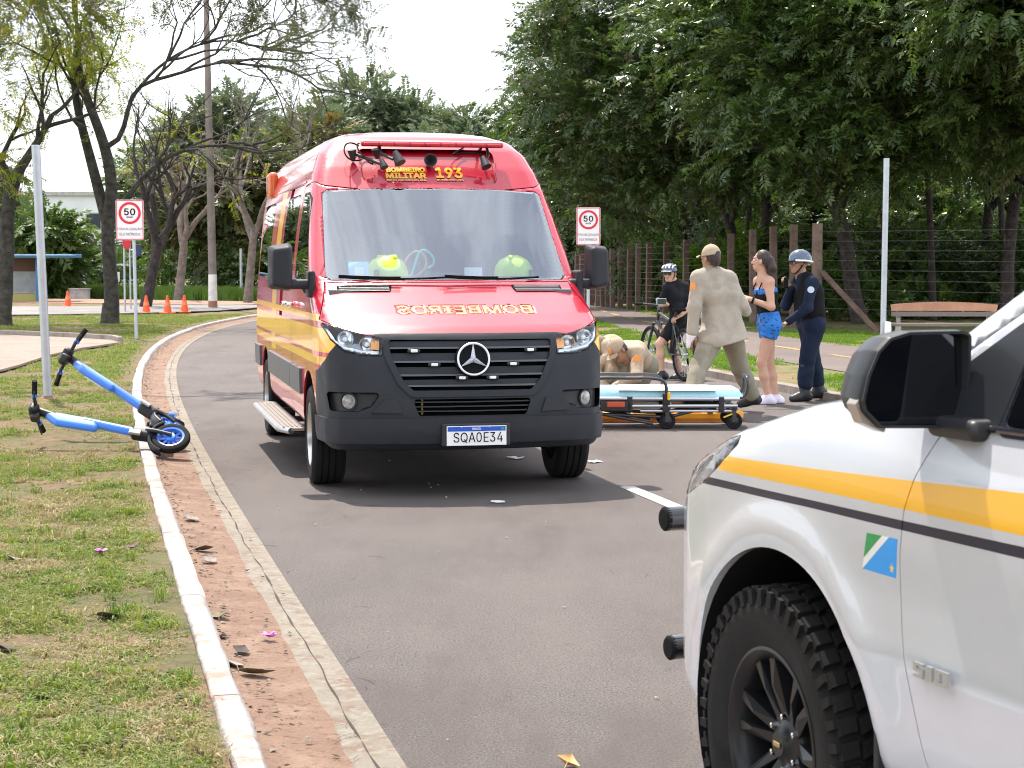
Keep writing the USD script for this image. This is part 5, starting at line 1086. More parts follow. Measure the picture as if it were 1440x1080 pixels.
qe = limb([(.6, -.3, 5.2), (1.2, .2, 6.1), (2.2, .5, 6.7), (3.6, .8, 6.6)], .045, .015)
for q, ks in ((qa, (7, 10, 13)), (qb, (7, 10, 13)), (qc, (6, 9, 12, 13)), (qd, (6, 8, 11, 13)), (qe, (5, 8, 11, 13))):
    for k in ks:
        for _ in range(2):
            d = q[k] - q[k - 1]; d /= np.linalg.norm(d); d = d + rg.normal(0, .5, 3) + [0, 0, .25]; d /= np.linalg.norm(d)
            grow(rg, q[k], d, rg.uniform(1.1, 2.0), .035, 2, tubes, tips, (2, 3), .1, .35, .75, .7, 5)
obj('trunk', cat_(tubes), BARK_M, tA, smooth=True)
P = np.array([t[0] for t in tips]); keep = (P[:, 0] < .3) & (rg.random(len(P)) < .95); P1 = np.repeat(P[keep], 5, 0) + rg.normal(0, .30, (keep.sum() * 5, 3)); crown_of(P1, rg.normal(0, 1, P1.shape), SPRIG_B, LM_yellow, tA, rg, (.9, 1.4))
k2 = (P[:, 0] >= .3) & (rg.random(len(P)) < .10); P2 = np.repeat(P[k2], 2, 0) + rg.normal(0, .2, (k2.sum() * 2, 3)); crown_of(P2, rg.normal(0, 1, P2.shape), SPRIG_B, LM_olive, tA, rg)
# tree at the left edge, dark crown over the corner of the picture
tree('street_tree', 'dark trunk on the left picture edge with leaves hanging into the corner', (-11.75, 41.6), 3.4, .19, 12, [((-.6, -.5, 5.2), (1.6, 1.6, 1.2)), ((.8, -1.5, 7.2), (1.9, 1.7, 1.0)), ((-.8, -1, 7.4), (2.0, 1.8, 1.2)), ((1.9, -2.2, 6.8), (1.2, 1.2, .8)), ((-.4, -.6, 3.6), (.9, .9, .6))], SPRIG_B, LM_yellow, BARK_M, 16, .5, (.02, 0), 3, None, 1.8, (.9, 1.4), .22, (LM_olive, .35))
# bough of a nearer tree hanging into the top of the picture
tO = thing('overhanging_tree', 'tree left of the footpath whose feathery bough hangs into the top', 'tree', (-7.9, 21.0, .06)); rg = np.random.default_rng(14); tubes, tips = [], []
limb([(0, 0, -.1), (.05, .1, 1.6), (.1, .3, 3.2), (.6, 1.0, 4.8)], .20, .13); limb([(.5, .8, 4.5), (1.6, 1.6, 5.5), (3.0, 2.4, 5.6), (4.4, 3.0, 5.25), (5.4, 3.4, 4.95)], .09, .02); q = limb([(.4, .8, 4.5), (-.6, 1.8, 5.3), (-1.0, 3.0, 5.6)], .09, .03)
for c in ((5.0, 3.2, 5.10), (5.4, 3.4, 4.98), (4.4, 3.0, 5.3), (3.4, 2.6, 5.6), (4.8, 3.1, 5.0)):
    for _ in range(5): grow(rg, np.array(c), np.array([rg.normal(.3, .6), rg.normal(0, .5), rg.normal(-.25, .3)]), .55, .010, 1, tubes, tips, (2, 3), -.2, .4, .8, .7, 4)
for c in q[-4:]:
    for _ in range(3): grow(rg, c, rg.normal(0, 1, 3) + [0, 0, .4], .8, .015, 1, tubes, tips, (2, 3), -.1, .4, .8, .7, 4)
obj('trunk', cat_(tubes), BARK_M, tO, smooth=True); P = np.array([t[0] for t in tips]); P = np.repeat(P, 2, 0) + rg.normal(0, .06, (len(P) * 2, 3)); crown_of(P, rg.normal(0, 1, P.shape) + [0, 0, -.5], SPRIG_B, LM_olive, tO, rg, (.5, .8))
# bare pale tree and leaning dark small tree behind the sign
def bare_tree(label, base, seed, H, r, bark, lean, leaf=None, depth=4, zb=.05):
    rg = np.random.default_rng(seed); t = thing('bare_tree', label, 'tree', (*base, zb)); tubes, tips = [], []
    d = np.array([lean, 0, 1.0]); d /= np.linalg.norm(d); pts = curve([(0, 0, -.1), d * H * .5 + [0, .1, 0], d * H], 8); tubes.append(tube(pts, np.linspace(r, r * .75, 8), 9, False))
    for k in range(4): a = k * 1.7 + rg.uniform(0, 1); grow(rg, pts[-1 - k % 2], d + np.array([math.cos(a), .6 * math.sin(a), .3]) * .8, H * .95, r * .6, depth, tubes, tips, (2, 3), .12, .3, .72, .8, 5)
    obj('trunk', cat_(tubes), bark, t, smooth=True)
    if leaf: P = np.array([q[0] for q in tips]); P = P[rg.random(len(P)) < leaf[1]]; crown_of(P + rg.normal(0, .15, P.shape), rg.normal(0, 1, P.shape), SPRIG_B, leaf[0], t, rg, (.9, 1.5))
    return t
bare_tree('leaning small tree with thin dark limbs right of the left speed sign', (-11.6, 56.9), 21, 2.1, .20, BARK, .22, (LM_yellow, .10))
bare_tree('leafless pale grey tree with tangled twigs left of the utility pole', (-12.6, 68), 22, 2.3, .19, BARK_G, .12, (LM_olive, .05))
bare_tree('leafless grey tree with tangled twigs between pole and ambulance', (-9.4, 64), 23, 2.6, .17, BARK_G, .1, (LM_olive, .06))
# background trees, far left and behind the ambulance
FAR_ = [(-31, 92, 9, LM_dark, 'dark round tree on the far left behind the bus shelter'), (-19.0, 73, 3.4, LM_mid, 'bushy dark green tree beside the white building'), (-18.5, 96, 7, LM_mid, 'green tree between the white building and the forked trunk'), (-15.5, 92, 9.0, LM_grey, 'tall grey green tree behind the bare twigs'), (-11.2, 102, 10.4, LM_grey, 'tall grey green tree left above the ambulance roof'), (-6.4, 106, 12.2, LM_grey, 'tall grey green tree behind the left half of the ambulance roof'), (-2.9, 100, 9.6, LM_grey, 'tall grey green tree behind the right half of the ambulance roof'), (-37, 80, 8, LM_dark, 'dark tree on the far left behind the left edge trunk'), (-19.5, 118, 9.5, LM_grey, 'distant tree far behind the forked trunk'), (-13.0, 80, 6.2, LM_olive, 'olive tree behind the leafless pale tree'), (-8.3, 84, 7.5, LM_olive, 'olive tree right of the utility pole'), (-33.5, 112, 8.5, LM_grey, 'distant tree behind the white building'), (1.5, 96, 9.2, LM_dark, 'dark tree far down the road beyond the far speed sign'), (6.5, 84, 11, LM_dark, 'dark tree at the far end of the fence'), (-44, 100, 12, LM_dark, 'dark tall tree at the far left of the picture')]
for i, (x, y, h, m, lab) in enumerate(FAR_):
    rg = np.random.default_rng(500 + i); R = h * .27
    blobs = [((rg.uniform(-R, R) * .9, rg.uniform(-R, R) * .7, h * rg.uniform(.30, .92)), (R * rg.uniform(.5, .8), R * rg.uniform(.5, .8), R * rg.uniform(.4, .65))) for _ in range(9)] + [((0, 0, h * .62), (R * .9, R * .9, h * .25)), ((rg.uniform(-.5, .5), -R * .5, h * .25), (R * .8, R * .7, h * .16))]
    tree('background_tree', lab, (x, y), h * .3, .05 + h * .018, 600 + i, blobs, SPRIG_C, m, BARK, 6.5, .9, (rg.normal(0, .06), 0), 2, 'trees far behind the road', h * .22, (.8, 1.3), .10, (LM_autumn if i in (9, 10) else LM_olive, .12))
for i, (x, y, rx, rz, m, lab) in enumerate([(-19.5, 82, 3.4, 1.3, LM_mid, 'green bank of bushes right of the bus shelter'), (-14.8, 84, 2.6, 1.6, LM_mid, 'green bush behind the forked trunk'), (-11.2, 78, 2.6, 1.1, LM_dark, 'dark bush behind the utility pole foot'), (-7.6, 76, 2.0, 1.2, LM_dark, 'dark bush beside the ambulance rear'), (-25, 86, 3.5, 1.4, LM_mid, 'green bushes below the white building'), (-17.0, 88, 2.2, 2.2, LM_mid, 'round clipped green bush behind the parked cars')]):
    shrub('background_bush', lab, (x, y), (rx, rx * .7, rz), 700 + i, SPRIG_A, m, 'bushes behind the side road', 10, clump=.6)
# low grassy hedge in front of the parked cars
rg = np.random.default_rng(31); hd = thing('low_hedge', 'low grassy hedge along the pink path in front of parked cars', 'hedge', (0, 0, 0)); 
BLADE = [trimesh.Trimesh(np.vstack([np.array([[0, -.012, 0], [0, .012, 0], [rg.normal(0, .08), 0, 1.0]]) @ T_.rotation_matrix(a, [0, 0, 1])[:3, :3].T + [rg.normal(0, .06), rg.normal(0, .06), 0] for a in rg.uniform(0, 6, 9)]), np.arange(27).reshape(9, 3), process=False) for _ in range(3)]
n = 5200; t = rg.random(n); cx = np.interp(t, [0, .5, 1], [-24, -14.5, -7.2]); cy = np.interp(t, [0, .5, 1], [80, 73.5, 67.5]); P = np.c_[cx + rg.normal(0, .25, n), cy + rg.normal(0, .55, n), np.full(n, .02)]
hq = np.zeros((n, 4)); a = rg.uniform(0, 2 * pi, n); hq[:, 0] = np.cos(a / 2); hq[:, 3] = np.sin(a / 2)
instancer('leaves', BLADE, [LM_mid] * 3, P, hq, np.c_[rg.uniform(1, 2, n), rg.uniform(1, 2, n), rg.uniform(.28, .62, n)], rg.integers(0, 3, n), hd, kind='stuff')
# trees behind the photographer, seen only as reflections
for i, (x, y, h) in enumerate([(9.5, -14, 9), (-10, -18, 9), (-9.5, 5.5, 8), (-12.5, -4, 9)]):
    rg = np.random.default_rng(800 + i); R = h * .3
    blobs = [((rg.uniform(-R, R), rg.uniform(-R, R), h * rg.uniform(.4, .95)), (R * .7, R * .7, R * .55)) for _ in range(8)]
    tree('roadside_tree', ['roadside tree behind the camera on the pickup side', 'roadside tree behind the camera on the verge side', 'roadside tree on the verge left of the camera', 'roadside tree on the verge behind and left of the camera'][i], (x, y), h * .3, .2, 820 + i, blobs, SPRIG_C, LM_mid, BARK, 7, .9, (0, 0), 2, None, 2)
# ================================================================ street furniture and props
M_galv = mat('galvanised_steel', (.42, .45, .48), .42, .7, var=.12, vs=5)
M_signw = mat('sign_white', (.70, .66, .66), .5, var=.05, vs=5)
M_signr = mat('sign_red', (.55, .02, .035), .45)
M_conc = mat('grey_concrete', (.34, .32, .30), .9, var=.25, vs=4, bump=.004, bs=40)
def bare_pole(label, x, y, h, r, lean=0.0):
    t = thing('bare_pole', label, 'pole', (x, y, .04), 0)
    obj('pole', tube([(0, 0, -.1), (lean * .5, 0, h / 2), (lean, 0, h)], r, 20), M_galv, t, smooth=50)
    obj('cap', mv(lathe([(.001, .006), (r, .004), (r * 1.04, -.01)], 20), (lean, 0, h)), M_galv, t)
    obj('base_mound', mv(lathe([(.001, .05), (r * 1.3, .045), (r * 2.6, .0)], 16), (0, 0, .02)), M_soil, t)
bare_pole('bare grey steel pole without a sign on the left grass', -5.03, 19.5, 2.76, .046, -.085)
bare_pole('bare grey steel pole without a sign in front of the bench', 6.42, 31.2, 3.28, .050, .02)
bare_pole('thin grey pole beside the rear of the ambulance', -10.5, 70, 2.0, .05)
bare_pole('thin grey pole in front of the bus shelter', -17.6, 63.0, 1.9, .045)
def text_face(poly, depth=.002):
    m = extr(poly, depth); v = m.vertices; m.vertices = np.c_[v[:, 0], -v[:, 2], v[:, 1]]; m.fix_normals(); return m
def speed_sign(label, x, y, z0, z1, w, rz, lean=0.0, px=0.0):
    t = thing('speed_limit_sign', label, 'road sign', (x, y, .06), rz, 'speed limit signs')
    h = z1 - z0; zc = (z0 + z1) / 2 - .06; cx = lean + px
    obj('post', tube([(0, .03, -.1), (lean * .5, .03, z1 / 2), (lean, .03, z1 - .12)], .033, 16), M_galv, t, smooth=50)
    pn = UsdGeom.Xform.Define(stage, path_for('panel', t)).GetPrim()
    def R(a, b, r, o=0): p = sbox(-a / 2, -b / 2, a / 2, b / 2).buffer(-r).buffer(r, quad_segs=6); return mv(text_face(p, .0012), (cx, -.0062, zc))
    obj('back_plate', mv(text_face(sbox(-w / 2, -h / 2, w / 2, h / 2).buffer(-.03).buffer(.03), .006), (cx, 0, zc)), M_galv, pn)
    obj('white_face', R(w, h, .03), M_signw, pn)
    bor = sbox(-w / 2, -h / 2, w / 2, h / 2).buffer(-.008); bor = bor.difference(bor.buffer(-.014)); obj('red_border', mv(text_face(bor, .002), (cx, -.0085, zc)), M_signr, pn)
    r = w * .40; rc = zc + h * .17
    ring = Point(0, 0).buffer(r, quad_segs=24).difference(Point(0, 0).buffer(r * .77, quad_segs=24)); obj('red_ring', mv(text_face(ring), (cx, -.0085, rc)), M_signr, pn)
    obj('number', mv(text_face(fit_text('50', -r * .50, r * .50, -r * .20, r * .42)), (cx, -.0085, rc)), M_matt, pn)
    obj('unit', mv(text_face(fit_text('km/h', -r * .27, r * .27, -r * .46, -r * .28)), (cx, -.0085, rc)), M_matt, pn)
    for tx, zz in (('FISCALIZAÇÃO', -.265), ('ELETRÔNICA', -.385)):
        k = .44 if len(tx) > 11 else .37
        obj('caption', mv(text_face(fit_text(tx, -w * k, w * k, 0, h * .082, False)), (cx, -.0085, zc + h * zz)), mat('sign_lettering', (.09, .085, .1), .6), pn)
    return t
speed_sign('white 50 speed sign on the left grass before the forked tree', -7.15, 34.3, 1.96, 2.72, .52, .08, -.03, -.06)
speed_sign('white 50 speed sign beside the right mirror of the ambulance', 1.52, 36.0, 1.88, 2.63, .475, -.06, .0, 0)
gw = thing('give_way_sign', 'small red and white warning sign half hidden by the left speed sign', 'road sign', (-11.05, 51.5, .05))
obj('post', tube([(0, .03, -.1), (0, .03, 2.3)], .03, 12), M_galv, gw, smooth=50); obj('face', mv(text_face(Polygon([(-.15, .28), (.15, .28), (.07, -.20), (-.07, -.20)]).buffer(.02), .006), (.08, 0, 2.09)), M_signr, gw); obj('white_centre', mv(text_face(Polygon([(-.09, .2), (.09, .2), (.03, .04), (-.03, .04)]), .004), (.08, -.007, 2.09)), M_signw, gw)
for lab, x, y in (('small dark blue sign box right of the left speed sign post', -11.2, 54.0), ('small dark blue sign box above the bus shelter', -17.9, 64.2)):
    t = thing('blue_sign', lab, 'road sign', (x, y, .04)); obj('post', tube([(-.22, .05, -.1), (-.22, .05, 2.1)], .025, 10), M_galv, t, smooth=50); obj('box', mv(rbox(.26, .08, .36, .02), (0, 0, 1.85)), mat('dark_blue_sign', (.02, .03, .08), .5), t); obj('arm', tube([(-.22, .03, 1.85), (-.1, .03, 1.85)], .015, 8), M_galv, t)
# utility pole
up_ = thing('utility_pole', 'tall concrete utility pole with white painted foot', 'utility pole', (-9.3, 56.1, .03))
obj('shaft', tube([(0, 0, 1.12), (-.06, 0, 6), (-.12, 0, 11.2)], [.128, .105, .08], 16), mat('weathered_pole', (.17, .14, .12), .9, var=.3, vs=3), up_, smooth=50)
obj('white_foot', tube([(0, 0, .30), (0, 0, 1.12)], [.140, .132], 16), mat('chalky_white_paint', (.58, .54, .5), .85, var=.2, vs=5), up_, smooth=50); obj('stained_base', tube([(0, 0, -.1), (0, 0, .30)], [.15, .142], 16), mat('red_stained_base', (.26, .13, .08), .9, var=.2, vs=6), up_, smooth=50)
obj('crossarm', mv(rbox(1.8, .09, .11, .015), (-.12, 0, 10.6)), mat('grey_timber', (.2, .17, .14), .9), up_)
for x in (-.9, -.35, .35, .75): obj('insulator', mv(lathe([(.001, .14), (.03, .13), (.04, .09), (.025, .07), (.045, .04), (.02, 0)], 12), (-.12 + x, 0, 10.66)), M_conc, up_)
# cones
M_cone = mat('orange_cone_plastic', (.75, .10, .022), .5, var=.06, vs=5)
c0 = thing('traffic_cone', 'orange traffic cone alone beside the bus shelter', 'traffic cone', (-14.2, 57.7, .12), .2, 'orange traffic cones on the side road')
obj('cone_body', lathe([(.001, .50), (.025, .495), (.032, .48), (.115, .045), (.15, .035), (.15, .03)], 24), M_cone, c0, smooth=40); obj('base', mani(rbox(.34, .34, .035, .014, (0, 0, .018))), M_cone, c0); obj('collar', lathe([(.083, .215), (.086, .216), (.067, .315), (.064, .314)], 24), mat('faded_orange_sleeve', (.72, .2, .1), .5), c0)
for x, y, l in ((-10.34, 51.0, 'leftmost of the three orange cones grouped behind the left speed sign'), (-9.66, 50.6, 'middle of the three orange cones grouped behind the left speed sign'), (-9.33, 51.4, 'orange cone nearest the utility pole foot in the group of three')): dup(c0, (x, y, .10), x * 3, l)
# bus shelter
M_blue = mat('blue_painted_steel', (.035, .17, .33), .5, var=.1, vs=4); bs = thing('bus_shelter', 'blue roofed bus shelter on the far left', 'bus shelter', (-17.9, 66.5, .03), .05)
obj('roof', mani(rbox(3.4, 1.7, .13, .03, (.2, 0, 1.72))), M_blue, bs); obj('fascia', mani(rbox(3.5, .06, .10, .02, (.25, -.86, 1.69))), mat('dark_teal_fascia', (.03, .09, .13), .6), bs)
for x in (-1.4, .55): obj('post', bx(x - .06, x + .06, -.62, -.50, -.1, 1.66), M_blue, bs)
obj('back_wall', bx(-1.4, .55, .55, .60, 0, 1.66), mat('brown_back_wall', (.16, .09, .06), .8), bs); obj('poster', bx(-1.1, .25, .535, .548, .35, 1.15), mat('grey_poster', (.38, .39, .38), .6, var=.2, vs=3), bs); obj('side_panel', bx(.50, .54, -.5, .54, .05, 1.66), M_blue, bs)
obj('bench_base', bx(-1.35, .45, -.35, .1, 0, .34), mat('mustard_bench', (.36, .32, .10), .8), bs); obj('bench_top', mani(rbox(1.9, .5, .05, .015, (-.45, -.12, .37))), M_conc, bs)
bi = thing('litter_bin', 'dark litter bin on a post beside the bus shelter', 'bin', (-17.0, 65.6, .03)); obj('bin', lathe([(.001, .32), (.12, .32), (.15, .75), (.16, .78), (.14, .76), (.001, .70)], 20), M_matt, bi); obj('post', tube([(0, .16, -.1), (0, .16, .7)], .025, 8), M_matt, bi)
cb = thing('concrete_block', 'low grey concrete block in front of the hedge', 'block', (-16.9, 70.6, .02)); obj('block', mani(rbox(.70, .5, .46, .03, (0, 0, .22))), M_conc, cb); obj('top_slab', mani(rbox(.76, .56, .05, .012, (0, 0, .46))), M_conc, cb)
for x, z, l in ((-20.1, .62, 'white stake plate left of the others among the bushes'), (-18.6, .55, 'white stake plate second from the bus shelter among the bushes'), (-17.2, .66, 'tilted white stake plate nearest the concrete block'), (-17.9, 1.7, 'white stake plate standing highest among the bushes')):
    t = thing('stake_sign', l, 'sign', (x, 78.6 if z < 1 else 80, .02), (x * 7) % .6 - .3, 'white plates on stakes'); obj('stake', tube([(0, .02, -.1), (0, .02, z + .2)], .02, 6), M_matt, t); obj('plate', mv(rbox(.28, .02, .42, .008), (0, 0, z + .2)), M_signw, t)
# parked cars far left, behind the hedge
def far_car(label, x, y, rz, m):
    t = thing('parked_car', label, 'car', (x, y, .02), rz, 'cars parked behind the hedge')
    f = SD(ctr([(2.1, .35), (2.15, .65), (1.95, .88), (1.1, 1.0), (.4, 1.42), (-.9, 1.46), (-1.7, 1.05), (-2.1, .95), (-2.15, .4)], 60), 0, .03); s_ = SD([(-.85, .3), (.85, .3), (.87, .8), (.62, 1.5), (-.62, 1.5), (-.87, .8)], 0, .03)
    b = nets(lambda X, Y, Z: smax(f(X, Z), s_(Y, Z), .15), (-2.4, -1.1, .1), (2.4, 1.1, 1.7), .07, (0, -.03), 1)
    B, I = mani(b[0]), mani(b[1]); B = B - m3.Manifold.batch_boolean([m3.Manifold.cylinder(2.2, .36, .36, 24, True).rotate([90, 0, 0]).translate([q, 0, .32]) for q in (1.35, -1.35)], m3.OpType.Add); win = Polygon([(.95, 1.02), (.32, 1.36), (-.85, 1.40), (-1.5, 1.04)])
    obj('windows', (B ^ prism(win, 'y', -1.2, 1.2)), mat('car_window', (.02, .022, .026), .08, coat=1), t); obj('body', B - prism(win, 'y', -1.2, 1.2), m, t)
    for q in (1.35, -1.35):
        for s in (-1, 1): obj('wheel', mv(lathe([(.001, .1), (.2, .1), (.22, .09), (.31, .09), (.32, -.08), (.001, -.08)], 20, 'y'), (q, s * .76, .32)), M_rub, t)
far_car('dark parked car half hidden behind the hedge right of the forked trunk', -26.6, 125, .2, mat('dark_car_paint', (.03, .035, .05), .25, coat=1)); far_car('silver parked car half hidden behind the hedge beside the speed sign', -30.5, 127, .2, mat('silver_car_paint', (.4, .42, .44), .3, .4, coat=1))
# white building in the distance
M_wall = mat('white_render', (.58, .58, .58), .85, var=.08, vs=.4); wb = thing('white_building', 'pale two storey building seen between the trees on the left', 'building', (-36.5, 138, 0), .12)
obj('wall', cat_([bx(-7.5, -1, 0, 9, 0, 5.6), bx(-1, 8, 1.2, 9, 0, 6.6)]), M_wall, wb, kind='stuff'); obj('parapet', bx(-7.7, -1.1, -.2, 9.2, 5.6, 5.95), M_conc, wb); obj('roof', bx(-1.2, 8.2, 1.0, 9.2, 6.6, 6.9), M_conc, wb)
for zf in (1.0, 3.4):
    for x in (-6.6, -4.9, -3.2): f_ = obj('window', bx(x, x + 1.1, -.06, .0, zf, zf + 1.3), M_conc, wb); obj('pane', bx(x + .08, x + 1.02, -.09, -.062, zf + .08, zf + 1.22), mat('window_glass_dark', (.03, .035, .04), .1, coat=1), f_)
    for x in (.0, 1.9, 3.8, 5.7): f_ = obj('window', bx(x, x + 1.2, 1.14, 1.2, zf + .6, zf + 1.9), M_conc, wb); obj('pane', bx(x + .08, x + 1.12, 1.11, 1.138, zf + .68, zf + 1.82), mat('window_glass_dark', (.03, .035, .04)), f_)
obj('balcony', bx(.2, 3.4, .2, 1.19, 3.5, 3.65), M_conc, wb); obj('railing', bx(.2, 3.4, .2, .24, 3.65, 4.5), M_galv, wb)
# ---------------------------------------------------------------- fence
M_post = mat('brown_timber_post', (.118, .074, .055), .85, var=.25, vs=4, bump=.004, bs=30); M_post2 = mat('brown_timber_post_worn', (.145, .095, .073), .85, var=.25, vs=4, bump=.004, bs=30)
fc = thing('fence', 'brown timber post and wire fence in front of the wood', 'fence', (0, 0, 0))
FL = np.array([(6.515, 38.589), (3.965, 52.387), (2.625, 59.469), (1.6, 67)])
def on_fence(u):
    k = (u - 720) / 2536.0
    for a, b in zip(FL[:-1], FL[1:]):
        d = b - a; den = d[0] - k * d[1]
        t = (k * a[1] - a[0]) / den
        if -.001 <= t <= 1.001: return a + d * t
posts = []
for i, u in enumerate((1148, 1115, 1087, 1058, 1027, 1000, 964, 936, 912, 897, 885, 872, 861, 854, 847, 840, 832, 825, 818, 811)):
    p = on_fence(u); h = np.interp(p[1], [38, 52, 60, 67], [2.30, 2.02, 1.80, 1.78]) * (1 + .02 * math.sin(i * 7.1)); w = .155 if i else .19
    posts.append((p, h)); obj('post', mv(rbox(w, w * .8, h + .2, .012, seg=6), (p[0], p[1], h / 2 - .1 + .08), rz=.2 + .05 * math.sin(i * 3.3), rx=.012 * math.sin(i * 2.1), ry=.012 * math.sin(i * 5.7)), M_post if i % 3 else M_post2, fc)
E1 = np.array([15.5, 27.0]); dr_ = (E1 - FL[0]) / np.linalg.norm(E1 - FL[0])
for k in (9.2, 13.5): p = FL[0] + dr_ * k; obj('post', mv(rbox(.16, .13, 2.4, .012, seg=6), (p[0], p[1], 1.12), rz=-.7), M_post, fc)
br = FL[0] + dr_ * 1.72; obj('brace', tube([(FL[0][0] + .1, FL[0][1] - .1, 1.32), (br[0], br[1], .08)], .07, 4), M_post, fc, smooth=False)
M_wire = mat('galvanised_wire', (.09, .09, .09), .6, .5)
for z in np.linspace(.25, .97, 9):
    L_ = [(p[0] - .06, p[1] - .08, h * z) for p, h in posts]; obj('wire', tube(L_, .0045, 4), M_wire, fc); R__ = [FL[0] + dr_ * k for k in (0, 4.6, 9.2, 13.5)]; obj('wire', tube([(p[0], p[1] - .08, 2.25 * z - .02 * math.sin(i * 1.57) ) for i, p in enumerate(R__)], .0045, 4), M_wire, fc)
# bench by the fence
M_bwood = mat('orange_brown_bench_wood', (.38, .19, .115), .75, var=.2, vs=4); bn = thing('bench', 'park bench with brown arched top board on concrete legs', 'bench', (7.5, 31.3, .10), -.05)
arch_ = Polygon([(x, .70 + .055 * math.cos(x / .92 * 1.4)) for x in np.linspace(-.92, .92, 24)] + [(.90, .60), (-.90, .60)]); m = extr(arch_, .05); v = m.vertices; m.vertices = np.c_[v[:, 0], v[:, 2], v[:, 1]]; m.fix_normals(); obj('back_board', m, M_bwood, bn)
obj('back_slat', bx(-.9, .9, .0, .045, .505, .585), mat('grey_bench_wood', (.16, .13, .115), .85), bn)
for k in range(4): obj('seat_slat', bx(-.98, .98, -.46 + k * .115, -.36 + k * .115, .355, .395), mat('grey_bench_wood', (.16, .13, .115)), bn)
for x in (-.86, .86): obj('leg', bx(x - .05, x + .05, -.45, .06, -.1, .353), M_conc, bn); obj('back_support', bx(x * .9 - .03, x * .9 + .03, .05, .09, .36, .68), M_conc, bn)
obj('end_block', bx(-1.06, -.99, -.5, -.05, -.1, .42), M_whitep, bn)
# ---------------------------------------------------------------- stretcher and spine board
M_tube = mat('brushed_stretcher_tube', (.5, .51, .53), .28, .9); M_btube = mat('black_stretcher_tube', (.02, .021, .024), .35, coat=.4)
M_sheet = mat('pale_blue_sheet', (.36, .66, .76), .75, var=.06, vs=5, bump=.012, bs=7); M_sheetw = mat('white_sheet', (.75, .77, .78), .75)
stt = thing('stretcher', 'lowered ambulance stretcher with pale blue mattress and black rails', 'stretcher', (1.15, 17.0, 0), -.02)
def mattress():
    x = np.linspace(-1.0, 1.0, 60); y = np.linspace(-.27, .27, 18); X, Y = np.meshgrid(x, y, indexing='ij'); e = np.minimum((1.0 - np.abs(X)) / .05, 1) * np.minimum((.27 - np.abs(Y)) / .05, 1); e = np.clip(e, 0, 1) ** .5
    top = .315 + .062 * e + .012 * (meshkit.fbm(np.stack([X * 4, Y * 6, X * 0], -1), 3) - .5) + .02 * (X < -.35) * (-.35 - X); bot = np.full_like(X, .300); V = np.vstack([np.stack([X, Y, top], -1).reshape(-1, 3), np.stack([X, Y, bot], -1).reshape(-1, 3)]); n, m = X.shape; F = []; k = np.arange(n * m).reshape(n, m)
    q = np.stack([k[:-1, :-1], k[1:, :-1], k[1:, 1:], k[:-1, 1:]], -1).reshape(-1, 4); F += [q[:, [0, 1, 2]], q[:, [0, 2, 3]], q[:, [0, 2, 1]] + n * m, q[:, [0, 3, 2]] + n * m]
    bd = np.r_[k[:-1, 0], k[-1, :-1], k[:0:-1, -1], k[0, :0:-1]]; b2 = np.roll(bd, -1); F += [np.stack([bd, bd + n * m, b2], 1), np.stack([b2, bd + n * m, b2 + n * m], 1)]; t = trimesh.Trimesh(V, np.vstack(F), process=False); t.fix_normals(); return t
obj('mattress', mattress(), M_sheet, stt, smooth=50)
fold = mattress(); fold.apply_scale([.45, 1.02, .3]); fold.apply_translation([.30, 0, .268]); obj('folded_sheet', fold, M_sheetw, stt, smooth=50)
for y in (-.29, .29):
    obj('upper_rail', tube([(-1.0, y, .285), (.97, y, .285)], .018, 10), M_tube, stt, smooth=50); obj('lower_rail', tube([(-1.0, y, .21), (.95, y, .222)], .017, 10), M_tube, stt, smooth=50); obj('base_rail', tube([(.05, y * .95, .168), (.93, y * .95, .172)], .016, 10), M_tube, stt, smooth=50)
    g = curve([(-.47, y * 1.04, .30), (-.47, y * 1.04, .38), (-.42, y * 1.04, .455), (-.33, y * 1.04, .475), (0, y * 1.04, .475), (.18, y * 1.04, .472), (.27, y * 1.04, .44), (.29, y * 1.04, .36), (.29, y * 1.04, .28)], 40); obj('side_guard', tube(g, .016, 10), M_btube, stt, smooth=50)
    for x in (-.47, .29, -.93): obj('guard_clamp', mv(rbox(.07, .05, .11, .015), (x, y, .285)), M_black, stt)
    for x in (-.6, -.05, .28, .8): obj('rail_bracket', mv(rbox(.055, .04, .14, .01), (x, y, .235)), M_black, stt)
    obj('leg_tube', tube([(-.62, y * .9, .20), (-.1, y * .9, .10), (.17, y * .9, .05)], .016, 8), M_btube, stt, smooth=50); obj('leg_tube', tube([(.75, y * .9, .22), (.3, y * .9, .11), (-.4, y * .9, .14)], .016, 8), M_btube, stt, smooth=50)
    obj('yellow_lever', mv(rbox(.03, .05, .075, .01), (.31, y * 1.07, .31)), mat('yellow_lever', (.75, .45, .02), .4), stt)
for x in (-.9, -.3, .3, .9): obj('cross_member', tube([(x, -.28, .225), (x, .28, .225)], .016, 8), M_btube, stt)
obj('release_box', mv(rbox(.17, .04, .055, .012), (-.18, -.30, .232)), mat('orange_red_box', (.45, .08, .03), .5), stt); obj('release_housing', mv(rbox(.30, .05, .10, .015), (-.18, -.285, .215)), M_black, stt)
obj('foot_handle', tube(curve([(.97, -.2, .29), (1.04, -.2, .33), (1.05, -.19, .46), (1.05, 0, .475), (1.05, .19, .46), (1.04, .2, .33), (.97, .2, .29)], 30), .016, 8), M_btube, stt, smooth=50); obj('handle_grip', tube([(1.05, -.16, .475), (1.05, .16, .475)], .022, 10), M_black, stt)
obj('blanket_roll', mv(rbox(.30, .4, .09, .04), (.62, 0, .19)), mat('dark_strap_bag', (.03, .03, .035), .8), stt)
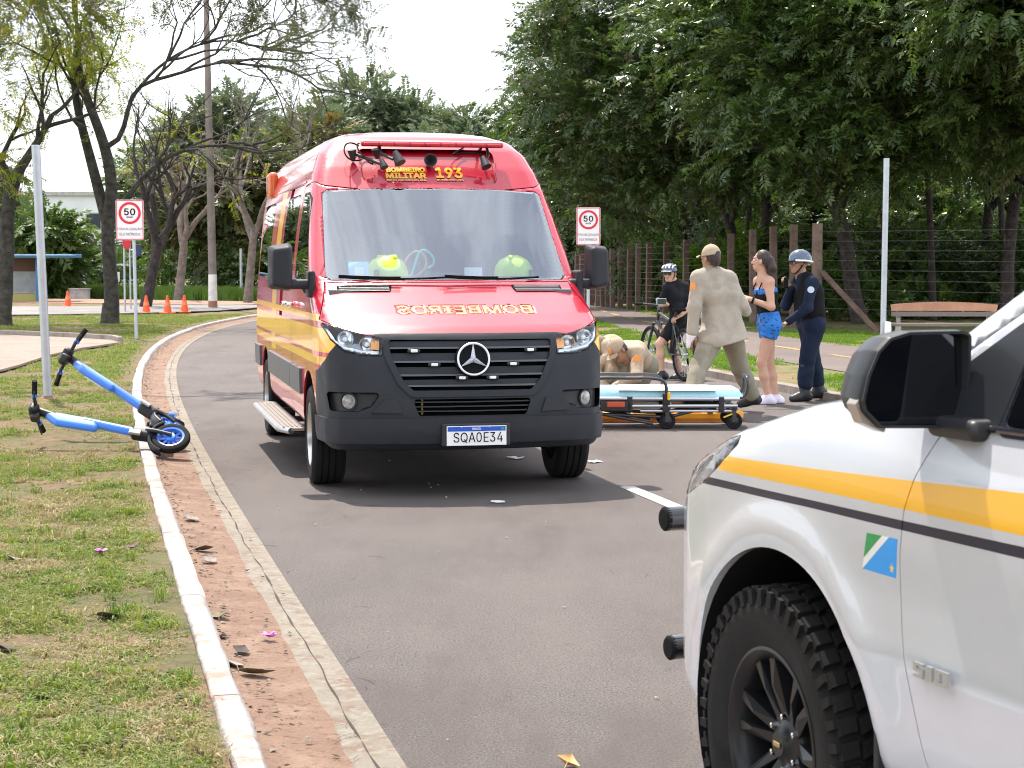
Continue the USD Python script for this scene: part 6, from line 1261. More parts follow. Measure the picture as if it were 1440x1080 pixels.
for x, y in ((.30, -.26), (.30, .26), (.92, -.26), (.92, .26), (-.85, -.26), (-.85, .26)):
    w = UsdGeom.Xform.Define(stage, path_for('caster', stt)); w.AddTranslateOp().Set(Gf.Vec3d(x, y, .078)); w = w.GetPrim()
    obj('tyre', lathe([(.05, -.022), (.072, -.024), (.078, -.012), (.078, .012), (.072, .024), (.05, .022)], 28, 'y'), M_rub, w, smooth=40); obj('hub', lathe([(.001, -.026), (.03, -.024), (.052, -.012), (.052, .012), (.03, .024), (.001, .026)], 20, 'y'), M_black, w); obj('fork', cat_([bx(-.02, .02, -.036, -.027, -.01, .12), bx(-.02, .02, .027, .036, -.01, .12), bx(-.03, .03, -.036, .036, .10, .125)]), M_btube, w, kind='stuff')
    if x > .9: obj('brake_lever', mv(rbox(.09, .02, .015, .005), (-.06, -.03, .05), ry=-.4), mat('yellow_lever', (.75, .45, .02)), w)
sb_ = thing('spine_board', 'yellow orange plastic spine board lying on the road behind the stretcher', 'spine board', (1.32, 17.63, 0.0), .02)
bo = Polygon([(-.95, -.12), (-.90, -.19), (-.5, -.22), (.75, -.22), (.93, -.14), (.95, 0), (.93, .14), (.75, .22), (-.5, .22), (-.90, .19), (-.95, .12)])
holes = unary_union([Point(x, s * .178).buffer(.0)for x in (0,) for s in (1,)] + [sbox(x - .055, s * .17 - .018, x + .055, s * .17 + .018).buffer(.012) for x in np.linspace(-.62, .72, 6) for s in (-1, 1)])
obj('board', mani(extr(bo.buffer(-.01).buffer(.01).difference(holes), .05)).translate([0, 0, .038]), mat('yellow_board_plastic', (.78, .34, .02), .45, var=.05, vs=5), sb_); obj('runner', cat_([bx(-.88, .86, s * .185 - .03, s * .185 + .03, .003, .039) for s in (-1, 1)]), mat('orange_board_plastic', (.68, .19, .02), .5), sb_, kind='stuff')
for x in (-.2, .6): obj('strap', mani(rbox(.05, .47, .006, .0025, (x, 0, .092))), M_matt, sb_)
# ---------------------------------------------------------------- scooters
M_sblue = mat('blue_scooter_paint', (.045, .20, .72), .35, coat=.7, var=.03, vs=5)
def frame(y, z): # rows -> local axes
    z = np.array(z, float); z /= np.linalg.norm(z); y = np.array(y, float); y -= z * y.dot(z); y /= np.linalg.norm(y); x = np.cross(y, z); return np.stack([x, y, z], 1)
def scooter(label, wheel, y, z, deck_dir, deck_up):
    t = thing('electric_scooter', label, 'electric scooter', wheel, 0, 'blue electric scooters on the verge'); A = frame(y, z)
    def put(m): m = tm(m).copy(); m.vertices = m.vertices @ A.T; return m
    # local: wheel centre at the origin, steering axis along z, handlebar along y
    w = UsdGeom.Xform.Define(stage, path_for('front_wheel', t)).GetPrim()
    obj('tyre', put(lathe([(.108, -.028), (.125, -.032), (.145, -.024), (.152, -.01), (.152, .01), (.145, .024), (.125, .032), (.108, .028)], 48, 'y')), M_rub, w, smooth=40)
    obj('rim', put(lathe([(.092, -.022), (.112, -.026), (.112, .026), (.092, .022), (.095, 0), (.092, -.022)], 48, 'y')), M_sblue, w, smooth=40)
    for k in range(10): a = k * pi / 5; obj('spoke', put(tube([(.03 * math.cos(a), 0, .03 * math.sin(a)), (.10 * math.cos(a), 0, .10 * math.sin(a))], [.011, .007], 6)), M_sblue, w)
    obj('hub', put(lathe([(.001, -.035), (.034, -.032), (.042, -.02), (.042, .02), (.034, .032), (.001, .035)], 28, 'y')), M_sblue, w)
    for s in (-1, 1): obj('fork', put(tube([(0, s * .048, -.01), (-.01, s * .05, .12), (-.015, s * .035, .20)], [.014, .018, .022], 8)), M_black, t, smooth=50)
    ar = [(.172 * math.cos(a), 0, .172 * math.sin(a)) for a in np.linspace(.25, 2.5, 18)]; fe = cat_([tube(np.array(ar) + [0, o, -abs(o) * .25], .012, 6) for o in (-.028, -.014, 0, .014, .028)]); obj('mudguard', put(fe), M_black, t, kind='stuff')
    obj('fold_joint', put(mani(rbox(.11, .10, .16, .03, (-.01, 0, .24)))), M_black, t); obj('joint_latch', put(mani(rbox(.05, .03, .10, .012, (.04, .055, .27)))), M_steel, t)
    stem = m3.Manifold.batch_hull([m3.Manifold.sphere(r, 20).translate([x, 0, h]) for x, h, r in ((-.012, .30, .036), (-.05, .72, .036))]); obj('stem', put(stem), M_sblue, t)
    batt = m3.Manifold.batch_hull([m3.Manifold.sphere(.034, 16).translate([x, 0, h]) for x, h in ((.005, .62), (-.045, .64), (.0, .92), (-.06, .94), (-.05, 1.0))]); obj('battery_case', put(batt), M_sblue, t)
    obj('lettering_strip', put(mani(rbox(.006, .024, .16, .002, (-.0, -.034, .79)))), M_whitep, t); obj('stem_top', put(tube([(-.06, 0, .97), (-.085, 0, 1.08), (-.10, 0, 1.12)], [.036, .034, .03], 12)), M_trim, t, smooth=50)
    obj('head_unit', put(mani(rbox(.09, .15, .075, .025, (-.075, 0, 1.135)))), M_trim, t); obj('head_lamp', put(mani(rbox(.07, .07, .07, .02, (-.02, 0, 1.11)))), M_black, t)
    for s in (-1, 1):
        obj('handlebar', put(tube([(-.09, 0, 1.12), (-.10, s * .13, 1.13), (-.13, s * .19, 1.13)], .015, 10)), M_black, t, smooth=50); obj('grip', put(tube([(-.118, s * .16, 1.13), (-.15, s * .27, 1.125)], .021, 12)), M_rub, t); obj('grip_ring', put(tube([(-.108, s * .135, 1.13), (-.118, s * .157, 1.13)], .024, 12)), M_sblue, t); obj('brake_lever', put(tube([(-.07, s * .10, 1.12), (-.06, s * .17, 1.11), (-.07, s * .23, 1.105)], .007, 6)), M_black, t)
    # deck: pivots about the foot of the stem
    D_, U_ = np.array(deck_dir, float), np.array(deck_up, float); D_ /= np.linalg.norm(D_); U_ -= D_ * U_.dot(D_); U_ /= np.linalg.norm(U_); S_ = np.cross(U_, D_); foot = A @ np.array([-.01, 0, .16]); Bm = np.stack([D_, S_, U_], 1)
    def pd(m): m = tm(m).copy(); m.vertices = m.vertices @ Bm.T + foot; return m
    obj('neck', pd(tube([(0, 0, .02), (.08, 0, -.06), (.16, 0, -.09)], [.03, .035, .04], 10)), M_sblue, t, smooth=50); obj('deck', pd(mani(rbox(.58, .16, .055, .02, (.44, 0, -.10)))), M_sblue, t); obj('deck_mat', pd(mani(rbox(.52, .13, .012, .005, (.44, 0, -.072)))), M_rub, t)
    rw = UsdGeom.Xform.Define(stage, path_for('rear_wheel', t)).GetPrim(); obj('tyre', pd(mv(lathe([(.09, -.026), (.115, -.03), (.132, -.012), (.132, .012), (.115, .03), (.09, .026)], 36, 'y'), (.84, 0, -.09))), M_rub, rw, smooth=40); obj('hub', pd(mv(lathe([(.001, -.03), (.05, -.028), (.095, -.016), (.095, .016), (.05, .028), (.001, .03)], 28, 'y'), (.84, 0, -.09))), M_sblue, rw); obj('rear_mudguard', pd(mani(rbox(.26, .075, .02, .008, (.86, 0, .055)))), M_black, t)
scooter('blue electric scooter lying nearest, its spoked wheel over the kerb', (-2.67, 14.05, .175), (0.05, -.62, .80), (-.985, .10, .13), (-.17, 1, -.02), (-1, -.17, .25))
scooter('blue electric scooter behind the other, its stem raised off the grass', (-2.80, 14.75, .21), (.48, -.05, .87), (-.80, .22, .47), (-.14, 1, -.07), (-.9, -.1, .5))
# ---------------------------------------------------------------- small things on the ground
def fallen(name, label, xy, z, L, W, rz, m, curl=.25, cat='leaf', group=None, tilt=0.0):
    n = 9; x = np.linspace(0, 1, n); w = W * np.sin(pi * x ** .8) * (1 - .2 * x); V, F = [], []
    for i in range(n): w = w * (1.55 if i == 0 else 1); V += [(x[i] * L, -w[i] / 2, .012 + curl * L * (x[i] - .5) ** 2 + .35 * w[i] * .5), (x[i] * L, 0, .010 + curl * L * (x[i] - .5) ** 2), (x[i] * L, w[i] / 2, .012 + curl * L * (x[i] - .5) ** 2 + .35 * w[i] * .5)]
    for i in range(n - 1): a = i * 3; F += [[a, a + 3, a + 4], [a, a + 4, a + 1], [a + 1, a + 4, a + 5], [a + 1, a + 5, a + 2]]
    t = trimesh.Trimesh(np.array(V), F, process=False); mdl = thing(name, label, cat, (xy[0], xy[1], z), rz, group); obj('blade', mv(t, rx=tilt), m, mdl, smooth=True); obj('stalk', mv(tube([(-L * .3, .0, .012), (0, 0, .012 + curl * L * .25)], .0018, 5), rx=tilt), m, mdl)
LF = [mat('dry_brown_leaf', (.10, .06, .04), .8, var=.3, vs=30), mat('grey_dry_leaf', (.21, .175, .15), .8, var=.3, vs=30), mat('olive_dry_leaf', (.12, .10, .045), .7, var=.3, vs=30), mat('dark_dry_leaf', (.05, .033, .028), .8, var=.3, vs=30)]
def gpt(u, v):
    a, b = (u - 720) / 2536.0, (540 - v) / 2536.0; c, s = math.cos(CAM_PITCH), math.sin(CAM_PITCH); d = np.array([a, c + s * b, -s + c * b]); k = -(CAM_H - .02) / d[2]; return (d * k)[:2]
spots = [((332, 925), .11, .04, .4, 3, 'dark rolled leaf against the kerb beside the pink flower'), ((330, 945), .13, .05, .9, 1, 'grey curled leaf lying by the kerb below the dark one'), ((310, 875), .10, .055, 2.2, 2, 'olive curled leaf by the kerb above the others'), ((318, 900), .09, .04, 3.0, 1, 'small grey leaf by the kerb between the bigger ones'), ((285, 795), .13, .04, .2, 1, 'long pale grey leaf lying across the red dirt'), ((335, 952), .12, .05, .5, 2, 'greenish brown leaf on the red dirt nearest the camera'), ((275, 778), .10, .05, 1.2, 0, 'brown leaf against the kerb opposite the cream edge'), ((262, 735), .12, .06, .3, 1, 'grey folded leaf by the kerb halfway to the scooter'), ((190, 790), .09, .06, 2.5, 0, 'brown leaf on the grass beside the pink flower'), ((20, 813), .10, .06, .9, 1, 'pale leaf lying on the grass near the left edge'), ((135, 890), .10, .05, .4, 0, 'tan leaf lying on the grass left of the kerb'), ((8, 940), .10, .07, 1.2, 3, 'dark leaf on the grass at the left edge'), ((50, 1008), .09, .05, .2, 2, 'orange brown leaf in the grass at the bottom left')]
for (u, v), L, W, rz, k, lab in spots:
    p = gpt(u, v); fallen('fallen_leaf', lab, p, VERGE_Z(np.array([p]))[0] + .004 if lab.find('grass') >= 0 else .022, L * 1.15, W * 1.2, rz + (1.1 if k % 2 else -.5), LF[k], .35, group='fallen leaves by the kerb', tilt=(.35 if k % 2 else -.3))
p = gpt(792, 1078); fallen('fallen_leaf', 'yellow tan leaf standing on the road at the bottom edge', p, .004, .10, .055, 1.4, mat('yellow_tan_leaf', (.45, .27, .09), .6, var=.2, vs=30), .9, tilt=.4)
M_petal = mat('pink_petal', (.52, .14, .42), .6)
for (u, v), z, lab in (((378, 898), .03, 'pink fallen flower on the red dirt beside the cream edge'), ((143, 798), .10, 'pink fallen flower in the grass')):
    p = gpt(u, v); t = thing('fallen_flower', lab, 'flower', (p[0], p[1], z), u * 1.0)
    for k in range(5): a = k * 2 * pi / 5; q = mv(lathe([(.001, .004), (.010, .003), (.014, 0), (.001, -.002)], 10), s=1.0); q.apply_scale([1.6, .8, 1]); obj('petal', mv(mv(q, (.018, 0, .006), ry=-.4), rz=a), M_petal, t)
    obj('throat', mv(lathe([(.001, .0), (.006, .002), (.010, .03), (.001, .025)], 10), (0, 0, .0), rx=1.2), M_petal, t)
for (u, v), s_, lab in (((726, 642), .07, 'white scrap of paper on the road under the ambulance bumper'), ((836, 647), .06, 'white scrap of paper on the road right of the ambulance wheel'), ((700, 703), .045, 'small pale scrap on the road in front of the ambulance')):
    p = gpt(u, v); t = thing('paper_scrap', lab, 'litter', (p[0], p[1], .006), u * .7, 'paper scraps on the road'); x_ = np.linspace(-1, 1, 6); X, Y = np.meshgrid(x_, x_, indexing='ij'); Z = .12 * (meshkit.noise(np.stack([X * 1.5 + u, Y * 1.5, X * 0], -1)) - .3); V = np.stack([X * s_, Y * s_ * .6, np.abs(Z) * s_ * 3], -1).reshape(-1, 3); k = np.arange(36).reshape(6, 6); q = np.stack([k[:-1, :-1], k[1:, :-1], k[1:, 1:], k[:-1, 1:]], -1).reshape(-1, 4); obj('scrap', trimesh.Trimesh(V, np.vstack([q[:, [0, 1, 2]], q[:, [0, 2, 3]]]), process=False), M_whitep, t, smooth=True)
def leaf_flat(sd):
    r = np.random.default_rng(sd); L, W = r.uniform(.7, 1), r.uniform(.35, .5); P = [(0, 0, .05), (.4 * L, W * .5, .16), (L, 0, .22 * r.random()), (.4 * L, -W * .5, .14), (.45 * L, 0, .03)]; return trimesh.Trimesh(np.array(P), [[0, 4, 1], [1, 4, 2], [2, 4, 3], [3, 4, 0]], process=False)
def scatter(name, label, cat, P, protos, mats_, sc, rg, par=None, z=None):
    n = len(P); a = rg.uniform(0, 2 * pi, n); q = np.zeros((n, 4)); q[:, 0] = np.cos(a / 2); q[:, 3] = np.sin(a / 2)
    return instancer(name, protos, mats_, P, q, sc, rg.integers(0, len(protos), n), par, label=label, cat=cat, kind='stuff')
rg = np.random.default_rng(61); L0 = leaf_flat(1)
n = 900; u = rg.uniform(2, 34, n); off = .125 + np.abs(rg.normal(0, .055, n)); wide = rg.random(n) < .25; off[wide] = rg.uniform(.13, .5, wide.sum()); xx, yy = splev(u, _tck); dx, dy = splev(u, _tck, der=1); l = np.hypot(dx, dy); P = np.c_[np.array(xx) + dy / l * off, np.array(yy) - dx / l * off, np.where(off < .3, .03, .012)]
scatter('leaf_litter', 'small dry leaves and twigs gathered in the gutter along the kerb', 'leaf litter', P, [leaf_flat(k) for k in range(4)], LF, rg.uniform(.018, .05, n), rg)
twig = trimesh.util.concatenate([tube([(0, 0, .01), (.5, .08, .02), (1, .0, .012)], .012, 4), tube([(.5, .08, .02), (.7, .25, .02)], .01, 4)])
n = 520; yv = 4.8 + 13 * rg.random(n) ** 1.3; xv = np.interp(yv, KERB[:, 1], KERB[:, 0]) - .05 - rg.random(n) * np.clip(.30 * yv - 1.0, .6, 3.0); P = np.c_[xv, yv]; P = np.c_[P, VERGE_Z(P) + .012]
scatter('grass_litter', 'small brown leaves lying scattered over the grass of the verge', 'leaf litter', P, [leaf_flat(k) for k in range(4)], [LF[0], LF[3], LF[2], LF[0]], rg.uniform(.02, .055, n), rg)
n = 420; u = rg.uniform(2, 26, n); off = rg.uniform(-.9, 3.4, n); off[:200] = rg.uniform(.15, .6, 200); xx, yy = splev(u, _tck); dx, dy = splev(u, _tck, der=1); l = np.hypot(dx, dy); z = np.where(off < 0, .09, np.where(off < .5, .015, .002)); P = np.c_[np.array(xx) + dy / l * off, np.array(yy) - dx / l * off, z]
scatter('twig_litter', 'thin dry twigs scattered over gutter road and grass', 'twigs', P, [twig], [LF[3]], np.c_[rg.uniform(.03, .12, n)] * [1, 1, .35], rg)
n = 700; u = rg.uniform(2, 30, n); off = rg.uniform(.55, 7.2, n); xx, yy = splev(u, _tck); dx, dy = splev(u, _tck, der=1); l = np.hypot(dx, dy); P = np.c_[np.array(xx) + dy / l * off, np.array(yy) - dx / l * off, np.full(n, .001)]
scatter('road_grit', 'pale grit and crumbs scattered on the asphalt', 'grit', P, [trimesh.creation.icosphere(0, 1), leaf_flat(8)], [mat('pale_grit', (.32, .27, .24), .9), LF[1]], rg.uniform(.003, .011, n), rg)
# ---------------------------------------------------------------- grass of the verge
rg = np.random.default_rng(71)
def tuft(sd, nb, h, w, sp, flat):
    r = np.random.default_rng(sd); V, F = [], []
    for b in range(nb):
        a = r.uniform(0, 2 * pi); ln = r.uniform(.5, 1) * h; ou = np.array([math.cos(a), math.sin(a), 0]); pr = np.array([-ou[1], ou[0], 0]); b0 = np.array([r.normal(0, sp), r.normal(0, sp), 0]); tl = r.uniform(.3, 1.3) * flat; ww = w * r.uniform(.7, 1.3); k = len(V)
        p1 = b0 + ou * ln * .35 * tl + [0, 0, ln * .55]; p2 = b0 + ou * ln * (.9 * tl) + [0, 0, ln * max(.75 - .35 * tl, .12)]
        V += [b0 - pr * ww, b0 + pr * ww, p1 + pr * ww * .8, p1 - pr * ww * .8, p2]; F += [[k, k + 1, k + 2], [k, k + 2, k + 3], [k + 3, k + 2, k + 4]]
    return trimesh.Trimesh(np.array(V), F, process=False)
TUFT = [tuft(k, 13, .048, .0022, .022, 1.1) for k in range(5)] + [tuft(9, 16, .07, .003, .02, .8)]
GM = leafmat('verge_grass_blades', [(.12, .18, .028), (.16, .225, .04), (.22, .25, .055), (.28, .245, .10), (.10, .15, .028), (.20, .24, .05)], .35, .55, .3); GD = leafmat('dry_grass_blades', [(.37, .30, .17), (.30, .24, .13), (.24, .22, .09), (.42, .35, .22)], .3, .6, .3)
n = 40000; yv = 4.6 + 17.5 * rg.random(n) ** 1.35; k0 = np.interp(yv, KERB[:, 1], KERB[:, 0]); left = -.30 * yv - .15; xv = k0 - .03 - (k0 - left).clip(.2, 3.2) * rg.random(n)
P2 = np.c_[xv, yv]; dens = meshkit.fbm(np.c_[P2 * 1.15, np.zeros(n)], 4, 3); dens2 = meshkit.fbm(np.c_[P2 * 4.0, np.zeros(n)], 3, 9); bare = np.clip((k0 - xv) / .22, 0, 1); keep = rg.random(n) < np.clip((dens - .42) * 8, .05, 1) * np.clip((dens2 - .25) * 4, .15, 1) * (.12 + .88 * bare); P2 = P2[keep]
on_path = np.array([ft.contains(Point(*q)) for q in P2]) if len(P2) < 60000 else np.zeros(len(P2), bool); P2 = P2[~on_path]; z = VERGE_Z(P2); n = len(P2); dry = rg.random(n) < np.clip(.55 - (meshkit.fbm(np.c_[P2 * 2.2, np.zeros(n)], 3, 5) - .4) * 3, .08, .85)
for nm, mk, mtl, lab in (('verge_grass', ~dry, GM, 'short green grass growing in patches on the left verge'), ('dry_grass', dry, GD, 'straw coloured dry grass among the green on the left verge')):
    scatter(nm, lab, 'grass', np.c_[P2[mk], z[mk] - .004], TUFT, [mtl] * 6, np.c_[rg.uniform(.8, 1.5, mk.sum()), rg.uniform(.8, 1.5, mk.sum()), rg.uniform(.35, 1.0, mk.sum()) + (rg.random(mk.sum()) < .12) * rg.uniform(.2, 1.1, mk.sum())], rg)
# coarser grass farther off and on the right verge
TF = [tuft(30 + k, 14, .11, .007, .09, .9) for k in range(3)]
n = 16000; yv = rg.uniform(20, 50, n); k0 = np.interp(yv, KERB[:, 1], KERB[:, 0]); P2 = np.c_[k0 - .35 - 8.0 * rg.random(n) ** 1.3, yv]; P2 = P2[(meshkit.fbm(np.c_[P2 * .8, np.zeros(n)], 3, 3) > .42)]; P2 = P2[[not ft.buffer(.1).contains(Point(*q)) and not sr.contains(Point(*q)) for q in P2]]; n = len(P2)
scatter('lawn_grass', 'green grass of the lawn round the left speed sign', 'grass', np.c_[P2, VERGE_Z(P2) - .01], TF, [GM] * 3, np.c_[rg.uniform(.7, 1.3, n), rg.uniform(.7, 1.3, n), rg.uniform(.4, 1.0, n)], rg)
P = []
for k in range(14000):
    y = rg.uniform(17, 62); xn = np.interp(y, NEAR[:, 1], NEAR[:, 0]); xf = np.interp(y, FAR[:, 1], FAR[:, 0])
    x = (xn - rg.uniform(0, 1.5)) if rg.random() < .45 else (xf + rg.uniform(0, 2.2)); P.append((x, y))
P2 = np.array(P); P2 = P2[meshkit.fbm(np.c_[P2 * .7, np.zeros(len(P2))], 3, 8) > .47]; rkx = RK(.3, 200); P2 = P2[P2[:, 0] > np.interp(P2[:, 1], rkx[:, 1], rkx[:, 0])]; n = len(P2)
scatter('path_grass', 'thin bright grass along both sides of the cycle path', 'grass', np.c_[P2, np.full(n, .085)], TF, [LM_bright] * 3, np.c_[rg.uniform(.6, 1.2, n), rg.uniform(.6, 1.2, n), rg.uniform(.4, 1.1, n)], rg)
# ================================================================ people
SKIN = mat('skin', (.46, .27, .19), .5, var=.07, vs=14, spec=.35); SKIN_D = mat('tanned_skin', (.33, .18, .115), .5, var=.07, vs=14, spec=.35)
M_khaki = mat('khaki_uniform_cloth', (.31, .27, .215), .9, var=.12, vs=7, bump=.004, bs=28, sheen=.15); M_khaki2 = mat('khaki_trouser_cloth', (.215, .195, .145), .9, var=.12, vs=7, bump=.004, bs=28)
M_sand = mat('sand_uniform_cloth', (.40, .315, .225), .9, var=.12, vs=9, bump=.005, bs=24); M_cap = mat('khaki_cap_cloth', (.36, .29, .20), .9, var=.08, vs=9)
M_navyc = mat('navy_uniform_cloth', (.008, .015, .034), .85, var=.25, vs=6, bump=.004, bs=26, spec=.2); M_vest = mat('black_vest_cloth', (.006, .0065, .008), .85, var=.2, vs=9, bump=.003, bs=40, spec=.15)
M_tank = mat('black_sports_cloth', (.006, .006, .007), .85, var=.2, vs=8, spec=.15); M_lycra = mat('black_cycling_cloth', (.006, .007, .010), .8, var=.2, vs=8, spec=.2)
M_hair = mat('dark_brown_hair', (.022, .013, .011), .45, var=.4, vs=35, bump=.003, bs=90); M_boot = mat('black_boot_leather', (.012, .011, .012), .45, var=.2, vs=9)
M_shoe = mat('white_lilac_shoe', (.62, .58, .68), .6, var=.06, vs=9); M_eye = mat('eye_white', (.75, .73, .7), .25); M_iris = mat('dark_iris', (.02, .012, .01), .2); M_lip = mat('lip', (.36, .13, .11), .5); M_lens = mat('dark_glasses', (.01, .01, .012), .08, coat=1)
if 'blue_patterned_cloth' not in _mats:
    _mats['blue_patterned_cloth'] = usdkit.material(stage, '/World/Looks/blue_patterned_cloth', {'tc': ('texture_coordinate', {}), 'v': ('noise_texture', {'scale': 34.0, 'detail': 2.0}), 'r': ('rgb_ramp', {'ramp': [(0, (.005, .005, .01)), (.38, (.006, .01, .03)), (.42, (.005, .13, .46)), (1, (.006, .17, .52))]}), 'p': ('principled_bsdf', {'roughness': .7})}, [('tc.object', 'v.vector'), ('v.fac', 'r.fac'), ('r.color', 'p.base_color')], surface='p.BSDF')
M_bluep = _mats['blue_patterned_cloth']
def wp(u, v, D):
    a, b = (u - 720) / 2536.0, (540 - v) / 2536.0; c, s = math.cos(CAM_PITCH), math.sin(CAM_PITCH); d = np.array([a, c + s * b, -s + c * b]); return np.array([0, 0, CAM_H]) + d * (D / d[1])
nrm_ = lambda v: np.asarray(v, float) / max(np.linalg.norm(v), 1e-9)
def ik(a, b, l1, l2, hint):
    """middle joint between a and b for two bones; b is pulled in if out of reach"""
    a, b = np.array(a, float), np.array(b, float); d = b - a; L = np.linalg.norm(d); M = (l1 + l2) * .998
    if L > M: b = a + d / L * M; d = b - a; L = M
    x = (L * L + l1 * l1 - l2 * l2) / (2 * L); h = math.sqrt(max(l1 * l1 - x * x, 0)); e = d / L; t = np.array(hint, float); t -= e * t.dot(e); t = nrm_(t); return a + e * x + t * h, b
def ell(c, r):
    def f(x, y, z):
        k0 = np.sqrt(((x - c[0]) / r[0]) ** 2 + ((y - c[1]) / r[1]) ** 2 + ((z - c[2]) / r[2]) ** 2 + 1e-12); k1 = np.sqrt(((x - c[0]) / r[0] ** 2) ** 2 + ((y - c[1]) / r[1] ** 2) ** 2 + ((z - c[2]) / r[2] ** 2) ** 2 + 1e-12); return k0 * (k0 - 1) / k1
    return f
def field_mesh(f, pts, pad, h, level=0.0):
    P = np.array(pts); return nets(f, P.min(0) - pad, P.max(0) + pad, h, (level,), 2)[0]
def union(*fs, k=.01):
    def f(x, y, z):
        d = fs[0](x, y, z)
        for g in fs[1:]: d = smin(d, g(x, y, z), k)
        return d
    return f
def head_mesh(female=False):
    f0 = union(ell((0, -.012, .035), (.074, .094, .095)), ell((0, .028, -.045), (.056, .060, .066)), ell((0, .055, -.078), (.026, .026, .024)), k=.04)
    f1 = union(cone_field([((0, .086, .022), (0, .108, -.018), .008, .014), ((-.010, .100, -.022), (.010, .100, -.022), .010, .010), ((-.040, .076, .040), (.040, .076, .040), .013, .013), ((-.018, .088, -.052), (.018, .088, -.052), .007, .007), ((-.045, .06, -.015), (-.03, .07, -.03), .016, .014), ((.045, .06, -.015), (.03, .07, -.03), .016, .014)], .012), ell((.078, -.008, .0), (.010, .020, .032)), ell((-.078, -.008, .0), (.010, .020, .032)), k=.008)
    def f(x, y, z):
        d = smin(f0(x, y, z), f1(x, y, z), .012)
        for s in (-1, 1): d = smax(d, -(np.sqrt((x - s * .032) ** 2 + (y - .098) ** 2 + (z - .016) ** 2 + 1e-12) - .017), .008)
        return smin(d, np.sqrt(x * x + (y + .012) ** 2 + 1e-9) - .050 + np.clip(z + .06, 0, 1) * 4 + 0 * z, .03)
    return nets(f, (-.11, -.13, -.17), (.11, .14, .15), .0062, (0.0,), 1)[0]
HEAD = head_mesh()
def hand_mesh(curl, side, spread=.10, thumb=.5):
    """hand at the origin pointing +x, palm facing -z, thumb towards +y for side 1"""
    B = [((-.03, 0, 0), (.0, 0, 0), .026, .024)]
    for i, (y, L) in enumerate(((.030, .072), (.010, .080), (-.010, .074), (-.029, .058))):
        B.append(((.0, y * .5, 0), (.082, y, 0), .017, .0125)); p = np.array([.085, y, 0.0]); a = spread * (y / .03); d = np.array([math.cos(a), math.sin(a), 0]); c = 0
        for j, seg in enumerate((.46, .31, .23)):
            c += curl * (1 + .12 * i) * (.8 if j == 0 else 1.0); q = p + L * seg * np.array([d[0] * math.cos(c), d[1] * math.cos(c), -math.sin(c)]); B.append((tuple(p), tuple(q), .0098 - .001 * j, .0092 - .0012 * j)); p = q
    t0, t1, t2, t3 = (.012, .022, -.006), (.040, .052, -.018), (.068, .060 - .02 * thumb, -.026 - .01 * thumb), (.090, .058 - .04 * thumb, -.034 - .014 * thumb); B += [(t0, t1, .016, .0125), (t1, t2, .0115, .0105), (t2, t3, .0105, .0085)]
    if side < 0: B = [((p[0], -p[1], p[2]), (q[0], -q[1], q[2]), a, b) for p, q, a, b in B]
    f = cone_field(B, .007); P = np.array([b[0] for b in B] + [b[1] for b in B]); return nets(f, P.min(0) - .03, P.max(0) + .03, .0045, (0.0,), 1)[0]
def basis(x, up):
    x = nrm_(x); z = np.array(up, float); z -= x * z.dot(x); z = nrm_(z); y = np.cross(z, x); return np.stack([x, y, z], 1)
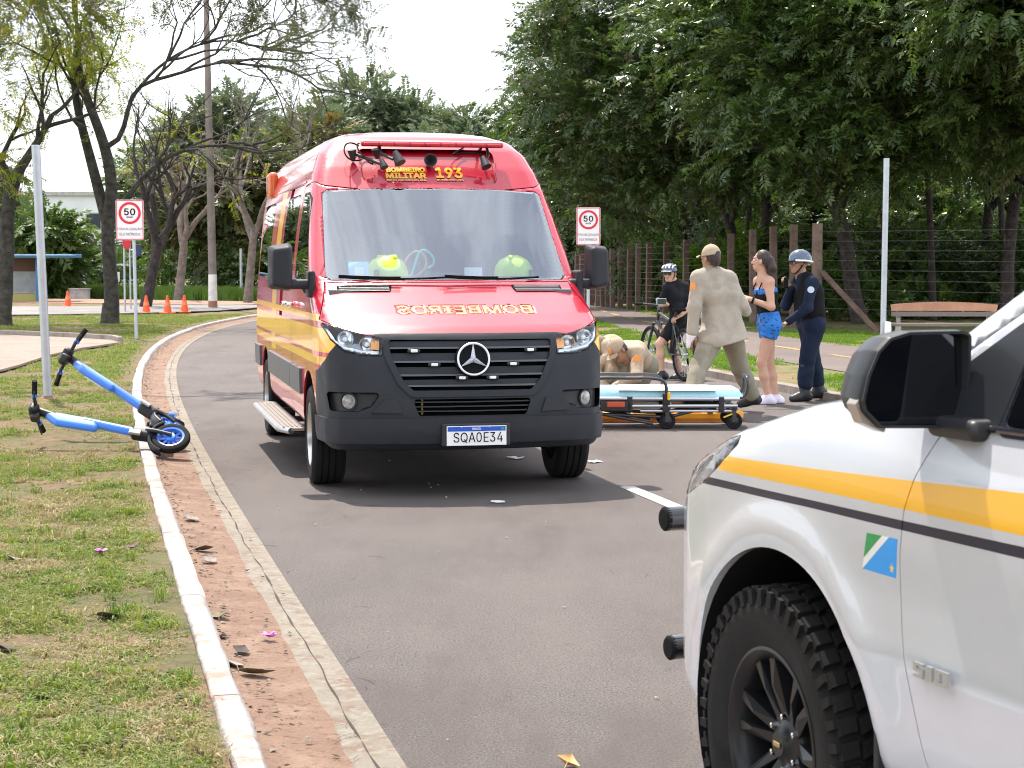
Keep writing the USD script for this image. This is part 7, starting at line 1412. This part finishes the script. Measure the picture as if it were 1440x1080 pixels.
def person(label, J, skin, outfit, head, group=None):
    """J: world joints. pelvis, hipL/R, chest, shL/R, neck, kneeL/R, ankL/R, toeL/R (directions), elL/R, wrL/R, handL/R = (dir, palm, curl)"""
    base = np.array([J['pelvis'][0], J['pelvis'][1], 0.0]); J = {k: (np.array(v, float) - base if not k.startswith(('toe', 'hand', 'face', 'up')) else v) for k, v in J.items()}
    t = thing('person', label, 'person', base, 0, group); s = outfit.get('s', 1.0)
    pel, ch, nk = J['pelvis'], J['chest'], J['neck']; ax = nrm_(J['hipR'] - J['hipL']); sx = nrm_(J['shR'] - J['shL']); wa = pel * .5 + ch * .5; fw = np.cross(nrm_(nk - pel), ax); fw = nrm_(fw) * -1
    o = .058 * s; hipw = outfit.get('hip', .095); cw = outfit.get('chest', .108)
    torso = [(pel - ax * o, wa - ax * o * .85, hipw, .092 * s), (pel + ax * o, wa + ax * o * .85, hipw, .092 * s), (wa - sx * o * .85, ch - sx * o * 1.15, .092 * s, cw), (wa + sx * o * .85, ch + sx * o * 1.15, .092 * s, cw), (ch, nk, cw * .9, .06), (J['shL'] * .92 + nk * .08, nk, .058, .055), (J['shR'] * .92 + nk * .08, nk, .058, .055), (ch - sx * .06, J['shL'], .085, .056), (ch + sx * .06, J['shR'], .085, .056), (pel, J['hipL'], .10, .095), (pel, J['hipR'], .10, .095)]
    arm = lambda q: [(J['sh' + q], J['el' + q], .052 * s, .041 * s), (J['el' + q], J['wr' + q], .042 * s, .027 * s)]
    leg = lambda q: [(J['hip' + q], J['knee' + q], .090 * s, .058 * s), (J['knee' + q], J['knee' + q] * .62 + J['ank' + q] * .38 + 0 * fw, .054 * s, .056 * s), (J['knee' + q] * .62 + J['ank' + q] * .38, J['ank' + q], .055 * s, .035 * s)]
    def foot(q, g=0.0):
        d = nrm_(J['toe' + q]); a = J['ank' + q]; w = np.array([0, 0, -1.0]) if abs(d[2]) < .7 else np.array([0, 0, -1.0]); h = a + w * .035 - d * .045; b = a + w * .045 + d * .15; return [(a, h, .036 + g, .034 + g), (h, b, .034 + g, .028 + g), (a, a + w * .03 + d * .09, .036 + g, .032 + g)]
    hc = J['head']; neckb = [(nk - (hc - nk) * .15, nk * .35 + hc * .65, .056 * s, .052 * s)]
    body = torso + neckb + [b for q in 'LR' for b in arm(q) + leg(q) + foot(q)]
    P = [b[0] for b in body] + [b[1] for b in body]; M = mani(field_mesh(cone_field(body, .025), P, .13, .0125))
    A = basis(J['face'], J['up']); A = np.stack([-A[:, 1], A[:, 0], A[:, 2]], 1)         # local x right, y face, z up
    A[:, 0] = np.cross(A[:, 1], A[:, 2]); hs = outfit.get('hs', 1.0)
    def hd(m): m = tm(m).copy(); m.vertices = (m.vertices * hs) @ A.T + hc; return m
    parts = [M, mani(hd(HEAD))]
    for q, sd in (('L', 1), ('R', -1)):
        d, palm, curl = J['hand' + q]; Hm = hand_mesh(curl, sd if outfit.get('flip') != q else -sd); Bm = basis(d, -np.array(palm, float)); Hm = Hm.copy(); Hm.vertices = Hm.vertices @ Bm.T * s + J['wr' + q] + nrm_(d) * .02; parts.append(mani(Hm))
        if outfit.get('glove' + q): obj('glove', field_mesh(cone_field([(J['wr' + q] - nrm_(d) * .05, J['wr' + q] + nrm_(d) * .03, .045, .042), (J['wr' + q] + nrm_(d) * .03, J['wr' + q] + nrm_(d) * .15, .050, .022), (J['wr' + q] + nrm_(d) * .02, J['wr' + q] + nrm_(d) * .10 + nrm_(J['face']) * .03, .03, .015)], .02), [J['wr' + q] - .1, J['wr' + q] + nrm_(d) * .2], .08, .01), outfit['glove' + q], t, smooth=True)
    body_m = m3.Manifold.batch_boolean(parts, m3.OpType.Add); obj('body', body_m, skin, t, smooth=50)
    # garments: the same bones, fuller, with folds
    def garment(name, bones, grow_, m, cuts=(), amp=.010, fr=9.0, k=.03, h=.0125, seed=0, parent=t):
        bb = [(a, b, r0 + grow_, r1 + grow_) for a, b, r0, r1 in bones]; f0 = cone_field(bb, k)
        def f(x, y, z):
            d = f0(x, y, z)
            if amp: sh = np.broadcast(x, y, z).shape; p = np.stack(np.broadcast_arrays(x * fr, y * fr, z * fr * .8 + 3.1 * seed), -1).astype(np.float32); near = np.abs(d) < .05; nn = np.zeros(sh); nn[near] = meshkit.fbm(p[near], 2, seed) - .5; d = d - amp * 2 * nn * (1 - np.abs(np.clip(nn, -.5, .5)))
            for c, n in cuts: n = nrm_(n); d = np.maximum(d, (x - c[0]) * n[0] + (y - c[1]) * n[1] + (z - c[2]) * n[2])
            return d
        P = [b[0] for b in bb] + [b[1] for b in bb]; g = field_mesh(f, P, .15, h); return obj(name, g, m, parent, smooth=40)
    up_t = nrm_(nk - pel)
    o_ = outfit
    if 'trousers' in o_:
        m, end = o_['trousers']; bn = [b for q in 'LR' for b in leg(q)] + [(pel - ax * o, wa * .35 + pel * .65 - ax * o, hipw, .095), (pel + ax * o, wa * .35 + pel * .65 + ax * o, hipw, .095), (pel, J['hipL'], .1, .095), (pel, J['hipR'], .1, .095)]
        if 'tend' in o_:
            te = o_['tend']; bn = [(a, (b * te + a * (1 - te)) if any(b is J['ank' + q] for q in 'LR') else b, r0, max(r1, .052) if any(b is J['ank' + q] for q in 'LR') else r1) for a, b, r0, r1 in bn]
        garment('trousers' if end > .9 else 'shorts', bn, o_.get('tg', .022), m, [], o_.get('ta', .011), 8, seed=3) if end > .97 else None
        if end <= .97:
            for q in 'LR':
                E_ = J['hip' + q] * (1 - end) + J['knee' + q] * end; bb = [(J['hip' + q], E_, .092 * s, (.090 - .032 * end) * s + .004)]; bb += [(pel, J['hip' + q], .10, .095), (pel + ax * (o if q == 'R' else -o), wa * .45 + pel * .55 + ax * (o if q == 'R' else -o), hipw, .094)]
                garment('shorts_leg', bb, o_.get('tg', .012), m, [(E_, E_ - J['hip' + q])], .004, 8, seed=5)
    if 'shirt' in o_:
        m, slv, hem = o_['shirt']; bn = list(torso); cuts = []
        for q in 'LR':
            if slv >= 1: bn += arm(q)
            elif slv > 0: e = J['sh' + q] * (1 - slv * 1.6) + J['el' + q] * slv * 1.6; bn += [(J['sh' + q], e, .052 * s, .049 * s)]
        if hem: fl = o_.get('flare', .012); bn += [(pel - ax * o - up_t * hem, pel - ax * o + up_t * .12, hipw + fl, hipw + fl * .4), (pel + ax * o - up_t * hem, pel + ax * o + up_t * .12, hipw + fl, hipw + fl * .4)]; cuts = [(pel - up_t * hem, -up_t)]; bn += [(J['hip' + q], J['hip' + q] * .72 + J['knee' + q] * .28, .098 * s + fl * .35, .104 * s + fl * .45) for q in 'LR' if fl > .03]
        garment('shirt', bn, o_.get('sg', .016), m, cuts if not o_.get('bent') else [], o_.get('sa', .011), 8.5, seed=1)
        if slv >= 1:
            for q in 'LR': garment('cuff', [(J['wr' + q] * .86 + J['el' + q] * .14, J['wr' + q] * .97 + J['el' + q] * .03, .034, .034)], .010, m, [], 0, h=.009)
            cl = nk + (hc - nk) * .18; garment('collar', [(cl - sx * .03, cl + sx * .03, .062, .062)], .008, m, [(cl + (hc - nk) * .16, hc - nk)], .003, 9, h=.01)
    if 'tank' in o_:
        m = o_['tank']; cuts = [(ch + up_t * .055, up_t)]; garment('tank_top', torso[:5] + [(pel - up_t * .06 - ax * o, pel - ax * o, hipw, hipw), (pel - up_t * .06 + ax * o, pel + ax * o, hipw, hipw)], .010, m, cuts + [(pel - up_t * .10, -up_t)], .005, 8)
        for q in (-1, 1): obj('strap', tube(curve([ch + up_t * .05 + sx * q * .085 - fw * -.10, nk - up_t * .02 + sx * q * .085, ch + up_t * .05 + sx * q * .085 + fw * -.105], 12), .007, 6), m, t)
    for q in 'LR':
        m, kind = o_['shoes']; bn = foot(q, .010)
        if kind == 'boot': bn = bn + [(J['ank' + q], J['ank' + q] * (1 - o_.get('bh', .35)) + J['knee' + q] * o_.get('bh', .35), *o_.get('bw', (.050, .058)))]
        garment('boot' if kind == 'boot' else 'shoe', bn, .004, m, [(np.array([0, 0, .004 - base[2]]), (0, 0, -1))] if not o_.get('bent') else [], 0, h=.010)
    # head: eyes, brows, lips
    for sd in (-1, 1):
        ey = obj('eye', hd(mv(trimesh.creation.icosphere(2, .0135), (sd * .032, .080, .016))), M_eye, t, smooth=True); obj('iris', hd(mv(trimesh.creation.icosphere(1, .0062), (sd * .032, .0905, .016))), M_iris, ey, smooth=True)
        obj('eyebrow', hd(tube([(sd * .016, .094, .036), (sd * .034, .093, .041), (sd * .052, .080, .036)], [.0035, .004, .0025], 6)), M_hair, t)
    obj('lips', hd(tube([(-.022, .088, -.051), (-.008, .098, -.049), (.008, .098, -.049), (.022, .088, -.051)], [.003, .0058, .0058, .003], 8)), M_lip, t)
    return t, hd, J, garment, dict(ax=ax, sx=sx, fw=fw, up=up_t, base=base)
def hair_short(t, hd, long_=False):
    f = ell((0, -.016, .036), (.081, .101, .103)); f2 = ell((0, -.06, -.02), (.062, .055, .075))
    def g(x, y, z): d = smin(f(x, y, z), f2(x, y, z), .03); d = np.maximum(d, (y - .045) + np.clip(.05 - z, 0, 1) * 1.1); return d - .004 * (meshkit.noise(np.stack(np.broadcast_arrays(x * 60, y * 30, z * 30), -1)) - .5)
    obj('hair', hd(nets(g, (-.11, -.14, -.13), (.11, .12, .17), .0075, (0.0,), 1)[0]), M_hair, t, smooth=50)
def cap(t, hd, m, back=True):
    w = UsdGeom.Xform.Define(stage, path_for('cap', t)).GetPrim(); f = ell((0, -.014, .040), (.087, .108, .108))
    g = lambda x, y, z: np.maximum(f(x, y, z), .030 - z - .12 * (y - .0)); M = mani(nets(g, (-.12, -.15, 0), (.12, .13, .18), .008, (0.0,), 1)[0])
    if back: M = M - m3.Manifold.sphere(.042, 20).scale([1, 1, .8]).translate([0, -.125, .045])
    obj('crown', hd(M), m, w, smooth=50)
    x = np.linspace(-.075, .075, 14); R = [(a, .07 + .035 * (1 - (a / .075) ** 2), .047 - 1.6 * a * a) for a in x]; Q = [(a * 1.02, .085 + .085 * math.sqrt(max(1 - (a / .0765) ** 2, 0)), .034 - 3.0 * a * a) for a in x]; V = np.array(R + Q); V2 = V - [0, 0, .004]; n = 14; F = []
    for i in range(n - 1): F += [[i, i + 1, n + i + 1], [i, n + i + 1, n + i], [2 * n + i, 3 * n + i + 1, 2 * n + i + 1], [2 * n + i, 3 * n + i, 3 * n + i + 1], [n + i, n + i + 1, 3 * n + i + 1], [n + i, 3 * n + i + 1, 3 * n + i]]
    obj('peak', hd(trimesh.Trimesh(np.vstack([V, V2]), F, process=False)), m, w); obj('button', hd(mv(trimesh.creation.icosphere(1, .008), (0, -.014, .149))), m, w)
    return w
# -- firefighter striding by the stretcher, seen from behind
def rig(pel, ax, chest, sx, neck, head, ankL, ankR, wrL, wrR, s=1.0, kneeh=(0, 0, 0), kneehR=None, elL=(0, 0, 0), elR=(0, 0, 0), thigh=.43, shin=.42, ua=.29, fa=.255, shw=.175, hipw=.085, feet=None, **kw):
    J = dict(pelvis=pel, chest=chest, neck=neck, head=head); ax, sx = nrm_(ax), nrm_(sx)
    J['hipR'] = pel + ax * hipw - np.array([0, 0, .03]); J['hipL'] = pel - ax * hipw - np.array([0, 0, .03]); J['shR'] = neck * .72 + chest * .28 + sx * shw; J['shL'] = neck * .72 + chest * .28 - sx * shw
    J['kneeL'], J['ankL'] = ik(J['hipL'], ankL, thigh * s, shin * s, kneeh); J['kneeR'], J['ankR'] = ik(J['hipR'], ankR, thigh * s, shin * s, kneehR if kneehR is not None else kneeh)
    J['elL'], J['wrL'] = ik(J['shL'], wrL, ua * s, fa * s, elL); J['elR'], J['wrR'] = ik(J['shR'], wrR, ua * s, fa * s, elR); J.update(kw); return J
down = (0, 0, -1.0)
D0 = 18.25
J = rig(wp(1017, 462, D0), (.86, .5, 0), wp(1011, 416, D0), (.90, .43, -.03), wp(1001, 384, D0 - .02), wp(999, 364, D0 - .03), wp(962, 577, 17.62), wp(1061, 564, 18.72), wp(973, 471, D0 - .18), wp(1049, 438, D0 + .30), kneeh=(-.75, .1, .1), kneehR=(-.35, -.2, 0), elL=(-.3, -.5, 0), elR=(.4, -.5, -1), thigh=.435, shin=.425,
        toeL=(-.85, .45, -.1), toeR=(-.7, .5, -.2), face=(-.62, .78, -.02), up=(-.05, 0, 1), handL=((-.25, .05, -1), (.7, .7, 0), .35), handR=((-.4, .8, .3), (0, 0, -1), .5))
ff = dict(s=1.04, hip=.098, chest=.126, trousers=(M_khaki2, 1.0), tg=.030, ta=.014, tend=.80, flare=.062, shirt=(M_khaki, 1, .15), sg=.028, sa=.013, shoes=(M_boot, 'boot'), bh=.34, bw=(.052, .066), gloveL=mat('white_glove', (.66, .68, .72), .6))
t, hd, Jl, gar, fr = person('firefighter in khaki uniform and cap striding past the stretcher, seen from behind', J, SKIN_D, ff, None); hair_short(t, hd); cap(t, hd, M_cap)
pk_ = lambda q, d, o: Jl[q] * (1 - d) + np.array(o) + d * Jl['knee' + q[-1]]
m = rbox(.03, .17, .19, .014); A_ = basis((-.4, -.85, .25), (.2, 0, 1)); m.vertices = m.vertices @ A_.T + (Jl['hipL'] * .35 + Jl['kneeL'] * .65) + np.array([-.045, -.085, .0]); obj('cargo_pocket', m, M_khaki2, t)
for q, mm in (('L', mat('orange_shoulder_patch', (.62, .25, .05), .7)),): m = rbox(.012, .075, .085, .005); A_ = basis((-.75, -.65, .1), (0, 0, 1)); m.vertices = m.vertices @ A_.T + Jl['shL'] * .72 + Jl['elL'] * .28 + np.array([-.055, -.052, 0]); obj('shoulder_patch', m, mm, t)
for q in 'LR': obj('epaulette', tube([Jl['sh' + q] + [0, 0, .078], Jl['sh' + q] * .5 + Jl['neck'] * .5 + [0, 0, .085]], .016, 6), M_khaki, t)
# -- woman in black top and blue shorts
D0 = 19.7
J = rig(wp(1082, 454, D0), (-.12, .99, 0), wp(1077, 413, D0), (-.25, .97, 0), wp(1073, 390, D0), wp(1071, 368, D0 - .01), wp(1080, 560, D0 - .06), wp(1091, 560, D0 + .10), wp(1055, 421, D0 - .20), wp(1050, 419, D0 + .14), s=.955, kneeh=(-1, 0, 0), elL=(.25, -.2, -1), elR=(.2, .3, -1), shw=.150, hipw=.085,
        toeL=(-.95, -.25, -.05), toeR=(-.95, .1, -.05), face=(-.92, .38, .06), up=(0, 0, 1), handL=((-1, .2, .3), (0, .6, -.8), .7), handR=((-1, -.2, .3), (0, -.6, -.8), .7))
wo = dict(s=.95, hip=.098, chest=.094, hs=.95, trousers=(M_bluep, .33), tg=.016, tank=M_tank, shoes=(M_shoe, 'shoe'))
t, hd, Jl, gar, fr = person('woman in black tank top and blue patterned shorts standing beside the policeman', J, SKIN, wo, None); hair_short(t, hd)
obj('hair_tail', hd(field_mesh(cone_field([((0, -.10, .03), (0, -.125, -.06), .045, .05), ((0, -.125, -.06), (.0, -.115, -.17), .05, .035), ((0, -.115, -.17), (0, -.10, -.23), .035, .012)], .03), [(-.05, -.2, -.28), (.05, 0, .08)], .05, .009)), M_hair, t, smooth=True)
for sd in (-1, 1): obj('spectacle_rim', hd(mv(trimesh.creation.torus(.020, .002, 24, 6), (sd * .032, .102, .014), rx=pi / 2 * 0 + 0)), M_matt, t) if False else None
gar('blue_top_panel', [(Jl['chest'] - fr['sx'] * .06 - fr['up'] * .02, Jl['chest'] - fr['sx'] * .06 + fr['up'] * .035, .098, .094), (Jl['chest'] + fr['sx'] * .06 - fr['up'] * .02, Jl['chest'] + fr['sx'] * .06 + fr['up'] * .03, .098, .094)], .012, M_bluep, [(Jl['chest'] + fr['up'] * .065, fr['up']), (Jl['chest'] + fr['up'] * .00, -fr['up'])], .0)
obj('watch', tube([Jl['wrL'] * .93 + Jl['elL'] * .07, Jl['wrL'] * .84 + Jl['elL'] * .16], .034, 12), M_matt, t)
# -- policeman with helmet
D0 = 20.1
J = rig(wp(1141, 452, D0), (-.25, .97, 0), wp(1137, 414, D0), (-.30, .95, 0), wp(1130, 391, D0), wp(1124, 371, D0), wp(1131, 556, D0 - .05), wp(1153, 553, D0 + .18), wp(1109, 452, D0 - .24), wp(1112, 405, D0 + .02), kneeh=(-1, -.1, 0), elL=(.9, -.4, -.2), elR=(-.3, .5, -1), shw=.172, thigh=.395, shin=.385,
        toeL=(-.9, -.35, -.05), toeR=(-.95, .2, -.05), face=(-.93, -.28, .02), up=(0, 0, 1), handL=((-.85, 0, -.45), (.3, -.2, -.9), .55), handR=((-.45, -.1, .8), (-.6, .3, 0), .8))
po = dict(s=.98, hip=.10, chest=.112, trousers=(M_navyc, 1.0), tg=.030, ta=.018, tend=.55, shirt=(M_navyc, 1, .07), sg=.018, sa=.012, shoes=(M_boot, 'boot'), bh=.80, bw=(.054, .078))
t, hd, Jl, gar, fr = person('policeman in navy uniform, black vest and grey blue helmet', J, SKIN_D, po, None)
tb = [(Jl['pelvis'] + fr['sx'] * s_ * .06 + fr['up'] * .10, Jl['chest'] + fr['sx'] * s_ * .062 + fr['up'] * .03, .112, .112) for s_ in (-1, 1)]
gar('vest', tb + [(Jl['chest'] + fr['sx'] * s_ * .085, Jl['neck'] + fr['sx'] * s_ * .10 - fr['up'] * .02, .09, .05) for s_ in (-1, 1)], .032, M_vest, [(Jl['pelvis'] + fr['up'] * .05, -fr['up'])], .006, 9)
gar('belt', [(Jl['pelvis'] + fr['ax'] * s_ * .058 + fr['up'] * .02, Jl['pelvis'] + fr['ax'] * s_ * .058 + fr['up'] * .055, .104, .104) for s_ in (-1, 1)], .034, M_vest, [(Jl['pelvis'] + fr['up'] * .062, fr['up']), (Jl['pelvis'] + fr['up'] * .015, -fr['up'])], 0)
m = lathe([(.001, .006), (.036, .004), (.038, 0)], 24, 'x'); A_ = basis((-.1, -.97, .2), (0, 0, 1)); m.vertices = m.vertices @ A_.T + Jl['shL'] * .72 + Jl['elL'] * .28 + np.array([-.01, -.070, .0]); obj('shoulder_patch', m, mat('grey_white_patch', (.45, .5, .55), .6), t)
m = tm(mani(rbox(.05, .035, .12, .01))); m.vertices = m.vertices + Jl['wrR'] + np.array([-.06, -.03, .06]); obj('radio', m, M_matt, t)
hw = UsdGeom.Xform.Define(stage, path_for('helmet', t)).GetPrim(); f = ell((0, -.012, .042), (.112, .135, .122)); M_hel = mat('grey_blue_helmet', (.035, .055, .095), .2, coat=1.0)
g = lambda x, y, z: np.maximum(f(x, y, z), (.018 - z) - .30 * np.clip(-y - .02, 0, 1)); obj('shell', hd(nets(g, (-.14, -.17, -.08), (.14, .15, .19), .008, (0.0,), 1)[0]), M_hel, hw, smooth=45)
obj('white_band', hd(tube([(.114 * math.cos(a), -.012 + .138 * math.sin(a), .036 - .012 * math.sin(a) * -1 * (math.sin(a) < 0)) for a in np.linspace(pi * .75, pi * 2.25, 30)], .011, 8)), M_whitep, hw); obj('peak', hd(mani(rbox(.16, .09, .012, .005, (0, .125, .022)))), M_matt, hw)
for sd in (-1, 1): obj('chin_strap', hd(tube(curve([(sd * .085, -.02, .02), (sd * .078, .02, -.05), (sd * .03, .055, -.105), (0, .06, -.11)], 14), .007, 6)), M_matt, hw)
# -- cyclist astride her bicycle
D0 = 23.95
J = rig(wp(957, 446, D0), (.55, .83, 0), wp(955, 418, D0 - .02), (.80, .58, -.02), wp(950, 399, D0 - .04), wp(942, 386, D0 - .08), wp(931, 526, D0 - .16), wp(958, 527, D0 + .02), wp(938, 428, D0 - .22), wp(958, 443, D0 - .20), s=.95, kneeh=(-1, -.25, .1), kneehR=(-.6, -.4, 0), elL=(-.1, -.3, -1), elR=(1, .2, .1), shw=.155, hipw=.085,
        toeL=(-.8, -.5, -.05), toeR=(-.8, -.4, -.05), face=(-.42, -.90, -.04), up=(0, 0, 1), handL=((-.9, -.3, .25), (0, .2, .9), .45), handR=((-.85, -.3, -.4), (0, .3, -1), .6))
cy = dict(s=.95, hip=.094, chest=.096, hs=.95, trousers=(M_lycra, .80), tg=.008, shirt=(M_lycra, .36, .03), sg=.010, sa=.005, shoes=(M_boot, 'shoe'))
t, hd, Jl, gar, fr = person('cyclist in black jersey and shorts standing astride a bicycle, looking back', J, SKIN, cy, None); hair_short(t, hd)
hw = UsdGeom.Xform.Define(stage, path_for('helmet', t)).GetPrim(); f = ell((0, -.01, .050), (.098, .128, .106))
M0 = mani(nets(lambda x, y, z: np.maximum(f(x, y, z), .045 - z - .1 * y), (-.13, -.16, 0), (.13, .14, .18), .008, (0.0,), 1)[0])
for x in (-.05, 0, .05): M0 = M0 - mani(tube([(x, .16, .07), (x * .9, .05, .165), (x * .8, -.06, .165), (x, -.16, .09)], .013, 8))
obj('shell', hd(M0), mat('navy_cycling_helmet', (.03, .04, .09), .3, coat=.6), hw, smooth=35)
for x in (-.075, -.026, .026, .075): obj('white_ridge', hd(tube([(x, .105, .095), (x * .95, .05, .147 - abs(x) * .3), (x * .9, -.05, .148 - abs(x) * .3)], .010, 8)), M_whitep, hw)
obj('helmet_peak', hd(mani(rbox(.13, .07, .008, .003, (0, .135, .052)))), M_whitep, hw)
for sd in (-1, 1): obj('helmet_strap', hd(tube(curve([(sd * .08, 0, .04), (sd * .07, .03, -.04), (0, .05, -.105)], 10), .005, 5)), M_matt, hw); obj('sunglasses_lens', hd(mani(rbox(.056, .014, .040, .006, (sd * .031, .098, .016)))), M_lens, t)
ph = thing('phone', 'pale blue mobile phone in the hand of the cyclist', 'phone', wp(930, 424, D0 - .30), .6); obj('case', mani(rbox(.16, .012, .08, .005)), mat('pale_blue_phone', (.35, .5, .7), .3), ph, smooth=30); obj('screen', mani(rbox(.145, .003, .068, .001, (0, -.007, 0))), M_lens, ph)
# -- two kneeling firefighters behind the stretcher
D0 = 19.4
kn = dict(s=1.0, hip=.10, chest=.118, trousers=(M_khaki2, 1.0), tg=.026, shirt=(M_sand, 1, 0), sg=.022, sa=.016, shoes=(M_boot, 'boot'), bent=True, bh=.3)
J = rig(wp(905, 511, D0 + .15), (-.45, .89, 0), wp(889, 497, D0 - .10), (-.62, .78, 0), wp(877, 496, D0 - .28), wp(869, 494, D0 - .40), wp(925, 562, D0 + .45), wp(917, 560, D0 + .62), wp(866, 545, D0 - .45), wp(852, 545, D0 - .22), kneeh=(-1, -.7, -.2), elL=(.8, -.6, .1), elR=(-.5, .3, .3), toeL=(.8, .3, -.3), toeR=(.8, .3, -.3), face=(-.50, -.55, -.66), up=(-.62, -.35, .70), handL=((-.5, -.3, -.7), (0, 0, -1), .4), handR=((-.6, -.2, -.6), (0, 0, -1), .4))
t, hd, Jl, gar, fr = person('kneeling firefighter in sand uniform and cap bending low behind the stretcher', J, SKIN_D, kn, None); hair_short(t, hd); w = cap(t, hd, M_cap)
obj('cap_badge', hd(mv(lathe([(.001, .006), (.030, .004), (.033, 0)], 20, 'y'), (0, .088, .080), rx=.5)), mat('orange_shoulder_patch', (.62, .25, .05)), w); m = lathe([(.001, .006), (.045, .004), (.047, 0)], 24, 'x'); A_ = basis((.15, -.9, .35), (0, 0, 1)); m.vertices = m.vertices @ A_.T + Jl['shL'] * .70 + Jl['elL'] * .30 + np.array([.0, -.073, .02]); obj('shoulder_patch', m, mat('orange_shoulder_patch', (.62, .25, .05)), t)
J = rig(wp(872, 505, D0 + .75), (.2, .98, 0), wp(860, 488, D0 + .25), (.1, .99, 0), wp(852, 487, D0 + .12), wp(845, 491, D0 + .02), wp(900, 555, D0 + .6), wp(905, 552, D0 + .95), wp(843, 545, D0 - .05), wp(834, 545, D0 + .35), kneeh=(-1, -.3, -.2), elL=(.5, -.6, .3), elR=(.2, .6, .3), toeL=(.8, .3, -.3), toeR=(.8, .3, -.3), face=(-.74, -.25, -.62), up=(-.60, -.05, .78), handL=((-.5, -.2, -.7), (0, 0, -1), .4), handR=((-.6, -.2, -.6), (0, 0, -1), .4))
t, hd, Jl, gar, fr = person('kneeling firefighter in khaki cap looking down, partly hidden by the ambulance', J, SKIN_D, dict(kn, gloveL=mat('blue_glove', (.2, .55, .75), .5)), None); hair_short(t, hd); cap(t, hd, mat('olive_cap_cloth', (.22, .19, .11), .9, var=.1, vs=9))
# ================================================================ the bicycle
Fh, Rh = wp(920, 497, 24.35), wp(962, 504, 23.45); Fh[2] = Rh[2] = .345; bk = thing('bicycle', 'black mountain bicycle held by the cyclist behind the stretcher', 'bicycle', (Rh[0], Rh[1], .0), math.atan2(Fh[1] - Rh[1], Fh[0] - Rh[0])); M_bike = mat('black_bike_paint', (.012, .012, .014), .3, coat=.6); Lb = 1.06
for x in (0.0, Lb):
    w = UsdGeom.Xform.Define(stage, path_for('wheel', bk)); w.AddTranslateOp().Set(Gf.Vec3d(x, 0, .345)); w = w.GetPrim()
    obj('tyre', mv(trimesh.creation.torus(.320, .026, 56, 12), rx=pi / 2), M_rub, w, smooth=True); obj('rim', mv(trimesh.creation.torus(.292, .011, 56, 8), rx=pi / 2), M_bike, w, smooth=True); obj('hub', mv(lathe([(.001, -.05), (.02, -.05), (.014, -.02), (.014, .02), (.02, .05), (.001, .05)], 16, 'y')), M_steel, w)
    for k in range(20): a = k * pi / 10; obj('spoke', tube([(.014 * math.cos(a), .02 * (-1) ** k, .014 * math.sin(a)), (.29 * math.cos(a + .2), 0, .29 * math.sin(a + .2))], .0022, 4), M_steel, w)
    obj('brake_disc', mv(lathe([(.05, .045), (.08, .045), (.08, .048), (.05, .048)], 24, 'y')), M_steel, w)
bbk, stp_, hdt, hdb = np.array([.44, 0, .33]), np.array([.30, 0, .80]), np.array([.80, 0, .90]), np.array([.84, 0, .76])
for nm, a, b, r in (('top_tube', stp_ - [0, 0, .06], hdt - [0, 0, .03], .020), ('down_tube', bbk, hdb, .026), ('seat_tube', bbk, stp_, .019), ('head_tube', hdb - [-.01, 0, .02], hdt, .025)): obj(nm, tube([a, b], r, 12), M_bike, bk)
for s in (-1, 1): obj('chain_stay', tube([bbk + [0, s * .03, 0], np.array([0, s * .06, .345])], .011, 8), M_bike, bk); obj('seat_stay', tube([stp_ + [0, s * .02, -.08], np.array([0, s * .06, .345])], .009, 8), M_bike, bk); obj('fork_leg', tube([hdb + [.01, s * .055, -.02], np.array([Lb, s * .058, .345])], [.021, .016], 10), M_bike, bk); obj('handlebar', tube([hdt + [.05, 0, .07], hdt + [.02, s * .22, .09], hdt + [-.03, s * .34, .09]], .014, 8), M_bike, bk); obj('grip', tube([hdt + [-.01, s * .25, .09], hdt + [-.04, s * .37, .09]], .019, 8), M_rub, bk); obj('crank', tube([bbk + [0, s * .07, 0], bbk + [s * .12, s * .08, -s * .11]], .011, 8), M_steel, bk); obj('pedal', mv(rbox(.09, .08, .02, .006), bbk + [s * .12, s * .12, -s * .11]), M_matt, bk)
obj('stem', tube([hdt, hdt + [.05, 0, .07]], .018, 8), M_bike, bk); obj('seat_post', tube([stp_, stp_ + [-.03, 0, .10]], .014, 8), M_bike, bk); obj('saddle', m3.Manifold.batch_hull([m3.Manifold.sphere(r, 14).translate([x, y, .925]) for x, y, r in ((.10, 0, .02), (.40 - .04, 0, .016), (.12, -.06, .022), (.12, .06, .022))]), M_matt, bk)
obj('chain_ring', mv(lathe([(.05, -.004), (.085, -.004), (.085, .004), (.05, .004)], 28, 'y'), bbk + [0, -.05, 0]), M_matt, bk); obj('water_bottle', tube([bbk + [.12, 0, .12], bbk + [.27, 0, .31]], .034, 14), mat('orange_bottle', (.6, .2, .03), .4), bk); obj('derailleur', mv(rbox(.05, .02, .12, .01), (.02, -.06, .25)), M_matt, bk)
